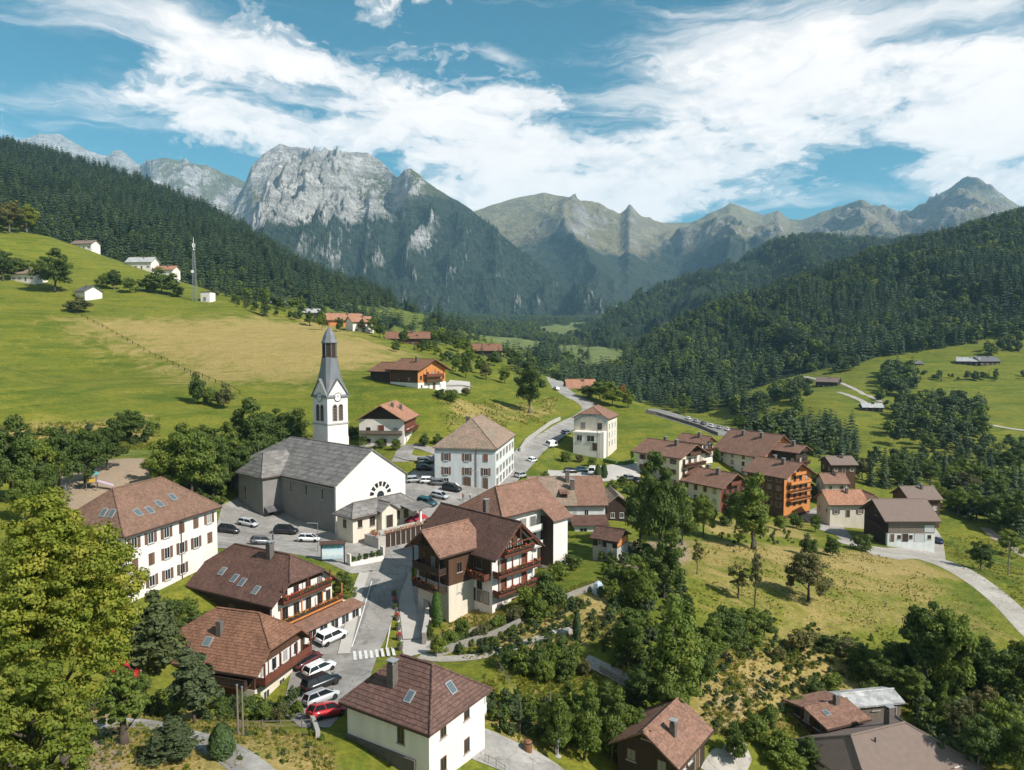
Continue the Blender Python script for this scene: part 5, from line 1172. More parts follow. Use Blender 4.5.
# --- orange chalet on the meadow with its barn
b = Bld('meadow_chalet', 'orange wooden chalet with white base and long red-brown roof on the meadow', (417.9, 370.3), 235, 53, 13.4, 13, 1.0, 21.7, 'chalet')
b.gabled(0, 13.4, 0, 13, b.ze, 3.5, 'y', (0, 0), wall=MAT['woodorange'], roof=MAT['roofred'], ovg=1.6, zb=-5)
b.block(-0.05, 13.45, -0.05, 13.05, 2.5, MAT['white'], -5, 'base_wall'); b.part('side_boarding', MB().box(-0.09, -0.01, 0.2, 12.8, 2.5, b.ze), MAT['wood'])
b.balcony('R', 2.6, 11.0, 4.4, 1.5, 'woodred', posts=(2.7, 6.8, 10.9), roofz=2.6); b.balcony('R', 3.0, 10.6, 2.6, 1.2, 'wood')
for u in (1.4, 4.6, 7.2, 9.8, 12.2): b.win('R', u, 4.6 if u not in (1.4, 12.2) else 3.4, 1.0, 1.4, None, 'framewood', False)
for u in (1.6, 5.0, 10.6): b.win('R', u, 0.7, 0.9, 1.2, None, 'frame', y0=-0.05)
b.door('R', 7.6, 0.05, 1.2, 2.1, y0=-0.05)
b.gabled(1.0, 12.4, 13.2, 24.0, b.ze - 0.9, 3.0, 'y', (0, 0), wall=MAT['wooddark'], roof=MAT['roofred'], ovg=0.8, zb=-5, key='barn')
for u in (4, 9): b.win('L', u, 3.2, 0.9, 1.0, None, 'framewood', x0=-0.1)
b.chimney(4.6, 5.0, b.ze + 2.0, b.ze + 4.2, 0.7)

# --- villa with mural by the bend
b = Bld('villa', 'narrow cream villa with curved blue gable trim and a white front annex by the bend', (609, 419), 222, 68, 12, 11.0, 0.5, 4.2, 'house')
b.gabled(0, 12, 0, 11.0, b.ze, 3.4, 'x', (0.6, 0.8), (3.0, 3.6), MAT['cream'], MAT['roofmauve'], zb=-5)
arc = MB()
for i in range(8):
    a0_, a1_ = math.pi * i / 8, math.pi * (i + 1) / 8
    arc.tube((-0.3, 5.5 + 5.2 * math.cos(a0_), b.ze - 1.8 + 2.6 * math.sin(a0_)), (-0.3, 5.5 + 5.2 * math.cos(a1_), b.ze - 1.8 + 2.6 * math.sin(a1_)), 0.24, k=5)
b.part('gable_trim', arc, plain('blue_trim', (0.16, 0.25, 0.30), 0.6))
for y in (2.6, 8.0): b.win('L', y, 6.2, 1.5, 2.0, None, 'framewood')
for i in range(3):
    for z in (6.3, 3.6, 0.9): b.win('R', 2 + i * 3.6, z, 1.0, 1.7, 'open', shutmat='frame')
b.block(-3.8, -0.03, 1.2, 10.0, 5.4, MAT['white'], -5, 'annex_wall'); b.part('annex_parapet', MB().box(-3.95, 0.0, 1.05, 10.15, 5.35, 5.7), MAT['white'])
b.win('L', 4.4, 2.8, 2.4, 1.9, None, 'frame', x0=-3.8, mull=True); b.win('L', 8.0, 2.8, 1.8, 1.9, None, 'frame', x0=-3.8); b.door('L', 3.0, 0.1, 1.6, 2.3, x0=-3.8)
b.part('entrance_pier', MB().box(-3.7, -0.2, 0.3, 1.15, -4, 5.9), MAT['white'])

# --- house above the bend
b = small_house('roadside_house', 'brown-roofed house above the bend of the road beside a bushy tree', (567, 388.5), 330, 6, 13, 10, 5.2, 3.9, 'rooforange', 'white', wins=4, storeys=1)
b.part('side_boarding', MB().box(0.1, 12.9, -0.08, -0.01, 2.6, 4.9), MAT['wooddark'])

# --- long old house with patched roof behind the hotel
b = Bld('old_long_house', 'long pale house with patched grey and brown roof behind the hotel', (530, 506), 150, 3, 15.5, 16, 0.6, -2.4, 'house')
b.gabled(0, 15.5, 0, 16, b.ze, 4.6, 'x', (0, 0), wall=MAT['bluewhite'], roof=MAT['roofold'], zb=-4)
r_ = b.roofs['main']
m = MB(); p1, p2 = b.on_roof('main', 0, 10.2, 0.01), b.on_roof('main', 0, 16.0, 0.99)
m.slab([[(9.6, p1[1], p1[2] + 0.05), (16.1, p1[1], p1[2] + 0.05), (16.1, p2[1], p2[2] + 0.05), (9.6, p2[1], p2[2] + 0.05)]], 0.04); b.part('newer_tiles', m, MAT['roofmauve'], r_['obj'])
b.chimney(8.2, 6.4, b.ze + 2.8, b.ze + 6.0, 0.8); b.chimney(9.0, 4.2, b.ze + 2.0, b.ze + 4.4, 0.9)
b.block(6.4, 7.6, 1.6, 4.4, b.ze + 2.3, MAT['wooddark'], b.ze - 1, 'dormer_wall'); b.part('dormer_roof', MB().slab([[(6.0, 1.2, b.ze + 2.2), (8.0, 1.2, b.ze + 2.2), (8.0, 5.4, b.ze + 2.7), (6.0, 5.4, b.ze + 2.7)]], 0.12), MAT['roofmauve'])
for u in (4.2, 5.0): b.win('R', u, 4.0, 0.55, 0.7, None, 'framewood', False)
for u in (9.0, 11.5): b.win('R', u, 3.4, 0.9, 1.2)
b.block(8.4, 15.2, -4.4, -0.02, 2.6, MAT['bluewhite'], -4, 'annex_wall'); b.part('annex_roof', MB().slab([[(7.8, -5.0, 2.5), (15.6, -5.0, 2.5), (15.6, -0.04, 3.5), (7.8, -0.04, 3.5)]], 0.14), MAT['roofbrown'])
b.win('R', 10.2, 0.8, 1.6, 1.0, None, 'frame', y0=-4.4); b.win('R', 13.2, 0.8, 1.6, 1.0, None, 'frame', y0=-4.4)
b.balcony('F', 1, 8, 2.6, 1.1, 'wood', x1=15.5); b.gabled(16.2, 21.0, 2.0, 11, b.ze - 0.5, 2.2, 'y', (0, 0), wall=MAT['wooddark'], roof=MAT['roofold'], zb=-4, key='side', ov=0.5)
for u in (17.5, 19.5): b.win('R', u, 2.2, 0.9, 1.2, None, 'frame', y0=2.0)

# --- garden hut
b = Bld('garden_hut', 'small dark hut with brown roof at the edge of the garden', (618.6, 542), 125, 60, 5.4, 4.6, 0.5, 0.0, 'hut')
b.gabled(0, 5.4, 0, 4.6, b.ze, 1.5, 'y', (0, 0), wall=MAT['wooddark'], roof=MAT['roofbrown'], zb=-3)
b.part('side_boarding', MB().box(0.1, 5.3, -0.06, -0.01, 1.4, b.ze), MAT['woodorange']); b.block(-0.04, 5.44, -0.04, 4.64, 1.2, MAT['concrete'], -3, 'base_wall')
b.door('L', 1.4, 0.02, 0.9, 1.9, 'garage', x0=-0.04); b.win('L', 3.2, 1.4, 0.8, 0.8)
# --- church
def church():
    b = Bld('church', 'grey-roofed church nave with a plain white gable front and dark side wall', (335, 487), 135, 50, 17.4, 34, 0.5, 0.6, 'church')
    ze = b.ze
    b.gabled(0, 17.4, 0, 34, ze, 6.2, 'y', (0, 0.7), wall=MAT['greywall'], roof=MAT['roofgrey'], ovg=0.35, zb=-4, t=0.3)
    # white front, a skin on the end wall
    zt = b.zt; hw = 8.7
    b.part('front_wall', MB().slab([[(0, 0, 0)] * 0 or (-0.02, -0.12, -4)], 0) if False else MB().poly((-0.05, -0.10, -4), (17.45, -0.10, -4), (17.45, -0.10, zt), (8.7, -0.10, ze + 6.0), (-0.05, -0.10, zt)).poly((-0.05, 0.3, -4), (-0.05, -0.10, -4), (-0.05, -0.10, zt), (-0.05, 0.3, zt)), MAT['white'])
    # half-round window over the pavilion roof
    fan = b.part('fan_window', MB().tube((10.8, -0.09, 6.3), (10.8, -0.16, 6.3), 0.9, k=24), MAT['glass'])
    for i in range(7):
        a = math.pi * (i + 0.5) / 7; c, s = math.cos(a), math.sin(a)
        b.part('fan_pane', MB().poly(*[(10.8 + r * math.cos(a + d), -0.15, 6.4 + r * math.sin(a + d)) for r, d in ((1.75, -0.14), (2.75, -0.15), (2.75, 0.15), (1.75, 0.14))]), MAT['glass'], fan)
    for u in (4.2, 9.6, 15.0): b.win('L', u, 6.6, 0.75, 2.2, None, 'concrete', True, False)
    for u in (31,): b.win('L', u, 5.2, 0.9, 2.2, None, 'concrete', True, False)
    # side chapel with its own hip
    b.gabled(-4.2, 4.0, 18.6, 28.0, ze, 4.3, 'x', (1, 0), (3.6, None), MAT['greywall'], MAT['roofgrey'], ov=0.45, zb=-4, key='chapel', t=0.25)
    b.win('L', 25.2, 4.2, 0.9, 3.0, None, 'concrete', True, False, x0=-4.2)
    b.door('R', -2.4, 0.05, 1.3, 2.3, 'wooddark', y0=18.6)
    b.part('door_hood', MB().slab([[(-4.0, 17.0, 2.9), (-0.9, 17.0, 2.9), (-0.9, 18.55, 3.7), (-4.0, 18.55, 3.7)]], 0.15), MAT['roofslate'])
    # apse and vestry
    b.gabled(-2.0, 6.0, 28.2, 34.5, ze - 2.4, 2.0, 'x', (1, 0), wall=MAT['greywall'], roof=MAT['roofgrey'], ov=0.4, zb=-4, key='vestry', t=0.2)
    b.win('L', 31, 4.0, 0.9, 1.8, None, 'concrete', True, False, x0=-2.0); b.door('L', 29.6, 0.05, 1.0, 2.1, 'garage', x0=-2.0)
    ap = MB(); ap.lathe([(6.2, -4), (6.2, ze - 1.2), (6.6, ze - 1.2), (0.3, ze + 3.0)], 10, (8.7, 34.0)); b.part('apse', ap, MAT['greywall'])
    b.part('eaves_course', MB().box(-0.30, -0.02, 0.3, 18.0, ze - 0.62, ze - 0.36), MAT['concrete'])
    for y in (20.0, 27.0): b.part('finial', MB().tube((0.0, y, ze + 4.2), (0.0, y, ze + 5.6), 0.05, 0.02, 5), MAT['metal'])
    for x in (3, 6, 11, 14): b.part('snow_guard', MB().box(x - 0.03, x + 0.03, 0.5, 33, 0, 0.01), MAT['metal']) if False else None
    # bell tower, with the church
    c = P(330.5, 420, 174.5); dx, dy = c.x - b.root.location.x, c.y - b.root.location.y
    lx, ly = dx * b.ca + dy * b.sa, -dx * b.sa + dy * b.ca; g = -b.z0
    w = 2.95
    def zz(y): return P(330, y, 174.5).z - b.z0
    t = b.part('tower_shaft', MB().box(lx - w, lx + w, ly - w, ly + w, -4, zz(394.0)), MAT['white'])
    b.part('tower_ledge', MB().box(lx - w - 0.18, lx + w + 0.18, ly - w - 0.18, ly + w + 0.18, zz(423.5), zz(422)), MAT['concrete'], t)
    b.part('tower_plinth', MB().box(lx - w - 0.1, lx + w + 0.1, ly - w - 0.1, ly + w + 0.1, -4, zz(436)), MAT['white'], t)
    z1, z2, z3, zg = zz(395), zz(357), zz(342), zz(384)
    # belfry openings
    for side, nx, ny in (('R', 0, -1), ('L', -1, 0)):
        for d in (-0.85, 0.85):
            px_, py_ = lx + nx * (w + 0.01) + (d if nx == 0 else 0), ly + ny * (w + 0.01) + (d if ny == 0 else 0)
            rz = SIDE[side]
            m = MB(); h = zz(404) - zz(420)
            pts = [(-0.55, 0, 0), (0.55, 0, 0), (0.55, 0, h - 0.5)] + [(0.55 * math.cos(a), 0, h - 0.5 + 0.55 * math.sin(a)) for a in [math.pi * k / 6 for k in range(1, 6)]] + [(-0.55, 0, h - 0.5)]
            m.poly(*[(p[0], -0.03, p[2]) for p in pts])
            o = link('belfry_opening', m.mesh('belfry_opening', MAT['wooddark']), t, (px_, py_, zz(420)), (0, 0, rz))
            sl = MB()
            for k in range(9): sl.box(-0.5, 0.5, -0.14, -0.04, 0.15 + k * (h - 0.7) / 9, 0.28 + k * (h - 0.7) / 9)
            for k in range(9):
                link('louvre', cached('louv', lambda: MB().box(-0.5, 0.5, -0.14, -0.04, 0, 0.12).mesh('louvre', MAT['woodgrey'])), o, (0, 0, 0.15 + k * (h - 0.7) / 9))
            link('arch_surround', cached('archs', lambda: _arch(h)), o)
        cp = MB().tube((0, -0.02, 0), (0, -0.14, 0), 0.95, k=24)
        f = link('clock_face', cp.mesh('clock_face', MAT['frame']), t, (lx + nx * w, ly + ny * w, zz(396.5)), (0, 0, SIDE[side]))
        link('clock_rim', cached('crim', lambda: _ring(0.95, 1.1)), f)
        link('hour_hand', cached('hh', lambda: MB().box(-0.05, 0.05, -0.17, -0.15, 0, 0.5).mesh('hour_hand', MAT['darkmetal'])), f, None, (0, 0.9, 0))
        link('minute_hand', cached('mh', lambda: MB().box(-0.035, 0.035, -0.19, -0.175, 0, 0.8).mesh('minute_hand', MAT['darkmetal'])), f, None, (0, -0.4, 0))
    # gablets over each face and the tapering eight-sided helm
    e = 0.35; hh = zg - z1 + 1.2
    for nx, ny in ((0, -1), (-1, 0), (0, 1), (1, 0)):
        m = MB(); ux, uy = -ny, nx
        o_ = Vector((lx + nx * (w + 0.02), ly + ny * (w + 0.02), z1)); u_ = Vector((ux, uy, 0)) * w; n_ = Vector((nx, ny, 0))
        m.poly(*(tuple(v) for v in (o_ - u_, o_ + u_, o_ + Vector((0, 0, hh)))))
        b.part('gablet_wall', m, MAT['white'], t)
        m = MB(); k = n_ * e; ap_ = o_ + Vector((0, 0, hh + 0.25)); bk = -n_ * 2.2
        for sgn in (-1, 1):
            ed = o_ + u_ * sgn * 1.12 + Vector((0, 0, -0.25))
            m.slab([[tuple(ed + k), tuple(ap_ + k), tuple(ap_ + bk), tuple(ed + bk)] if sgn > 0 else [tuple(ap_ + k), tuple(ed + k), tuple(ed + bk), tuple(ap_ + bk)]], 0.16)
        b.part('gablet_roof', m, MAT['zinc'], t)
    sp = MB(); n0 = 0
    pro = [(w + 0.05, z1 - 0.1), (w * 0.90, z1 + 1.6), (w * 0.78, z1 + 4.2), (w * 0.66, z1 + 6.6), (w * 0.56, z2)]
    for r, z in pro:
        cut = {0: 0.05, 1: 0.16, 2: 0.3, 3: 0.42, 4: 0.5}[pro.index((r, z))]; k = r * (1 - cut)
        sp.v += [(lx + x, ly + y, z) for x, y in ((r, -k), (r, k), (k, r), (-k, r), (-r, k), (-r, -k), (-k, -r), (k, -r))]
    for j in range(len(pro) - 1): sp.f += [(j * 8 + i, j * 8 + (i + 1) % 8, (j + 1) * 8 + (i + 1) % 8, (j + 1) * 8 + i) for i in range(8)]
    b.part('helm_roof', sp, MAT['zinc'], t)
    r = w * 0.55
    b.part('lantern', MB().lathe([(r + 0.25, z2 - 0.1), (r + 0.25, z2 + 0.15), (r, z2 + 0.15), (r, z3 - 0.2)], 8, (lx, ly), math.pi / 8), MAT['wooddark'], t)
    for i in range(8):
        a = math.pi / 4 * i + math.pi / 8
        b.part('lantern_post', MB().tube((lx + (r + 0.06) * math.cos(a), ly + (r + 0.06) * math.sin(a), z2 + 0.1), (lx + (r + 0.06) * math.cos(a), ly + (r + 0.06) * math.sin(a), z3), 0.1, k=5), MAT['zinc'], t)
    zt_ = zz(326)
    b.part('dome', MB().lathe([(r + 0.35, z3 - 0.25), (r + 0.35, z3), (r + 0.1, z3 + 0.5), (r * 0.85, z3 + 1.6), (r * 0.55, z3 + 2.6), (0.16, zt_ - 0.3), (0.1, zt_)], 8, (lx, ly), math.pi / 8), MAT['zinc'], t)
    zc = zz(321)
    cr = MB().box(lx - 0.05, lx + 0.05, ly - 0.05, ly + 0.05, zt_ - 0.1, zc); cr.box(lx - 0.4, lx + 0.4, ly - 0.045, ly + 0.045, zc - 0.55, zc - 0.43)
    b.part('cross', cr, MAT['darkmetal'], t)
def _arch(h):
    m = MB()
    m.box(-0.72, -0.56, -0.1, 0.0, 0, h - 0.5); m.box(0.56, 0.72, -0.1, 0.0, 0, h - 0.5)
    for k in range(6):
        a0, a1 = math.pi * k / 6, math.pi * (k + 1) / 6
        m.poly(*[(r * math.cos(a), -0.1, h - 0.5 + r * math.sin(a)) for r, a in ((0.56, a0), (0.72, a0), (0.72, a1), (0.56, a1))])
    return m.mesh('arch_surround', MAT['concrete'])
def _ring(r0, r1):
    m = MB()
    for k in range(24):
        a0, a1 = 2 * math.pi * k / 24, 2 * math.pi * (k + 1) / 24
        m.poly(*[(r * math.cos(a), -0.16, r * math.sin(a)) for r, a in ((r0, a0), (r1, a0), (r1, a1), (r0, a1))])
    return m.mesh('clock_rim', MAT['darkmetal'])
church()

# --- apartment chalets on the right
def apartment(name, label, A, D, ang, L, Wd, z0, rise, wall, gable, floors, roof='roofmauve', orange=True, seed=0, c=(0, 0), ovg=1.5, chims=2):
    b = Bld(name, label, A, D, ang, L, Wd, 0.9, z0, 'apartment building', 'apartment chalets on the slope')
    b.gabled(0, L, 0, Wd, b.ze, rise, 'y', c, wall=MAT[wall], roof=MAT[roof], ovg=ovg, zb=-6)
    zt = b.zt
    if gable: b.part('gable_boarding', MB().poly((0.05, -0.04, -1.5 if orange else zt - 0.2), (L - 0.05, -0.04, -1.5 if orange else zt - 0.2), (L - 0.05, -0.04, zt), (L / 2, -0.04, zt + rise * 0.86), (0.05, -0.04, zt)), MAT[gable])
    fh = b.ze / floors
    for k in range(floors):
        z = k * fh + 0.15
        if k: b.balcony('R', L * 0.12, L * 0.88, z, 1.3, gable or 'wood', flowers='flowerred' if k < 3 else None, seed=seed + k, y0=-0.05)
        for i in range(4): b.win('R', L * (0.17 + 0.22 * i), z + 0.6, 1.1, 1.5, None, 'framewood', False, y0=-0.05)
        for i in range(4): b.win('L', Wd * (0.14 + 0.24 * i), z + 0.7, 1.1, 1.4, 'open' if seed % 2 else None, 'framewood')
    b.balcony('R', L * 0.3, L * 0.7, b.ze + 0.3, 1.1, gable or 'wood', y0=-0.05); b.win('R', L * 0.5, b.ze + 0.5, 1.3, 1.4, None, 'framewood', False, y0=-0.05)
    for i in range(chims):
        q = b.on_roof('main', i % 2, Wd * (0.3 + 0.4 * i / max(1, chims - 1 or 1)), 0.8); b.chimney(q[0], q[1], q[2] - 0.6, q[2] + 1.3, 0.9)
    return b
apartment('apartment_chalet', 'pale apartment chalet with brown roof standing behind the big dark garden trees', (680, 458.6), 195, 40, 12, 15, -2.6, 3.3, 'cream', 'wood', 3, orange=False, seed=1)
apartment('apartment_chalet', 'brown-balconied apartment chalet half hidden between two garden trees', (721, 488.6), 185, 36, 10.5, 13, -8.6, 3.3, 'cream', 'woodred', 3, orange=True, seed=2)
apartment('apartment_chalet', 'bright orange four-storey apartment chalet with brown roof', (785, 478.6), 200, 34, 12.5, 12.5, -10.0, 3.8, 'wood', 'woodorange', 4, orange=True, seed=3)
apartment('apartment_chalet', 'largest apartment chalet with broad brown roof behind the bright orange one', (762, 458), 226, 35, 19, 18, -8.0, 6.6, 'white', 'woodorange', 4, orange=True, seed=4, chims=3)
apartment('apartment_chalet', 'small white gabled chalet peeking out behind the pale apartment chalet', (703, 444), 232, 40, 6, 9, -1.0, 2.2, 'white', 'wood', 2, orange=False, seed=5, chims=1)
apartment('apartment_chalet', 'small brown-roofed wing right beside the largest apartment chalet', (797, 453), 222, 38, 7, 8, -5.0, 2.0, 'wooddark', 'wooddark', 2, orange=False, seed=6, chims=1)

# --- farm buildings on the right
b = Bld('barn', 'dark wooden barn with broad grey-brown roof and pale ground floor with garage doors', (886.4, 521.4), 175, 0, 11.6, 12, 0.9, -11.7, 'barn')
b.gabled(0, 11.6, 0, 12, b.ze, 4.1, 'x', (0, 0), wall=MAT['wooddark'], roof=MAT['roofgravel'], ovg=1.2, zb=-5)
b.block(-0.06, 11.66, -0.06, 0.8, 2.1, MAT['bluewhite'], -5, 'base_wall'); b.part('side_boarding', MB().box(0.1, 11.5, -0.1, -0.02, 2.15, b.zt - 0.2), MAT['woodgrey'])
b.door('R', 1.1, 0.02, 0.9, 1.9, y0=-0.06); b.win('R', 2.8, 0.7, 0.9, 1.0, None, 'framewood', y0=-0.06); b.door('R', 4.3, 0.02, 1.4, 2.0, 'wooddark', y0=-0.06); b.win('R', 5.7, 0.7, 0.9, 1.0, None, 'framewood', y0=-0.06)
b.door('R', 7.9, 0.02, 2.5, 2.05, 'garage', 'garage_door', y0=-0.06); b.win('R', 10.3, 0.7, 0.9, 1.0, None, 'framewood', y0=-0.06)
b.part('cladding', MB().box(9.0, 11.4, -0.16, -0.105, 2.4, 4.2), MAT['garage'])
b.win('L', 6, 5.2, 1.2, 1.2, None, 'framewood'); b.balcony('L', 2, 10, 3.0, 1.0, 'wooddark')
b = small_house('farm_house', 'farm house with orange roof left of the dark barn', (829, 505), 195, 2, 10, 8, 3.6, 3.2, 'rooforange', 'cream', wins=3)
b.gabled(10.05, 15.5, 1, 7, b.ze + 0.4, 2.0, 'y', (0, 0), wall=MAT['cream'], roof=MAT['rooforange'], zb=-5, key='side', ov=0.5)
small_house('farm_shed', 'brown-roofed shed just uphill of the orange-roofed farm house', (824, 484), 215, 2, 6.8, 6, 2.8, 2.6, 'roofmauve', 'cream', wins=2, cat='shed')
b = small_house('timber_house', 'timber house with dark roof at the edge of the valley trees', (831, 465), 235, 2, 8, 8, 3.2, 2.2, 'roofgravel', 'wood', wins=3)
b = small_house('timber_house', 'dark timber house with brown roof standing behind the barn', (909, 500), 205, 3, 9, 8.5, 4.2, 3.0, 'roofgravel', 'wood', wins=3, chim=True)
b.balcony('F', 0.5, 7.5, 1.8, 1.2, 'wooddark')

# --- bottom right group
b = Bld('broad_house', 'house with the broad plain grey-brown roof at the bottom edge', (872, 800), 69.2, 20, 14.4, 10.2, 0.7, -10.6, 'house')
b.gabled(0, 14.4, 0, 10.2, b.ze, 3.0, 'x', (1, 1), (3.0, 5.0), MAT['cream'], MAT['roofgravel'], zb=-4)
b.chimney(9.4, 6.6, b.ze + 1.8, b.ze + 4.0, 0.75, 'stonedark'); b.part('roof_vent', MB().tube((4.6, 4.0, b.ze + 2.0), (4.6, 4.0, b.ze + 2.9), 0.09, k=8), MAT['darkmetal'])
for u in (2, 5, 8.6, 12): b.win('R', u, 1.9, 1.1, 1.4, 'open')
for u in (2.5, 7.5): b.win('L', u, 1.9, 1.1, 1.4, 'open')
b = Bld('timber_annex', 'low timber building with flat brown roof and small dark chimney by the broad-roofed house', (827, 729), 80, 20, 5.4, 6.2, 0.6, -8.8, 'outbuilding')
b.gabled(0, 5.4, 0, 6.2, b.ze, 0.7, 'x', (0, 0), wall=MAT['wood'], roof=MAT['roofmauve'], zb=-3)
b.chimney(3.8, 2.6, b.ze + 0.3, b.ze + 1.6, 0.55); b.roof_window('main', 0, 1.4, 0.6, 0.8, 0.9)
for u in (1.5, 3.2, 4.8): b.win('L', u, 1.2, 1.0, 1.3, None, 'framewood')
b.door('R', 1.4, 0.02)
b = Bld('tin_shed', 'long shed with pale corrugated roof among the trees behind the timber building', (846, 708), 86, 10, 7.6, 3.6, 0.3, -9.0, 'shed')
b.gabled(0, 7.6, 0, 3.6, b.ze, 0.7, 'x', (0, 0), wall=MAT['woodgrey'], roof=MAT['rooflight'], zb=-3, fascia=False)
for u in (1.5, 4.0): b.win('R', u, 1.1, 1.0, 0.8, None, 'framewood')
b.door('R', 6.2, 0.02, 1.2, 1.9)
b = Bld('steep_chalet', 'dark timber chalet with steep mauve-brown roof near the bottom edge', (680, 768), 68, 53, 7.2, 6.6, 0.6, -6.8, 'chalet')
b.gabled(0, 7.2, 0, 6.6, b.ze, 2.5, 'x', (0, 0), wall=MAT['wooddark'], roof=MAT['roofmauve'], ovg=0.9, zb=-4)
b.win('L', 3.3, 4.4, 1.0, 1.1, None, 'framewood'); b.win('L', 1.6, 1.6, 1.0, 1.2, None, 'framewood'); b.win('L', 5.0, 1.6, 1.0, 1.2, None, 'framewood'); b.door('R', 5, 0.02)
for u in (1.5, 3.2): b.win('R', u, 1.6, 1.0, 1.2, 'open')
b.chimney(2.4, 1.5, b.ze + 0.6, b.ze + 2.6, 0.6); 

# --- far houses on the slopes
FH = [  # px, py (left front eave), distance, width m, depth, wall height, roof rise, angle, roof, wall, label
    (8, 270, 410, 16, 9, 4.0, 3.0, -12, 'roofold', 'white', 'low white farmhouse with brown roof at the top edge of the meadow'),
    (72, 272, 395, 11, 9, 5.0, 3.2, -35, 'roofslate', 'white', 'small white house with steep dark roof beside the big dark tree'),
    (69, 240, 520, 16, 9, 4.0, 3.0, -8, 'roofgravel', 'white', 'grey-roofed house against the dark wood above the meadow'),
    (124, 259, 500, 18, 10, 4.6, 4.0, -4, 'rooflight', 'white', 'long house with pale grey roof above the mast'),
    (152, 266, 480, 13, 9, 5.0, 3.0, -6, 'rooforange', 'white', 'house with orange roof right of the long pale-roofed house'),
    (327, 324, 400, 19, 12, 5.0, 4.0, 22, 'rooforange', 'woodorange', 'big chalet with orange roof in the hamlet above the spire'),
    (352, 326, 385, 12, 10, 6.0, 3.2, 35, 'rooforange', 'white', 'smaller orange-roofed chalet next to the big one in the hamlet'),
    (385, 337, 375, 22, 12, 4.2, 3.6, 8, 'roofred', 'wood', 'long red-roofed chalet at the upper edge of the meadow'),
    (473, 348, 420, 16, 12, 5.0, 4.0, 8, 'roofred', 'wooddark', 'dark chalet with red-brown roof by the road up the valley'),
    (300, 318, 440, 10, 7, 3.0, 2.5, 5, 'rooflight', 'wood', 'little grey-roofed barn left of the hamlet'),
    (270, 317, 450, 8, 6, 2.5, 2.4, 15, 'roofslate', 'woodgrey', 'tiny dark barn on the crest beside a lone conifer'),
    (352, 312, 470, 12, 9, 4.0, 3.2, 10, 'roofmauve', 'white', 'pale house half hidden in trees above the hamlet'),
    (815, 365, 640, 18, 12, 5.0, 4.0, -40, 'roofgravel', 'wooddark', 'dark farm with pale roof edge on the meadow across the valley'),
    (980, 361, 680, 22, 13, 4.0, 4.5, 10, 'roofslate', 'wooddark', 'dark barn at the right of the pair on the far meadow'),
    (956, 361, 690, 18, 12, 4.0, 4.0, -30, 'rooflight', 'wooddark', 'barn with light roof at the left of the pair on the far meadow'),
    (862, 418, 470, 12, 8, 3.0, 2.6, -10, 'rooflight', 'wooddark', 'small dark barn below the grove across the valley'),
    (912, 364, 690, 12, 8, 2.5, 2.5, 10, 'roofslate', 'wood', 'lone low barn on the far green meadow'),
]
for px, py, D, w, d, hw, ri, an, rf, wl, lab in FH:
    e = P(px, py, D); b = small_house('distant_house', lab, (px, py), D, an, w, d, hw, ri, rf, wl, wins=4 if w > 12 else 3, group='houses far up the slopes', ov=0.8)
    gz = min(h1(*b.wxy(0, 0)), h1(*b.wxy(w, 0)), h1(*b.wxy(w / 2, d)))
    # stand it on the slope
    b.root.location.z = max(gz, 0.5 * (gz + b.root.location.z)) if abs(b.root.location.z - gz) < 6 else gz
b = Bld('transformer_cabin', 'white cabin with flat roof at the foot of the mast', (200, 289.5), 415, -8, 5.6, 6, 0.15, 60, 'cabin')
b.block(0, 5.6, 0, 6, 5.2, MAT['white'], -4); b.part('roof', MB().box(-0.2, 5.8, -0.2, 6.2, 5.19, 5.5), MAT['darkmetal']); b.part('side_cladding', MB().box(-0.08, -0.01, 0.1, 5.9, 0.1, 5.0), MAT['darkmetal']); b.door('R', 2.5, 0.05, 1.6, 2.3, 'metal')
b.root.location.z = h1(*b.wxy(2.8, 3)) - 0.2
# ---------------------------------------------------------------- trees and shrubs
_trs = random.Random(5)
def plant(pos, h, w, kind, label, group=None, name=None):
    crowns, trunks, w0 = PL[kind]
    nm = name or ('shrub' if kind.startswith('shrub') else {'spruce': 'conifer_tree', 'fir': 'conifer_tree', 'bushy': 'conifer_tree', 'thuja': 'columnar_evergreen', 'topiary': 'clipped_evergreen'}.get(kind, 'tree'))
    root = tag(empty(nm, pos, _trs.uniform(0, 6.28)), label, 'shrub' if nm == 'shrub' else 'tree', group)
    sx = w / w0; sz = h / 10.0; sx = max(sx, 0.4 * sz)
    link('trunk', trunks[_trs.randrange(len(trunks))], root, None, None, (min(sx, sz), min(sx, sz), sz))
    link('crown', crowns[_trs.randrange(len(crowns))], root, None, (0, 0, 0), (sx, sx * _trs.uniform(0.9, 1.1), sz))
    return root
def T(px, py, top, kind, w, label, group=None):
    g = G(px, py); h = (py - top) / F * g.y * 1.02
    return plant((g.x, g.y, g.z - 0.1), h, w / F * g.y, kind, label, group)
ORD = 'first second third fourth fifth sixth seventh eighth ninth tenth eleventh twelfth thirteenth fourteenth fifteenth sixteenth seventeenth eighteenth nineteenth twentieth'.split() + ['twenty-first', 'twenty-second', 'twenty-third', 'twenty-fourth']
def row(label, group, items):
    for k, it in enumerate(sorted(items, key=lambda q: q[0])): T(*it, '%s, %s from the left' % (label, ORD[k]), group)

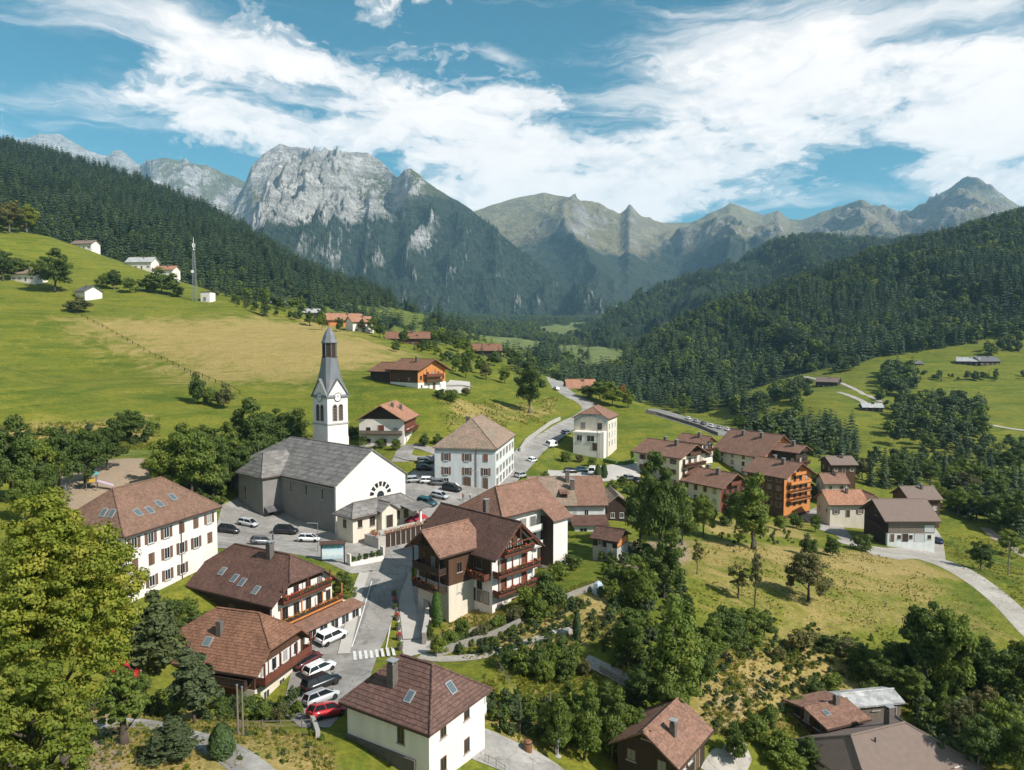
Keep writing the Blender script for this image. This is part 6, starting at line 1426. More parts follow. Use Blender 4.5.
# the large broadleaf in the foreground
def big_tree(px, D, top, wpx, label, seed, mat, clumps, leaves, rz=0.44):
    x = (px - 512) / F * D; z = h1(x, D); zt = P(px, top, D).z; h = zt - z; w = wpx / F * D
    root = tag(empty('broadleaf_tree', (x, D, z)), label, 'tree')
    link('trunk', trunk_mesh('trunk', seed, MAT['bark'], h * 0.7, 0.36, 9, h * 0.18, w * 0.32), root)
    link('crown', crown_mesh('crown', seed, MAT[mat], clumps, leaves, w * 0.49, h * rz, h * (1.0 - rz * 1.0), 0.13, 0.155, 0.0, rough=0.2), root)
big_tree(50, 50, 490, 138, 'large yellow-green broadleaf tree filling the lower left', 301, 'leafyellow', 460, 190, 0.36)
big_tree(12, 43, 650, 120, 'yellow-green tree in front of the large one in the lower left corner', 302, 'leafyellow', 190, 160)
big_tree(112, 58, 668, 46, 'smaller green tree tucked right of the large yellow-green one', 303, 'leafgreen', 110, 90)

row('leafy tree in the row between the playground and the meadow', 'trees behind the playground', [
    (12, 505, 418, 'dark', 50), (38, 500, 428, 'green', 46), (60, 494, 420, 'dark', 42), (86, 486, 424, 'dark', 44), (108, 470, 420, 'dark', 38), (2, 480, 420, 'olive', 36), (26, 525, 462, 'green', 34), (45, 512, 455, 'dark', 28)])
T(131, 442, 406, 'dark', 36, 'round dark tree at the foot of the meadow, apart from the row')
row('leafy tree in the grove beside the church apse', 'grove beside the church', [
    (166, 498, 432, 'green', 42), (192, 504, 418, 'green', 58), (214, 498, 430, 'dark', 42), (228, 480, 424, 'green', 40), (250, 472, 400, 'dark', 54), (274, 464, 403, 'dark', 50), (294, 456, 410, 'dark', 36), (240, 494, 440, 'dark', 42), (178, 480, 425, 'dark', 40), (205, 470, 420, 'dark', 40)])
row('shrub in the trio on the meadow above the grove', 'meadow shrubs', [(198, 404, 374, 'shrubdark', 22), (224, 408, 383, 'shrubolive', 22), (211, 405, 386, 'shrub', 18)])
row('tree in the olive clump on the top of the meadow', 'trees on the meadow top', [(10, 233, 200, 'olive', 34), (27, 233, 205, 'yellow', 28), (44, 235, 214, 'rust', 16), (-8, 234, 202, 'olive', 30)])
row('dark bush above the low white farmhouse', 'bushes by the farmhouse', [(3, 281, 248, 'dark', 26), (20, 280, 256, 'dark', 22)])
T(55, 292, 250, 'dark', 44, 'big dark spreading tree beside the small white house on the meadow')
T(78, 312, 296, 'shrubolive', 26, 'brownish shrub at the corner of the field boundary')
row('bush in the hedge between the small white house and the mast', 'hedge by the mast', [(114, 290, 268, 'dark', 18), (130, 293, 276, 'green', 16), (146, 292, 277, 'dark', 18), (162, 294, 270, 'shrubdark', 34), (178, 297, 286, 'shrubdark', 12), (103, 287, 272, 'shrub', 14), (214, 297, 288, 'shrubolive', 10)])
T(264, 316, 287, 'spruce', 12, 'lone dark conifer on the crest left of the hamlet')
T(529, 413, 361, 'dark', 36, 'large dark round tree on the bank above the road')
row('bushy tree beside the house above the bend', 'trees by the bend', [(600, 402, 378, 'green', 26), (612, 406, 384, 'green', 24), (588, 398, 384, 'dark', 20), (622, 402, 382, 'rust', 10), (628, 408, 390, 'green', 14), (684, 414, 392, 'tall', 16), (672, 410, 396, 'green', 12)])
row('tree among the houses of the hamlet above the spire', 'hamlet trees', [(322, 330, 312, 'green', 10), (340, 332, 316, 'dark', 10), (372, 334, 316, 'green', 12), (380, 338, 322, 'dark', 12), (404, 344, 328, 'dark', 12), (432, 344, 328, 'green', 14), (446, 346, 330, 'dark', 14), (458, 352, 336, 'green', 14), (310, 326, 310, 'dark', 12), (362, 332, 318, 'olive', 8), (418, 345, 334, 'olive', 10), (396, 352, 340, 'shrubdark', 10)])
row('small tree on the lawn below the road up the valley', 'meadow trees up the valley', [(470, 366, 346, 'green', 16), (480, 374, 356, 'green', 14), (466, 378, 352, 'dark', 14), (486, 380, 362, 'olive', 14), (456, 372, 356, 'green', 12), (494, 366, 350, 'dark', 16), (505, 384, 366, 'green', 14)])
row('shrub by the forecourt of the meadow chalet', 'shrubs by the meadow chalet', [(452, 402, 388, 'shrub', 16), (440, 398, 388, 'shrubdark', 12), (466, 396, 386, 'shrubolive', 12)])
row('shrub around the white house with the dark gable', 'shrubs by the gable house', [(364, 446, 434, 'shrub', 12), (380, 448, 437, 'shrubdark', 10), (396, 450, 438, 'shrub', 10), (424, 446, 434, 'shrubdark', 14), (438, 444, 434, 'shrubdark', 12), (352, 440, 424, 'dark', 14)])
row('shrub beside the villa by the bend', 'shrubs by the villa', [(566, 462, 450, 'shrub', 12), (580, 462, 453, 'shrubolive', 12), (592, 466, 456, 'shrub', 10), (598, 478, 464, 'thuja', 8), (604, 478, 463, 'thuja', 8)])
T(343, 606, 566, 'dark', 28, 'round leafy tree on the corner between restaurant chalet and street')
T(437, 626, 591, 'topiary', 12, 'bright green clipped column by the hotel terrace')
T(577, 640, 609, 'thuja', 9, 'slim dark cypress by the garden path')
T(156, 672, 586, 'bushy', 62, 'grey-green conifer between the long white building and the russet chalet')
T(195, 724, 636, 'bushy', 66, 'bushy conifer standing before the russet chalet')
def TD(px, D, top, kind, wpx, label):
    x = (px - 512) / F * D; z = h1(x, D); plant((x, D, z - 0.1), P(px, top, D).z - z, wpx / F * D, kind, label)
TD(160, 56, 718, 'bushy', 56, 'small pale fir at the bottom edge beside the path')
TD(212, 57, 722, 'thuja', 28, 'dark dense columnar evergreen at the bottom edge beside the path')
row('shrub in the garden beside the hotel', 'hotel garden shrubs', [(545, 590, 568, 'shrubdark', 26), (528, 608, 584, 'shrub', 26), (552, 608, 580, 'shrubdark', 30), (540, 618, 594, 'shrub', 26), (514, 622, 602, 'shrubolive', 22), (498, 632, 614, 'shrub', 20), (560, 580, 558, 'shrub', 24), (572, 570, 552, 'shrubdark', 22), (482, 640, 620, 'shrubolive', 18), (462, 636, 616, 'shrub', 18), (450, 648, 628, 'shrub', 20), (440, 655, 632, 'shrub', 18), (430, 640, 622, 'shrubdark', 10)])
row('shrub in the thick hedge below the garden path', 'hedge below the path', [(508, 668, 642, 'shrubdark', 24), (522, 672, 642, 'shrub', 26), (536, 676, 642, 'shrubdark', 26), (550, 674, 638, 'shrub', 26), (562, 668, 636, 'shrubdark', 26), (574, 664, 638, 'shrub', 22), (544, 682, 656, 'shrub', 22), (566, 680, 655, 'shrubdark', 24), (584, 676, 655, 'shrubolive', 16)])
row('dark leafy tree in the tall stand right of the garden hut', 'tall stand by the garden hut', [(660, 562, 455, 'dark', 58), (640, 548, 474, 'dark', 42), (664, 598, 530, 'dark', 44), (640, 612, 556, 'green', 38), (682, 545, 494, 'dark', 30)])
T(703, 538, 488, 'green', 28, 'small round-topped tree in front of the brown-balconied apartment chalet')
T(752, 549, 470, 'tall', 44, 'tall bright green tree left of the orange apartment chalet')
T(736, 528, 486, 'dark', 24, 'dark tree just left of the tall bright green one')
row('tree in the leafy belt below the dry meadow', 'leafy belt below the dry meadow', [(627, 666, 600, 'talldark', 42), (676, 704, 590, 'tall', 58), (706, 666, 616, 'green', 44), (726, 660, 598, 'dark', 46), (748, 652, 600, 'green', 38), (700, 690, 640, 'dark', 44), (640, 712, 655, 'dark', 40), (672, 730, 668, 'green', 46), (764, 640, 606, 'dark', 26)])
row('garden shrub around the apartment chalets', 'apartment garden shrubs', [(640, 498, 486, 'shrubdark', 16), (656, 502, 488, 'shrub', 16), (672, 508, 494, 'shrubdark', 16), (690, 514, 500, 'shrub', 16), (712, 520, 506, 'shrubolive', 14), (726, 526, 512, 'shrubdark', 16), (744, 520, 504, 'shrubdark', 18), (762, 522, 508, 'shrub', 16), (776, 510, 496, 'shrubdark', 14), (700, 476, 464, 'shrubdark', 14), (716, 462, 448, 'dark', 14), (812, 500, 482, 'dark', 14), (818, 488, 472, 'green', 14), (806, 480, 466, 'shrubdark', 12), (632, 506, 492, 'shrub', 16), (620, 518, 504, 'shrubdark', 16)])
row('bush between the old long house and the paved lot', 'bushes by the paved lot', [(612, 492, 480, 'shrubdark', 14), (622, 488, 474, 'dark', 14), (630, 494, 480, 'shrub', 14), (646, 476, 464, 'shrubdark', 12), (544, 480, 470, 'shrub', 10), (556, 486, 475, 'shrubolive', 10)])
T(697, 574, 535, 'thin', 16, 'thin sapling at the top edge of the dry meadow')
T(755, 606, 540, 'thin', 16, 'slender tree standing alone in the dry meadow')
T(738, 598, 560, 'thin', 28, 'small leaning tree with sparse crown in the dry meadow')
T(808, 601, 546, 'olive', 48, 'solitary broad olive-brown tree casting a round shadow on the dry meadow')
row('round dark bush by the apartment yard', 'bushes by the yard', [(808, 556, 534, 'shrubdark', 18), (832, 556, 534, 'shrubdark', 16), (862, 550, 532, 'shrubdark', 22), (815, 532, 512, 'green', 14), (796, 528, 512, 'shrubdark', 16), (780, 530, 514, 'shrub', 14)])
T(981, 570, 538, 'dark', 28, 'dark bush beside the farm track on the slope')
row('small leafy tree in the row above the lower road', 'trees above the lower road', [(556, 754, 690, 'green', 46), (584, 760, 682, 'green', 50), (612, 760, 688, 'dark', 48), (634, 756, 698, 'green', 42), (600, 735, 680, 'dark', 40), (570, 735, 684, 'dark', 36)])
row('tree in the dark thicket at the right edge', 'thicket at the right', [(925, 692, 588, 'dark', 62), (952, 702, 598, 'green', 54), (985, 706, 630, 'dark', 54), (1014, 712, 638, 'dark', 50), (1002, 752, 690, 'green', 52), (960, 748, 692, 'olive', 32), (978, 768, 706, 'dark', 44), (880, 690, 648, 'dark', 42), (902, 676, 636, 'dark', 46), (935, 668, 620, 'dark', 46), (910, 706, 660, 'green', 36), (1016, 690, 650, 'olive', 40), (1020, 775, 712, 'dark', 50), (985, 735, 680, 'olive', 34), (860, 672, 640, 'dark', 34)])
T(942, 738, 676, 'tall', 18, 'slim pale green tree in front of the dark thicket')
row('shrub in the scrub between the dry meadow and the broad roof', 'scrub below the dry meadow', [(800, 652, 626, 'shrubolive', 34), (826, 650, 632, 'shrubdark', 26), (845, 655, 636, 'shrubolive', 26), (780, 660, 644, 'shrubolive', 16), (815, 694, 676, 'shrubdark', 22), (795, 712, 694, 'shrub', 24), (770, 722, 704, 'shrub', 20), (832, 690, 672, 'shrub', 24), (756, 742, 712, 'shrub', 30), (776, 760, 726, 'shrub', 36), (810, 765, 736, 'shrubdark', 34), (790, 775, 742, 'shrub', 34), (735, 760, 722, 'shrubdark', 28),  (868, 700, 676, 'shrub', 22), (886, 716, 694, 'shrub', 20), (870, 668, 648, 'shrubolive', 20)])
row('dark bush between the long white building and the chalets', 'bushes between the chalets', [(150, 628, 604, 'shrubdark', 26), (172, 618, 596, 'shrubdark', 26), (190, 612, 594, 'shrub', 22), (172, 640, 616, 'shrubdark', 30), (196, 628, 608, 'shrubdark', 28), (140, 650, 622, 'shrub', 28), (186, 655, 630, 'shrubdark', 28), (168, 662, 640, 'shrub', 24)])
row('shrub beside the russet chalet garden fence', 'shrubs by the russet chalet', [(246, 716, 692, 'shrubdark', 22), (262, 720, 698, 'shrub', 20), (280, 722, 700, 'shrubolive', 18), (296, 718, 696, 'shrub', 16), (140, 712, 690, 'shrub', 26), (120, 706, 680, 'shrubdark', 26), (176, 716, 694, 'shrub', 22), (222, 716, 694, 'shrubdark', 22)])
row('tree in the belt along the valley side behind the barn', 'valley belt', [(870, 486, 452, 'spruce', 14), (884, 488, 448, 'spruce', 16), (898, 488, 456, 'dark', 22), (862, 480, 456, 'olive', 18), (915, 486, 452, 'spruce', 14), (930, 486, 458, 'dark', 24), (952, 494, 466, 'yellow', 26), (944, 484, 450, 'spruce', 14), (968, 502, 470, 'olive', 28), (980, 500, 458, 'dark', 30), (996, 512, 470, 'dark', 32), (958, 516, 484, 'green', 26), (976, 520, 488, 'green', 28), (1000, 528, 490, 'dark', 32), (1016, 536, 492, 'dark', 34), (1012, 508, 466, 'spruce', 20), (990, 486, 448, 'spruce', 16), (1020, 470, 440, 'dark', 26), (1004, 478, 448, 'dark', 26), (966, 476, 446, 'spruce', 14), (852, 470, 448, 'dark', 16), (1010, 556, 528, 'green', 26), (940, 505, 482, 'green', 18)])

# copses and hedges too far to tell apart
def copse(name, polys, seed):
    r = np.random.default_rng(seed); pts, sc, vid = [], [], []
    for poly, n, s0, s1, con in polys:
        w = [tuple(G(*q)[:2]) for q in poly]; xs = [q[0] for q in w]; ys = [q[1] for q in w]; k = 0
        x = r.uniform(min(xs), max(xs), n * 12); y = r.uniform(min(ys), max(ys), n * 12); ok = in_poly(x, y, w) > 0
        x, y = x[ok][:n], y[ok][:n]; z = H(x, y) - 0.2; m = len(x)
        pts.append(np.stack([x, y, z], -1)); sc.append(r.uniform(s0, s1, m)); c = r.uniform(0, 1, m) < con
        vid.append(np.where(c, r.integers(0, 4, m), r.integers(4, 8, m)))
    return forest(name, np.concatenate(pts), np.concatenate(sc), np.concatenate(vid), seed)
copse('hillside_copse', [([(226, 298), (262, 296), (330, 300), (348, 316), (300, 316), (232, 306)], 150, .6, 1.1, .35), ([(346, 336), (352, 314), (420, 316), (470, 330), (440, 344), (400, 330), (372, 330)], 120, .5, 1.0, .3),
                         ([(425, 352), (440, 336), (500, 346), (530, 362), (505, 372), (470, 358), (440, 358)], 60, .5, 1.0, .3), ([(508, 372), (530, 350), (575, 366), (600, 376), (555, 378), (540, 376)], 130, .7, 1.3, .5),
                         ([(0, 238), (45, 236), (90, 250), (130, 262), (60, 240), (0, 228)], 60, .6, 1.1, .4), ([(230, 300), (300, 312), (340, 322), (330, 326), (290, 320), (230, 306)], 40, .3, .6, .2),
                         ([(395, 345), (425, 346), (470, 360), (455, 366), (420, 352)], 22, .3, .7, .1)], 71)
copse('valley_conifers', [([(600, 394), (640, 386), (700, 396), (760, 414), (785, 434), (858, 440), (858, 452), (800, 446), (735, 430), (700, 414), (640, 402)], 330, 1.2, 1.9, .85), ([(765, 450), (776, 430), (850, 430), (860, 450), (820, 458)], 130, 1.0, 1.5, .8),
                          ([(735, 432), (800, 440), (830, 452), (822, 460), (770, 446)], 50, .6, 1.1, .3)], 72)
copse('far_grove', [([(886, 444), (900, 410), (940, 398), (985, 408), (990, 436), (950, 450), (910, 450)], 150, .9, 1.5, .25), ([(880, 394), (885, 372), (912, 372), (916, 392), (900, 400)], 50, 1.2, 1.7, .1), ([(832, 376), (838, 352), (856, 352), (858, 376)], 40, .9, 1.4, .2),
                    ([(800, 420), (768, 400), (800, 384), (812, 396)], 60, .9, 1.4, .2), ([(905, 378), (1023, 376), (1023, 380), (905, 383)], 26, .4, .9, .1), ([(800, 362), (830, 352), (832, 358), (806, 368)], 14, .6, 1.0, .1),
                    ([(860, 470), (900, 455), (1023, 440), (1023, 470), (960, 480), (900, 490)], 190, .45, .85, .4), ([(945, 492), (990, 480), (1023, 485), (1023, 545), (990, 530), (955, 520)], 110, .6, 1.1, .3), ([(985, 350), (1023, 340), (1023, 350), (990, 356)], 24, .8, 1.3, .3), ([(870, 410), (880, 398), (890, 408), (880, 418)], 10, .5, .9, .1)], 73)
row('bush at the foot of the large yellow-green tree', 'bushes under the large tree', [(60, 716, 690, 'shrub', 30), (84, 712, 688, 'shrubdark', 28), (104, 708, 684, 'shrub', 28), (124, 704, 682, 'shrub', 26), (140, 694, 672, 'shrubdark', 24), (40, 740, 712, 'shrub', 34), (118, 690, 664, 'shrub', 28)])
def tufts(name, polys, seed):
    r = np.random.default_rng(seed); pts, sc, vid = [], [], []
    for poly, n, s0, s1, dryf in polys:
        w = [tuple(G(*q)[:2]) for q in poly]; xs = [q[0] for q in w]; ys = [q[1] for q in w]
        x = r.uniform(min(xs), max(xs), n * 5); y = r.uniform(min(ys), max(ys), n * 5); cl = fbm(x / 4, y / 4, 3, seed)
        ok = (in_poly(x, y, w) > 0) & (cl + r.normal(0, 0.10, len(x)) > 0.54); x, y = x[ok][:n], y[ok][:n]; m = len(x)
        pts.append(np.stack([x, y, H(x, y) - 0.03], -1)); sc.append(r.uniform(s0, s1, m) * 0.36); vid.append(np.where(r.uniform(0, 1, m) < dryf, r.integers(0, 2, m) * 2, r.integers(0, 2, m) * 2 + 1))
    forest(name, np.concatenate(pts), np.concatenate(sc), np.concatenate(vid), seed, TUFTS)
tufts('rough_grass', [([(640, 545), (760, 548), (870, 552), (960, 592), (1020, 645), (900, 650), (800, 668), (700, 620)], 4500, .4, .9, .6), ([(690, 640), (800, 640), (930, 690), (830, 730), (740, 745), (680, 735)], 5000, .6, 1.3, .7),
                      ([(440, 600), (530, 605), (640, 570), (640, 640), (560, 665), (440, 660)], 4500, .4, 1.0, .5), ([(60, 705), (200, 705), (335, 745), (335, 785), (40, 785)], 5000, .4, .9, .7), ([(480, 665), (640, 660), (640, 760), (520, 745), (490, 720)], 4000, .5, 1.0, .4),
                      ([(900, 660), (1023, 660), (1023, 775), (900, 775)], 3000, .5, 1.1, .5), ([(940, 530), (1023, 545), (1023, 610), (960, 570)], 3000, .5, 1.1, .5), ([(0, 425), (160, 418), (160, 450), (0, 465)], 3000, .7, 1.4, .4), ([(430, 395), (560, 395), (545, 425), (450, 435)], 3500, .7, 1.4, .5)], 76)
copse('undergrowth', [([(690, 660), (760, 640), (900, 650), (930, 690), (830, 720), (740, 740), (690, 735)], 300, .05, .15, 0), ([(440, 640), (530, 610), (590, 600), (600, 640), (520, 660), (450, 655)], 240, .06, .16, 0), ([(600, 560), (640, 545), (690, 600), (700, 680), (640, 700), (600, 650)], 260, .08, .3, 0),
                      ([(60, 715), (330, 735), (330, 768), (60, 768)], 90, .04, .08, 0), ([(900, 660), (1023, 660), (1023, 768), (930, 768)], 300, .12, .36, 0), ([(480, 700), (640, 700), (640, 745), (500, 735)], 200, .06, .2, 0), ([(100, 690), (300, 690), (300, 716), (100, 712)], 120, .08, .2, 0),
                      ([(660, 540), (790, 530), (800, 545), (700, 560)], 60, .06, .15, 0), ([(0, 440), (160, 425), (150, 445), (0, 470)], 120, .1, .3, 0), ([(150, 500), (230, 480), (225, 505), (160, 520)], 100, .1, .3, 0), ([(700, 600), (900, 640), (860, 655), (720, 640)], 60, .05, .12, 0)], 74)
# ---------------------------------------------------------------- cars
def car_paint(name, c, rough=0.28):
    m, t, bs, _ = new_mat(name); t.set(bs.inputs['Base Color'], (*c, 1)); t.set(bs.inputs['Roughness'], rough); t.set(bs.inputs['Coat Weight'], 0.6); t.set(bs.inputs['Coat Roughness'], 0.06); return m
PAINT = {k: car_paint(k + '_car_paint', c) for k, c in dict(white=(0.75, 0.75, 0.74), black=(0.012, 0.012, 0.014), silver=(0.42, 0.43, 0.44), grey=(0.13, 0.135, 0.14), red=(0.42, 0.018, 0.02), maroon=(0.10, 0.02, 0.02), teal=(0.02, 0.07, 0.08), blue=(0.02, 0.04, 0.12)).items()}
M_TYRE = plain('tyre_rubber', (0.02, 0.02, 0.02), 0.9); M_RIM = plain('alloy', (0.45, 0.45, 0.46), 0.3, metal=0.8)
M_LAMP = glass_mat('headlamp_glass', (0.6, 0.62, 0.64), 0.1); M_TAIL = glass_mat('tail_lamp', (0.35, 0.01, 0.01), 0.2); M_CARGLASS = glass_mat('car_glass', (0.012, 0.015, 0.018), 0.05)
CARK = {  # stations of the lower body: x, bottom, shoulder height, half width; then the cabin: x bottom/top pairs
    'hatch': dict(L=4.0, w=0.86, body=[(-2.0, .42, .70, .72), (-1.92, .24, .88, .82), (-1.2, .2, .92, .86), (0.0, .2, .90, .86), (1.0, .2, .86, .86), (1.75, .24, .72, .80), (1.98, .36, .58, .68)], cab=((-1.93, 1.22), (-1.55, .42), 1.47)),
    'suv': dict(L=4.5, w=0.92, body=[(-2.22, .50, .85, .78), (-2.15, .30, 1.02, .88), (-1.3, .26, 1.04, .92), (0.0, .26, 1.02, .92), (1.1, .26, 1.0, .92), (1.95, .30, .88, .86), (2.2, .44, .70, .74)], cab=((-2.15, 1.28), (-1.85, .55), 1.68)),
    'van': dict(L=5.2, w=0.98, body=[(-2.6, .45, 1.0, .88), (-2.56, .28, 1.15, .96), (-1.3, .24, 1.15, .98), (0.3, .24, 1.15, .98), (1.5, .24, 1.10, .98), (2.3, .28, .96, .92), (2.58, .42, .76, .80)], cab=((-2.56, 2.05), (-2.5, 1.15), 2.15))}
def car_meshes(kind):
    k = CARK[kind]; b = MB(); S = k['body']; n = 7
    for x, zb, zs, w in S:
        zm = (zb + zs) * 0.5
        b.v += [(x, -w * .90, zb), (x, -w, zm), (x, -w * .95, zs), (x, 0, zs + 0.05), (x, w * .95, zs), (x, w, zm), (x, w * .90, zb)]
    for i in range(len(S) - 1): b.f += [(i * n + j, i * n + (j + 1) % n, (i + 1) * n + (j + 1) % n, (i + 1) * n + j) for j in range(n)]
    b.f += [tuple(reversed(range(n))), tuple((len(S) - 1) * n + j for j in range(n))]
    body = b.mesh('body', None, True); body.materials.clear()
    (x0, x1), (t0, t1), zt = k['cab']; w = k['w']; zs = S[3][2] - 0.03; wt = w * .74
    g = MB(); e = w * .93
    g.v += [(x0, -e, zs), (x1, -e, zs - .02), (x1, e, zs - .02), (x0, e, zs), (t0, -wt, zt - .06), (t1, -wt, zt - .06), (t1, wt, zt - .06), (t0, wt, zt - .06)]
    g.f += [(0, 1, 5, 4), (1, 2, 6, 5), (2, 3, 7, 6), (3, 0, 4, 7)]
    glass = g.mesh('windows', M_CARGLASS)
    r = MB(); r.v += [(t0 - .04, -wt - .02, zt - .07), (t1 + .04, -wt - .02, zt - .07), (t1 + .04, wt + .02, zt - .07), (t0 - .04, wt + .02, zt - .07), (t0 + .12, -wt + .12, zt), (t1 - .12, -wt + .12, zt), (t1 - .12, wt - .12, zt), (t0 + .12, wt - .12, zt)]
    r.f += [(0, 1, 5, 4), (1, 2, 6, 5), (2, 3, 7, 6), (3, 0, 4, 7), (4, 5, 6, 7), (3, 2, 1, 0)]
    pl = []
    for sy in (-1, 1):   # pillars
        for (xa, xb) in ((x0, t0), (x1, t1), ((x0 + x1) / 2 - .1, (t0 + t1) / 2 - .1)):
            r.tube((xa, sy * (e + .004), zs), (xb, sy * (wt + .01), zt - .06), .045 if kind != 'van' else .06, k=5)
    if kind == 'van':
        for sy in (-1, 1): r.poly(*[(x, sy * y, z) for x, y, z in ((x0, e + .02, zs), (.2, e + .02, zs), (.2, wt + .03, zt - .07), (t0, wt + .03, zt - .07))][::sy])
    roof = r.mesh('roof', None); roof.materials.clear()
    R = .31 if kind == 'hatch' else .36
    tyre = cached(('tyre', R), lambda: MB().lathe([(R * .7, -.1), (R * .96, -.1), (R, -.06), (R, .06), (R * .96, .1), (R * .7, .1)], 16).mesh('tyre', M_TYRE, True))
    rim = cached(('rim', R), lambda: MB().lathe([(R * .1, -.1), (R * .68, -.085), (R * .68, .085), (R * .1, .1)], 10).mesh('rim', M_RIM))
    hl = cached(('hl', kind), lambda: MB().box(-.1, .06, -.17, .17, -.07, .07).mesh('headlight', M_LAMP)); tl = cached(('tl', kind), lambda: MB().box(-.05, .08, -.1, .1, -.16, .12).mesh('tail_light', M_TAIL))
    bp = cached(('bp', kind), lambda: MB().box(-.08, .08, -w * .8, w * .8, -.07, .09).mesh('bumper', plain('dark_trim', (0.03, 0.03, 0.03), 0.7)))
    return dict(body=body, glass=glass, roof=roof, tyre=tyre, rim=rim, hl=hl, tl=tl, bp=bp, R=R, L=k['L'], w=w, zs=S[1][2])
_cm = {}
def car(px, py, ang, color, kind, label, group=None, lift=0.1, pos=None):
    if kind not in _cm: _cm[kind] = car_meshes(kind)
    c = _cm[kind]; g = pos or G(px, py); a = math.radians(ang); dx, dy = math.cos(a), math.sin(a)
    zf, zb = h1(g.x + dx * 1.3, g.y + dy * 1.3), h1(g.x - dx * 1.3, g.y - dy * 1.3); zl, zr = h1(g.x - dy * .8, g.y + dx * .8), h1(g.x + dy * .8, g.y - dx * .8)
    root = tag(empty('parked_car' if kind != 'van' else 'parked_van', (g.x, g.y, (zf + zb) / 2 + lift), a), label, 'car' if kind != 'van' else 'van', group)
    root.rotation_euler = (math.atan2(zl - zr, 1.6), -math.atan2(zf - zb, 2.6), a)
    for nm in ('body', 'roof'):
        o = link(nm, c[nm].copy(), root); o.data.materials.append(PAINT[color])
    link('windows', c['glass'], root); xw = c['L'] * .31
    for sx in (-1, 1):
        for sy in (-1, 1):
            w = link('wheel', c['tyre'], root, (sx * xw, sy * (c['w'] - .09), c['R']), (math.pi / 2, 0, 0)); link('rim', c['rim'], w)
    for sy in (-1, 1):
        link('headlight', c['hl'], root, (c['L'] / 2 - .19, sy * c['w'] * .60, c['zs'] * .72)); link('tail_light', c['tl'], root, (-c['L'] / 2 + .06, sy * c['w'] * .74, c['zs'] * .86))
    link('bumper', c['bp'], root, (c['L'] / 2 - .07, 0, .40)); link('bumper', c['bp'], root, (-c['L'] / 2 + .07, 0, .42))
    return root
SP = 'cars parked below the restaurant chalet'; CP = 'cars parked by the church wall'; PP = 'cars parked on the plaza'
for a in [(331, 641, 56, 'white', 'suv', 'white car parked beside the restaurant shopfront, uppermost of the row', SP), (307, 664, 56, 'maroon', 'hatch', 'dark maroon car nosed in under the russet chalet balcony', SP), (320, 673, 48, 'white', 'hatch', 'white car in the row below the russet chalet, above the black one', SP),
          (322, 688, 42, 'black', 'suv', 'black car parked in the row between a white and a silver one', SP), (322, 703, 42, 'silver', 'hatch', 'silver car in the row above the red one', SP), (327, 718, 42, 'red', 'hatch', 'red car at the lower end of the row beside the white house', SP),
          (228, 533, 12, 'black', 'hatch', 'black car parked by the corner of the long white building', CP), (248, 526, -12, 'silver', 'hatch', 'silver car parked in front of the church side chapel', CP), (286, 534, -4, 'black', 'suv', 'black car in the shade of the church side wall', CP), (309, 542, 2, 'white', 'hatch', 'white car parked near the church front corner', CP),
          (427, 505, -28, 'teal', 'suv', 'dark teal car at the near edge of the plaza', PP), (440, 498, -24, 'silver', 'hatch', 'silver car between two dark ones on the plaza', PP), (452, 491, -20, 'black', 'suv', 'black car in the plaza row nearest the town hall door', PP), (428, 483, 8, 'white', 'hatch', 'white car at the far side of the plaza', PP), (439, 485, 5, 'grey', 'hatch', 'grey car right of the white one at the far side of the plaza', PP),
          (424, 470, 12, 'black', 'hatch', 'added black car standing in for shade by the town hall corner, lower of two', PP), (425, 463, 12, 'grey', 'hatch', 'added grey car standing in for shade by the town hall corner, upper of two', PP), (532, 462, 62, 'white', 'hatch', 'white car driving on the road past the town hall', None), (551, 447, 55, 'white', 'van', 'white van on the road before the villa', None),  # the two cars at the town hall corner are added for a shaded area
          (582, 472, 8, 'teal', 'hatch', 'teal car on the paved lot below the villa', None), (571, 473, 20, 'black', 'hatch', 'dark car left of the teal one on the paved lot', None), (592, 474, 80, 'white', 'van', 'white van parked right of the teal car', None), (640, 484, 30, 'black', 'suv', 'dark car under the trees by the pale apartment chalet', None), (629, 480, 40, 'grey', 'hatch', 'grey car on the yard left of the pale apartment chalet', None),
          (938, 543, 70, 'blue', 'hatch', 'dark blue car at the right end of the barn', None), (120, 676, 20, 'red', 'hatch', 'red car half hidden behind the foreground trees', None), (466, 480, -20, 'grey', 'hatch', 'grey car tight against the town hall front', PP), (414, 482, 15, 'silver', 'hatch', 'silver car beside the church flank at the far side of the plaza', PP), (262, 545, 30, 'grey', 'hatch', 'grey car standing alone on the car park below the church', CP), (520, 478, 62, 'silver', 'suv', 'silver car parked at the roadside by the town hall corner', None), (566, 434, 45, 'grey', 'hatch', 'grey car on the road beyond the white van', None), (556, 390, 110, 'white', 'hatch', 'small white car far up the road by the roadside house', None)]: car(*a)
VL = 'cars parked on the strip along the green field'
for i, (px, py, cl) in enumerate([(688, 420, 'white'), (696, 422.5, 'silver'), (703, 425, 'grey'), (711, 427.5, 'white'), (719, 429, 'silver'), (727, 431, 'white'), (735, 432, 'grey'), (741, 433, 'maroon')]):
    car(px, py, 60, cl, 'hatch', '%s car in the distant row along the green field, %s from the left' % (cl, ORD[i]), VL, 0.15)

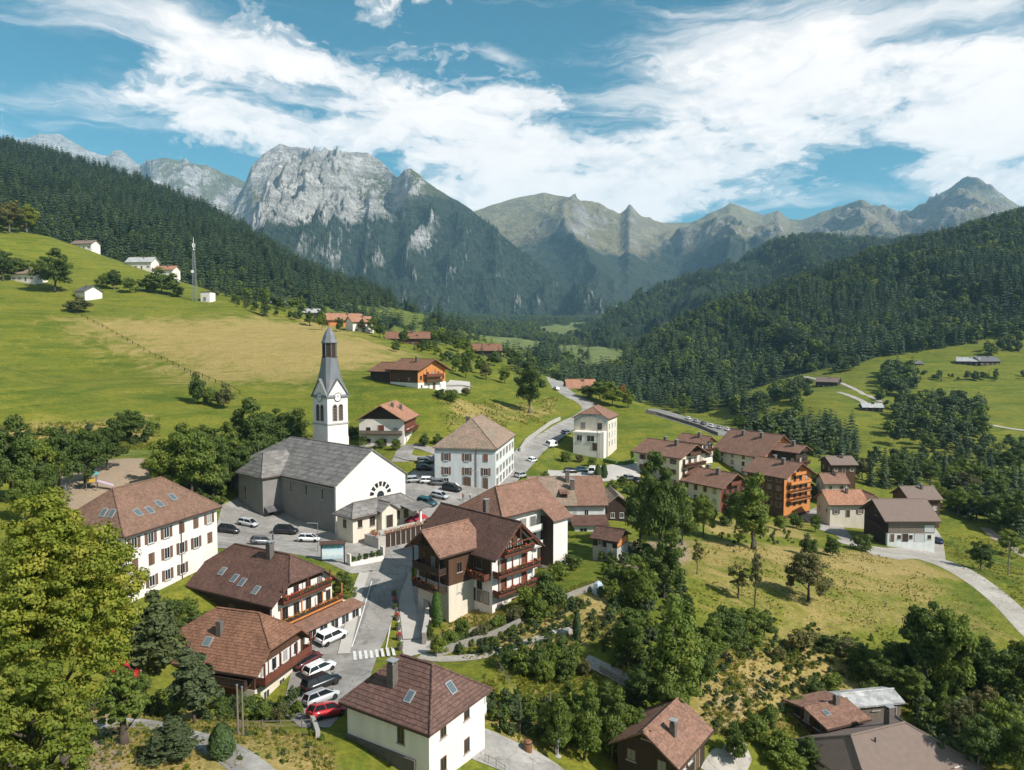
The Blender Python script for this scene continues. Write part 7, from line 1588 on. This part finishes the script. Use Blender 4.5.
# ---------------------------------------------------------------- people
def person(px, py, ang, top, trousers, label, stride=0.25):
    g = G(px, py); me = bpy.data.meshes.new('person')
    J = dict(pelvis=(0, 0, .95), waist=(0, 0, 1.1), chest=(0, 0, 1.35), neck=(0, 0, 1.52), head=(0.02, 0, 1.62), crown=(0.02, 0, 1.74), hl=(0, .1, .9), kl=(stride * .5, .1, .5), al=(stride * .35, .1, .09), tl=(stride * .35 + .17, .11, .05), hr=(0, -.1, .9), kr=(-stride * .2, -.1, .5), ar=(-stride * .6, -.1, .1), tr=(-stride * .6 + .17, -.11, .05),
             sl=(0, .18, 1.44), el=(-.05, .24, 1.16), wl=(.06, .25, .92), fl=(.1, .25, .80), sr=(0, -.18, 1.44), er=(.0, -.25, 1.16), wr=(.14, -.24, .95), fr=(.18, -.24, .84))
    R = dict(pelvis=.15, waist=.135, chest=.16, neck=.06, head=.095, crown=.075, hl=.095, kl=.065, al=.045, tl=.035, hr=.095, kr=.065, ar=.045, tr=.035, sl=.075, el=.05, wl=.035, fl=.03, sr=.075, er=.05, wr=.035, fr=.03)
    E = [('pelvis', 'waist'), ('waist', 'chest'), ('chest', 'neck'), ('neck', 'head'), ('head', 'crown'), ('pelvis', 'hl'), ('hl', 'kl'), ('kl', 'al'), ('al', 'tl'), ('pelvis', 'hr'), ('hr', 'kr'), ('kr', 'ar'), ('ar', 'tr'), ('chest', 'sl'), ('sl', 'el'), ('el', 'wl'), ('wl', 'fl'), ('chest', 'sr'), ('sr', 'er'), ('er', 'wr'), ('wr', 'fr')]
    ks = list(J); me.from_pydata([J[k] for k in ks], [(ks.index(a), ks.index(b)) for a, b in E], [])
    o = link('person', me, None, (g.x, g.y, g.z + .07), (0, 0, math.radians(ang))); tag(o, label, 'person')
    md = o.modifiers.new('skin', 'SKIN'); md.use_smooth_shade = True
    for k, sv in zip(ks, me.skin_vertices[0].data): sv.radius = (R[k], R[k] * .9)
    me.skin_vertices[0].data[0].use_root = True
    o.modifiers.new('sub', 'SUBSURF').render_levels = 1
    m, t, bs, _ = new_mat('clothed_figure'); z = t.add('ShaderNodeSeparateXYZ', {0: t.add('ShaderNodeTexCoord').outputs['Object']}).outputs[2]
    t.set(bs.inputs['Base Color'], t.ramp(t.m('DIVIDE', z, 1.8), [(0.0, (.03, .03, .03)), (0.06, trousers), (0.54, top), (0.845, (.45, .28, .2)), (0.93, (.05, .03, .02))], 'CONSTANT')); me.materials.append(m)
    return o
person(273, 542, 200, (.05, .06, .09), (.03, .03, .04), 'person in dark clothes walking across the car park below the church')
person(470, 500, 90, (.55, .5, .48), (.06, .07, .12), 'person in a pale top standing in front of the town hall')
person(463, 501, -60, (.25, .05, .05), (.04, .04, .05), 'person in a red top beside another before the town hall')

# ---------------------------------------------------------------- street furniture and small structures
def mast():
    g = G(195, 301); h = P(195, 237, g.y).z - g.z; r = tag(empty('radio_mast', g), 'tall white lattice mast with antennas on the meadow', 'mast')
    w0, w1 = 1.15, 0.4; cs = [(-1, -1), (1, -1), (1, 1), (-1, 1)]; lv = 14
    for sx, sy in cs: MB().tube((sx * w0, sy * w0, -1), (sx * w1, sy * w1, h * .8), .12, .09, 5).build('mast_leg', MAT['metal'], r)
    for i in range(lv):
        f0, f1 = i / lv, (i + 1) / lv; a, b_ = w0 + (w1 - w0) * f0, w0 + (w1 - w0) * f1; z0, z1 = h * .8 * f0, h * .8 * f1; m = MB()
        for k in range(4):
            (x0, y0), (x1, y1) = cs[k], cs[(k + 1) % 4]; m.tube((x0 * a, y0 * a, z0), (x1 * b_, y1 * b_, z1), .055, k=4); m.tube((x0 * b_, y0 * b_, z1), (x1 * b_, y1 * b_, z1), .055, k=4)
        m.build('bracing', MAT['metal'], r)
    MB().tube((0, 0, h * .78), (0, 0, h), .2, .1, 6).build('top_pole', MAT['whitemetal'], r)
    MB().lathe([(1.0, h * .80), (1.0, h * .805), (.3, h * .81)], 10).build('platform', MAT['whitemetal'], r)
    for k in range(3):
        a = k * 2.1; MB().box(-.16, .16, -.1, .1, -1.1, 1.1).build('antenna_panel', MAT['whitemetal'], r, (math.cos(a) * .7, math.sin(a) * .7, h * .87), (0, 0, a))
    MB().lathe([(.05, 0), (.8, .1), (.9, .3)], 14).build('dish', MAT['whitemetal'], r, (-.5, -.9, h * .46), (math.pi / 2, 0, 0))
mast()
def fence(name, label, pxs, h=1.0, gap=3.0, mat='woodgrey', rails=2, cat='fence', r=.06, boards=False):
    p = smooth_line([G(*q)[:2] for q in pxs], gap, 1); o = Vector((p[0].x, p[0].y, h1(p[0].x, p[0].y))); root = tag(empty(name, o), label, cat); z = H(np.array([q.x for q in p]), np.array([q.y for q in p])); L = [Vector((q.x, q.y, float(k))) - o for q, k in zip(p, z)]
    for q in L: MB().tube(q + Vector((0, 0, -.3)), q + Vector((0, 0, h)), r, k=5).build('post', MAT[mat], root)
    for a, b_ in zip(L, L[1:]):
        for k in range(rails):
            zz = Vector((0, 0, h * (k + 1) / (rails + .35))); MB().tube(a + zz, b_ + zz, r * .6, k=4).build('rail', MAT[mat], root)
fence('field_fence', 'dark fence line climbing between the green meadow and the tan field', [(76, 314), (100, 326), (130, 342), (165, 360), (200, 376), (240, 394)], 1.3, 5.0, 'wooddark', 1, r=.13)
fence('garden_fence', 'low rail fence beside the path below the russet chalet', [(240, 730), (270, 730), (312, 728)], 1.0, 2.0, 'woodgrey', 2)
fence('roadside_railing', 'thin metal railing along the lower edge of the lower road', [(485, 762), (500, 770), (520, 785)], 0.9, 1.6, 'metal', 2, r=.03)
fence('slope_fence', 'post fence on the bank above the lower road', [(497, 668), (512, 690), (522, 712), (520, 735)], 1.1, 2.2, 'woodgrey', 2, r=.05)
fence('playground_fence', 'wire fence with posts between the playground and the meadow', [(90, 462), (125, 457), (160, 456)], 1.3, 3.0, 'metal', 2, r=.04)
def wall_line(name, label, pxs, h, th, mat, cat='wall', cap=None):
    """a wall following the ground, stepping with it"""
    p = smooth_line([G(*q)[:2] for q in pxs], 2.0, 1); o = Vector((p[0].x, p[0].y, h1(p[0].x, p[0].y))); root = tag(empty(name, o), label, cat); m = MB(); n = len(p); idx = []
    for i, q in enumerate(p):
        t = (p[min(n - 1, i + 1)] - p[max(0, i - 1)]).normalized(); s = Vector((-t.y, t.x)) * th / 2; z = h1(q.x, q.y) - o.z
        for v, zz in ((q - s, z - 1.2), (q + s, z - 1.2), (q + s, z + h), (q - s, z + h)): m.v.append((v.x - o.x, v.y - o.y, zz))
    for i in range(n - 1):
        a, b_ = i * 4, i * 4 + 4; m.f += [(a + k, a + (k + 1) % 4, b_ + (k + 1) % 4, b_ + k) for k in range(4)]
    m.f += [(3, 2, 1, 0), tuple((n - 1) * 4 + k for k in range(4))]
    m.build('wall', MAT[mat], root)
    if cap:
        m = MB()
        for i, q in enumerate(p):
            t = (p[min(n - 1, i + 1)] - p[max(0, i - 1)]).normalized(); s = Vector((-t.y, t.x)) * (th / 2 + .06); z = h1(q.x, q.y) - o.z + h
            for v, zz in ((q - s, z + .003), (q + s, z + .003), (q + s, z + .12), (q - s, z + .12)): m.v.append((v.x - o.x, v.y - o.y, zz))
        for i in range(n - 1):
            a, b_ = i * 4, i * 4 + 4; m.f += [(a + k, a + (k + 1) % 4, b_ + (k + 1) % 4, b_ + k) for k in range(4)]
        m.f += [(3, 2, 1, 0), tuple((n - 1) * 4 + k for k in range(4))]
        m.build('coping', MAT[cap], root)
    return root
wall_line('retaining_wall', 'rough stone wall holding the hotel terrace above the street', [(424, 645), (428, 622), (424, 604), (418, 590), (420, 578)], 1.6, .5, 'stone', cap='pave')
wall_line('retaining_wall', 'low stone wall below the hotel flower beds', [(436, 657), (462, 648), (490, 640), (520, 626)], 1.0, .45, 'stone')
wall_line('lot_wall', 'long dark wall along the strip of parked cars by the green field', [(646, 413), (660, 416), (690, 425), (718, 436)], 1.4, .4, 'stonedark')
wall_line('road_wall', 'pale wall along the road behind the town hall', [(520, 452), (528, 440), (545, 428), (560, 420)], 1.2, .4, 'concrete')
wall_line('garden_wall', 'mottled wall of the flower bed by the garden lawn', [(566, 600), (580, 594), (596, 588)], .8, .5, 'stone')
wall_line('clipped_hedge', 'low clipped hedge curving round the villa lawn', [(604, 462), (620, 466), (636, 462), (634, 452)], 1.1, .9, 'topiary', 'hedge')
wall_line('curb_wall', 'low concrete wall at the edge of the car row beside the white house', [(309, 716), (314, 726), (318, 738)], .7, .4, 'concrete')
wall_line('step_wall', 'low stone wall beside the garden steps', [(600, 672), (622, 684), (640, 696)], .9, .35, 'stone')
def terrace():
    b = Bld('pavilion_terrace', 'raised terrace with dark railing and orange flower beds before the pavilion', (352, 519), 128, 49, 15, 3, 0.6, 3.0, 'terrace'); b.block(1.5, 14.5, -5.4, -1.4, -.05, MAT['pave'], -4, 'deck')
    for i in range(9):
        MB().box(0, .9, -.12, .0, -2.4, .35).build('screen_panel', MAT['wooddark'], b.root, (3.2 + i * 1.2, -5.42, 0))
        f = link('flowers', cached(('fl', 't', i % 3), lambda: flower_mesh(50 + i, 1.2, MAT['flowerorange'], .6, 60)), b.root, (3.0 + i * 1.2, -5.1, .2)); f['kind'] = 'stuff'
    for i in range(3): f = link('flowers', cached(('fl', 'u', i), lambda: flower_mesh(60 + i, 1.4, MAT['flowerred'], .5, 50)), b.root, (1.0 + i * .4, -4.6 + i, .2)); f['kind'] = 'stuff'
terrace()
def board():
    g = G(333, 563); a = math.radians(8); r = tag(empty('information_board', g, a), 'large blue and white panorama board with dark little roof beside the street', 'sign')
    m, t, bs, _ = new_mat('panorama_print'); co = t.add('ShaderNodeTexCoord').outputs['Object']; z = t.add('ShaderNodeSeparateXYZ', {0: co}).outputs[2]
    n = t.noise(co, 1.4, 5.0, .6); f = t.m('ADD', t.m('DIVIDE', z, 3.6), t.m('MULTIPLY', t.m('SUBTRACT', n, .5), .35))
    t.set(bs.inputs['Base Color'], t.ramp(f, [(.22, (.42, .55, .62)), (.45, (.70, .78, .80)), (.62, (.62, .74, .80)), (.75, (.20, .45, .60)), (1.0, (.10, .34, .50))])); t.set(bs.inputs['Roughness'], .4)
    MB().box(-1.75, 1.75, -.05, .05, .7, 3.3).build('panel', m, r); MB().slab([[(-2.1, -.55, 3.3), (2.1, -.55, 3.3), (2.1, 0, 3.75), (-2.1, 0, 3.75)], [(-2.1, 0, 3.75), (2.1, 0, 3.75), (2.1, .55, 3.3), (-2.1, .55, 3.3)]], .1).build('roof', MAT['fascia'], r)
    for x in (-1.85, 1.85): MB().box(x - .09, x + .09, -.09, .09, -.5, 3.4).build('post', MAT['wooddark'], r)
board()
def planter_wall():
    g = G(366, 563); r = tag(empty('planter_box', g, math.radians(42)), 'white-framed planting trough with dark green shrubs at the street corner', 'planter')
    MB().box(-3.2, 3.2, -.5, .5, -.6, .75).build('trough', MAT['white'], r); MB().box(-3.3, -3.05, -.55, .55, .7, 2.2).build('end_post', MAT['white'], r); MB().box(3.05, 3.3, -.55, .55, .7, 2.2).build('end_post', MAT['white'], r)
    for i in range(5): link('foliage', PL['shrubdark'][0][i % 2], r, (-2.4 + i * 1.2, 0, .6), (0, 0, i), (.11, .09, .12))
planter_wall()
for i, (px, py) in enumerate([(394, 597), (395, 604), (396, 611), (397, 620), (398, 630), (399, 640), (400, 650)]):
    g = G(px, py); r = tag(empty('flower_tub', g), 'dark flower tub along the right edge of the street, %s from the top' % ORD[i], 'planter', 'flower tubs along the street')
    MB().lathe([(.32, -.1), (.42, .55), (.38, .56), (.36, .5)], 10).build('tub', MAT['stonedark'], r, (0, 0, .1)); f = link('flowers', cached(('tubf', i % 2), lambda: crown_mesh('flowers', 400 + i, MAT['flowerred'] if i % 2 else MAT['leafgreen'], 8, 16, .42, .3, .85, .09, .5)), r); f['kind'] = 'stuff'
def parasol(px, py, mat, label, closed=False, h=2.7, R=1.9):
    g = G(px, py); r = tag(empty('parasol', g), label, 'parasol'); MB().tube((0, 0, 0), (0, 0, h), .035, k=6).build('pole', MAT['whitemetal'], r); MB().lathe([(.35, 0), (.35, .1), (.06, .16)], 12).build('base', MAT['concrete'], r, (0, 0, .02))
    if closed: MB().lathe([(.10, h * .35), (.24, h * .45), (.20, h * .7), (.05, h + .15)], 8).build('canopy', mat, r)
    else:
        m = MB(); m.v.append((0, 0, h + .1)); k = 8
        for i in range(k): m.v.append((R * math.cos(i * 6.283 / k), R * math.sin(i * 6.283 / k), h - .55))
        for i in range(k): m.v.append((R * math.cos(i * 6.283 / k), R * math.sin(i * 6.283 / k), h - .75))
        m.f += [(0, 1 + i, 1 + (i + 1) % k) for i in range(k)] + [(1 + i, 1 + k + i, 1 + k + (i + 1) % k, 1 + (i + 1) % k) for i in range(k)]; m.build('canopy', mat, r)
        for i in range(k): MB().tube((0, 0, h - .15), (R * .9 * math.cos(i * 6.283 / k), R * .9 * math.sin(i * 6.283 / k), h - .52), .015, k=4).build('rib', MAT['whitemetal'], r)
parasol(417, 527, plain('red_canvas', (.45, .03, .05), .8), 'open red parasol on the terrace right of the pavilion', R=2.1)
parasol(411, 530, plain('dark_red_canvas', (.25, .03, .04), .8), 'dark red parasol left of the brighter red one', R=1.6)
parasol(558, 757, plain('blue_white_canvas', (.55, .65, .70), .8), 'closed pale blue parasol beside the lower road', True, 3.6)
def table_set(px, py, label):
    g = G(px, py); r = tag(empty('terrace_table', g), label, 'table', 'terrace tables by the pavilion'); MB().lathe([(.55, .72), (.55, .76)], 12).build('tabletop', MAT['frame'], r); MB().tube((0, 0, 0), (0, 0, .72), .04, k=6).build('leg', MAT['metal'], r)
for i, q in enumerate(((408, 536), (414, 533), (420, 531))): table_set(*q, 'small white round terrace table under the red parasols, %s from the left' % ORD[i])
def playground():
    g = G(92, 489); r = tag(empty('climbing_frame', g, .4), 'colourful climbing frame with teal roof and pale slide on the playground', 'play equipment')
    teal = plain('teal_panel', (.10, .38, .40), .5); yel = plain('yellow_panel', (.55, .36, .06), .5); lil = plain('pale_lilac_panel', (.55, .45, .55), .5)
    for x in (-.8, .8):
        for y in (-.8, .8): MB().box(x - .07, x + .07, y - .07, y + .07, -.2, 3.0).build('post', MAT['woodgrey'], r)
    MB().box(-.9, .9, -.9, .9, 1.3, 1.42).build('platform', MAT['woodgrey'], r); MB().slab([[(-1.1, -1.1, 2.9), (1.1, -1.1, 2.9), (0, 0, 3.8)], [(1.1, -1.1, 2.9), (1.1, 1.1, 2.9), (0, 0, 3.8)], [(1.1, 1.1, 2.9), (-1.1, 1.1, 2.9), (0, 0, 3.8)], [(-1.1, 1.1, 2.9), (-1.1, -1.1, 2.9), (0, 0, 3.8)]], .06).build('roof', teal, r)
    MB().box(-.72, .72, -.93, -.88, 1.45, 2.1).build('side_panel', yel, r)
    m = MB(); m.slab([[(.9, -.4, 1.4), (3.6, -.4, .3), (3.6, .4, .3), (.9, .4, 1.4)]], .08); m.box(.95, 3.6, -.46, -.40, .3, .31); m.build('slide', lil, r)
    m = MB(); m.poly((.9, -.45, 1.4), (3.6, -.45, .3), (3.6, -.45, .6), (.9, -.45, 1.7)); m.build('slide_side', lil, r); MB().poly((.9, .45, 1.4), (3.6, .45, .3), (3.6, .45, .6), (.9, .45, 1.7)).build('slide_side', lil, r)
    for i in range(5): MB().tube((-1.7 + i * .17, -.35, .1 + i * .3), (-1.7 + i * .17, .35, .1 + i * .3), .04, k=5).build('rung', MAT['metal'], r)
    for y in (-.38, .38): MB().tube((-1.75, y, 0), (-.85, y, 1.5), .05, k=5).build('ladder_rail', MAT['metal'], r)
    g = G(66, 497); r = tag(empty('swing_frame', g, .5), 'grey swing frame on the sandy playground', 'play equipment')
    for y in (-1.6, 1.6):
        for x in (-.9, .9): MB().tube((x, y, -.1), (0, y, 2.3), .06, k=6).build('leg', MAT['metal'], r)
    MB().tube((0, -1.7, 2.3), (0, 1.7, 2.3), .06, k=6).build('crossbar', MAT['metal'], r)
    for y in (-.7, .7):
        MB().box(-.12, .12, y - .25, y + .25, .5, .54).build('seat', MAT['darkmetal'], r)
        for d in (-.22, .22): MB().tube((0, y + d, .54), (0, y + d, 2.3), .012, k=4).build('chain', MAT['metal'], r)
playground()
def pole(px, py, top, label, mat='woodgrey', r0=.12, arm=False, name='wooden_pole', cat='pole'):
    g = G(px, py); h = (py - top) / F * g.y; r = tag(empty(name, g), label, cat); MB().tube((0, 0, -.5), (0, 0, h), r0, r0 * .7, 8).build('shaft', MAT[mat], r)
    if arm:
        MB().tube((0, 0, h - .1), (-1.2, -.6, h + .15), .05, k=6).build('arm', MAT[mat], r); MB().box(-1.65, -1.05, -.85, -.5, h + .08, h + .2).build('lamp_head', MAT['metal'], r)
    else: MB().lathe([(r0 * .9, h - .05), (r0 * .9, h + .05)], 8).build('cap', MAT['metal'], r)
pole(238, 734, 682, 'left of two slim poles below the russet chalet'); pole(243, 736, 684, 'right of two slim poles below the russet chalet')
pole(51, 488, 448, 'grey lamp post at the edge of the playground', 'metal', .08, True, 'street_lamp', 'lamp')
pole(406, 580, 545, 'lamp post on the pavement beside the hotel', 'metal', .07, True, 'street_lamp', 'lamp'); pole(478, 500, 470, 'lamp post on the plaza before the town hall', 'metal', .07, True, 'street_lamp', 'lamp')
pole(548, 462, 432, 'lamp post beside the road near the villa', 'metal', .08, True, 'street_lamp', 'lamp'); pole(318, 552, 522, 'lamp post between car park and information board', 'metal', .07, True, 'street_lamp', 'lamp')
pole(597, 460, 412, 'tall utility pole behind the lot by the villa'); pole(755, 600, 540, 'tall utility pole standing in the dry meadow'); pole(1008, 575, 540, 'utility pole on the slope by the right edge'); pole(550, 735, 690, 'slim post on the bank above the lower road'); 
g = G(528, 752); r = tag(empty('waste_bin', g), 'brown waste bin beside the lower road', 'bin'); MB().lathe([(.4, 0), (.45, 1.0), (.47, 1.02), (.3, 1.2)], 10).build('body', plain('brown_bin', (.22, .10, .05), .6), r); MB().lathe([(.47, 1.0), (.47, 1.08)], 10).build('rim', MAT['darkmetal'], r)
g = G(598, 594); r = tag(empty('garden_tarpaulin', g, .3), 'pale blue tarpaulin over a stack at the end of the flower bed', 'tarpaulin'); MB().lathe([(1.0, 0), (.95, .9), (.6, 1.7), (.15, 2.0)], 6).build('cover', plain('pale_blue_sheet', (.42, .52, .56), .5, bump=.5, bscale=3), r)
g = G(562, 634); r = tag(empty('stone_trough', g, .4), 'pale stone trough beside the garden path', 'trough'); MB().box(-1.3, 1.3, -.5, .5, -.2, .55).build('basin', MAT['pave'], r); MB().box(-1.1, 1.1, -.32, .32, .5, .556).build('water', MAT['glass'], r)
# ---------------------------------------------------------------- air
def make_haze():
    m = bpy.data.materials.new('haze'); m.use_nodes = True; t = NT(m.node_tree); t.n.clear()
    out = t.add('ShaderNodeOutputMaterial')
    v = t.add('ShaderNodeVolumePrincipled', {'Color': (0.42, 0.74, 1.0, 1), 'Density': 0.000054, 'Anisotropy': 0.0})
    t.l.new(v.outputs[0], out.inputs['Volume'])
    o = MB().box(-13000, 13000, -1500, 13500, -160, 2600).build('haze', m)
    tag(o, kind='stuff')
make_haze()
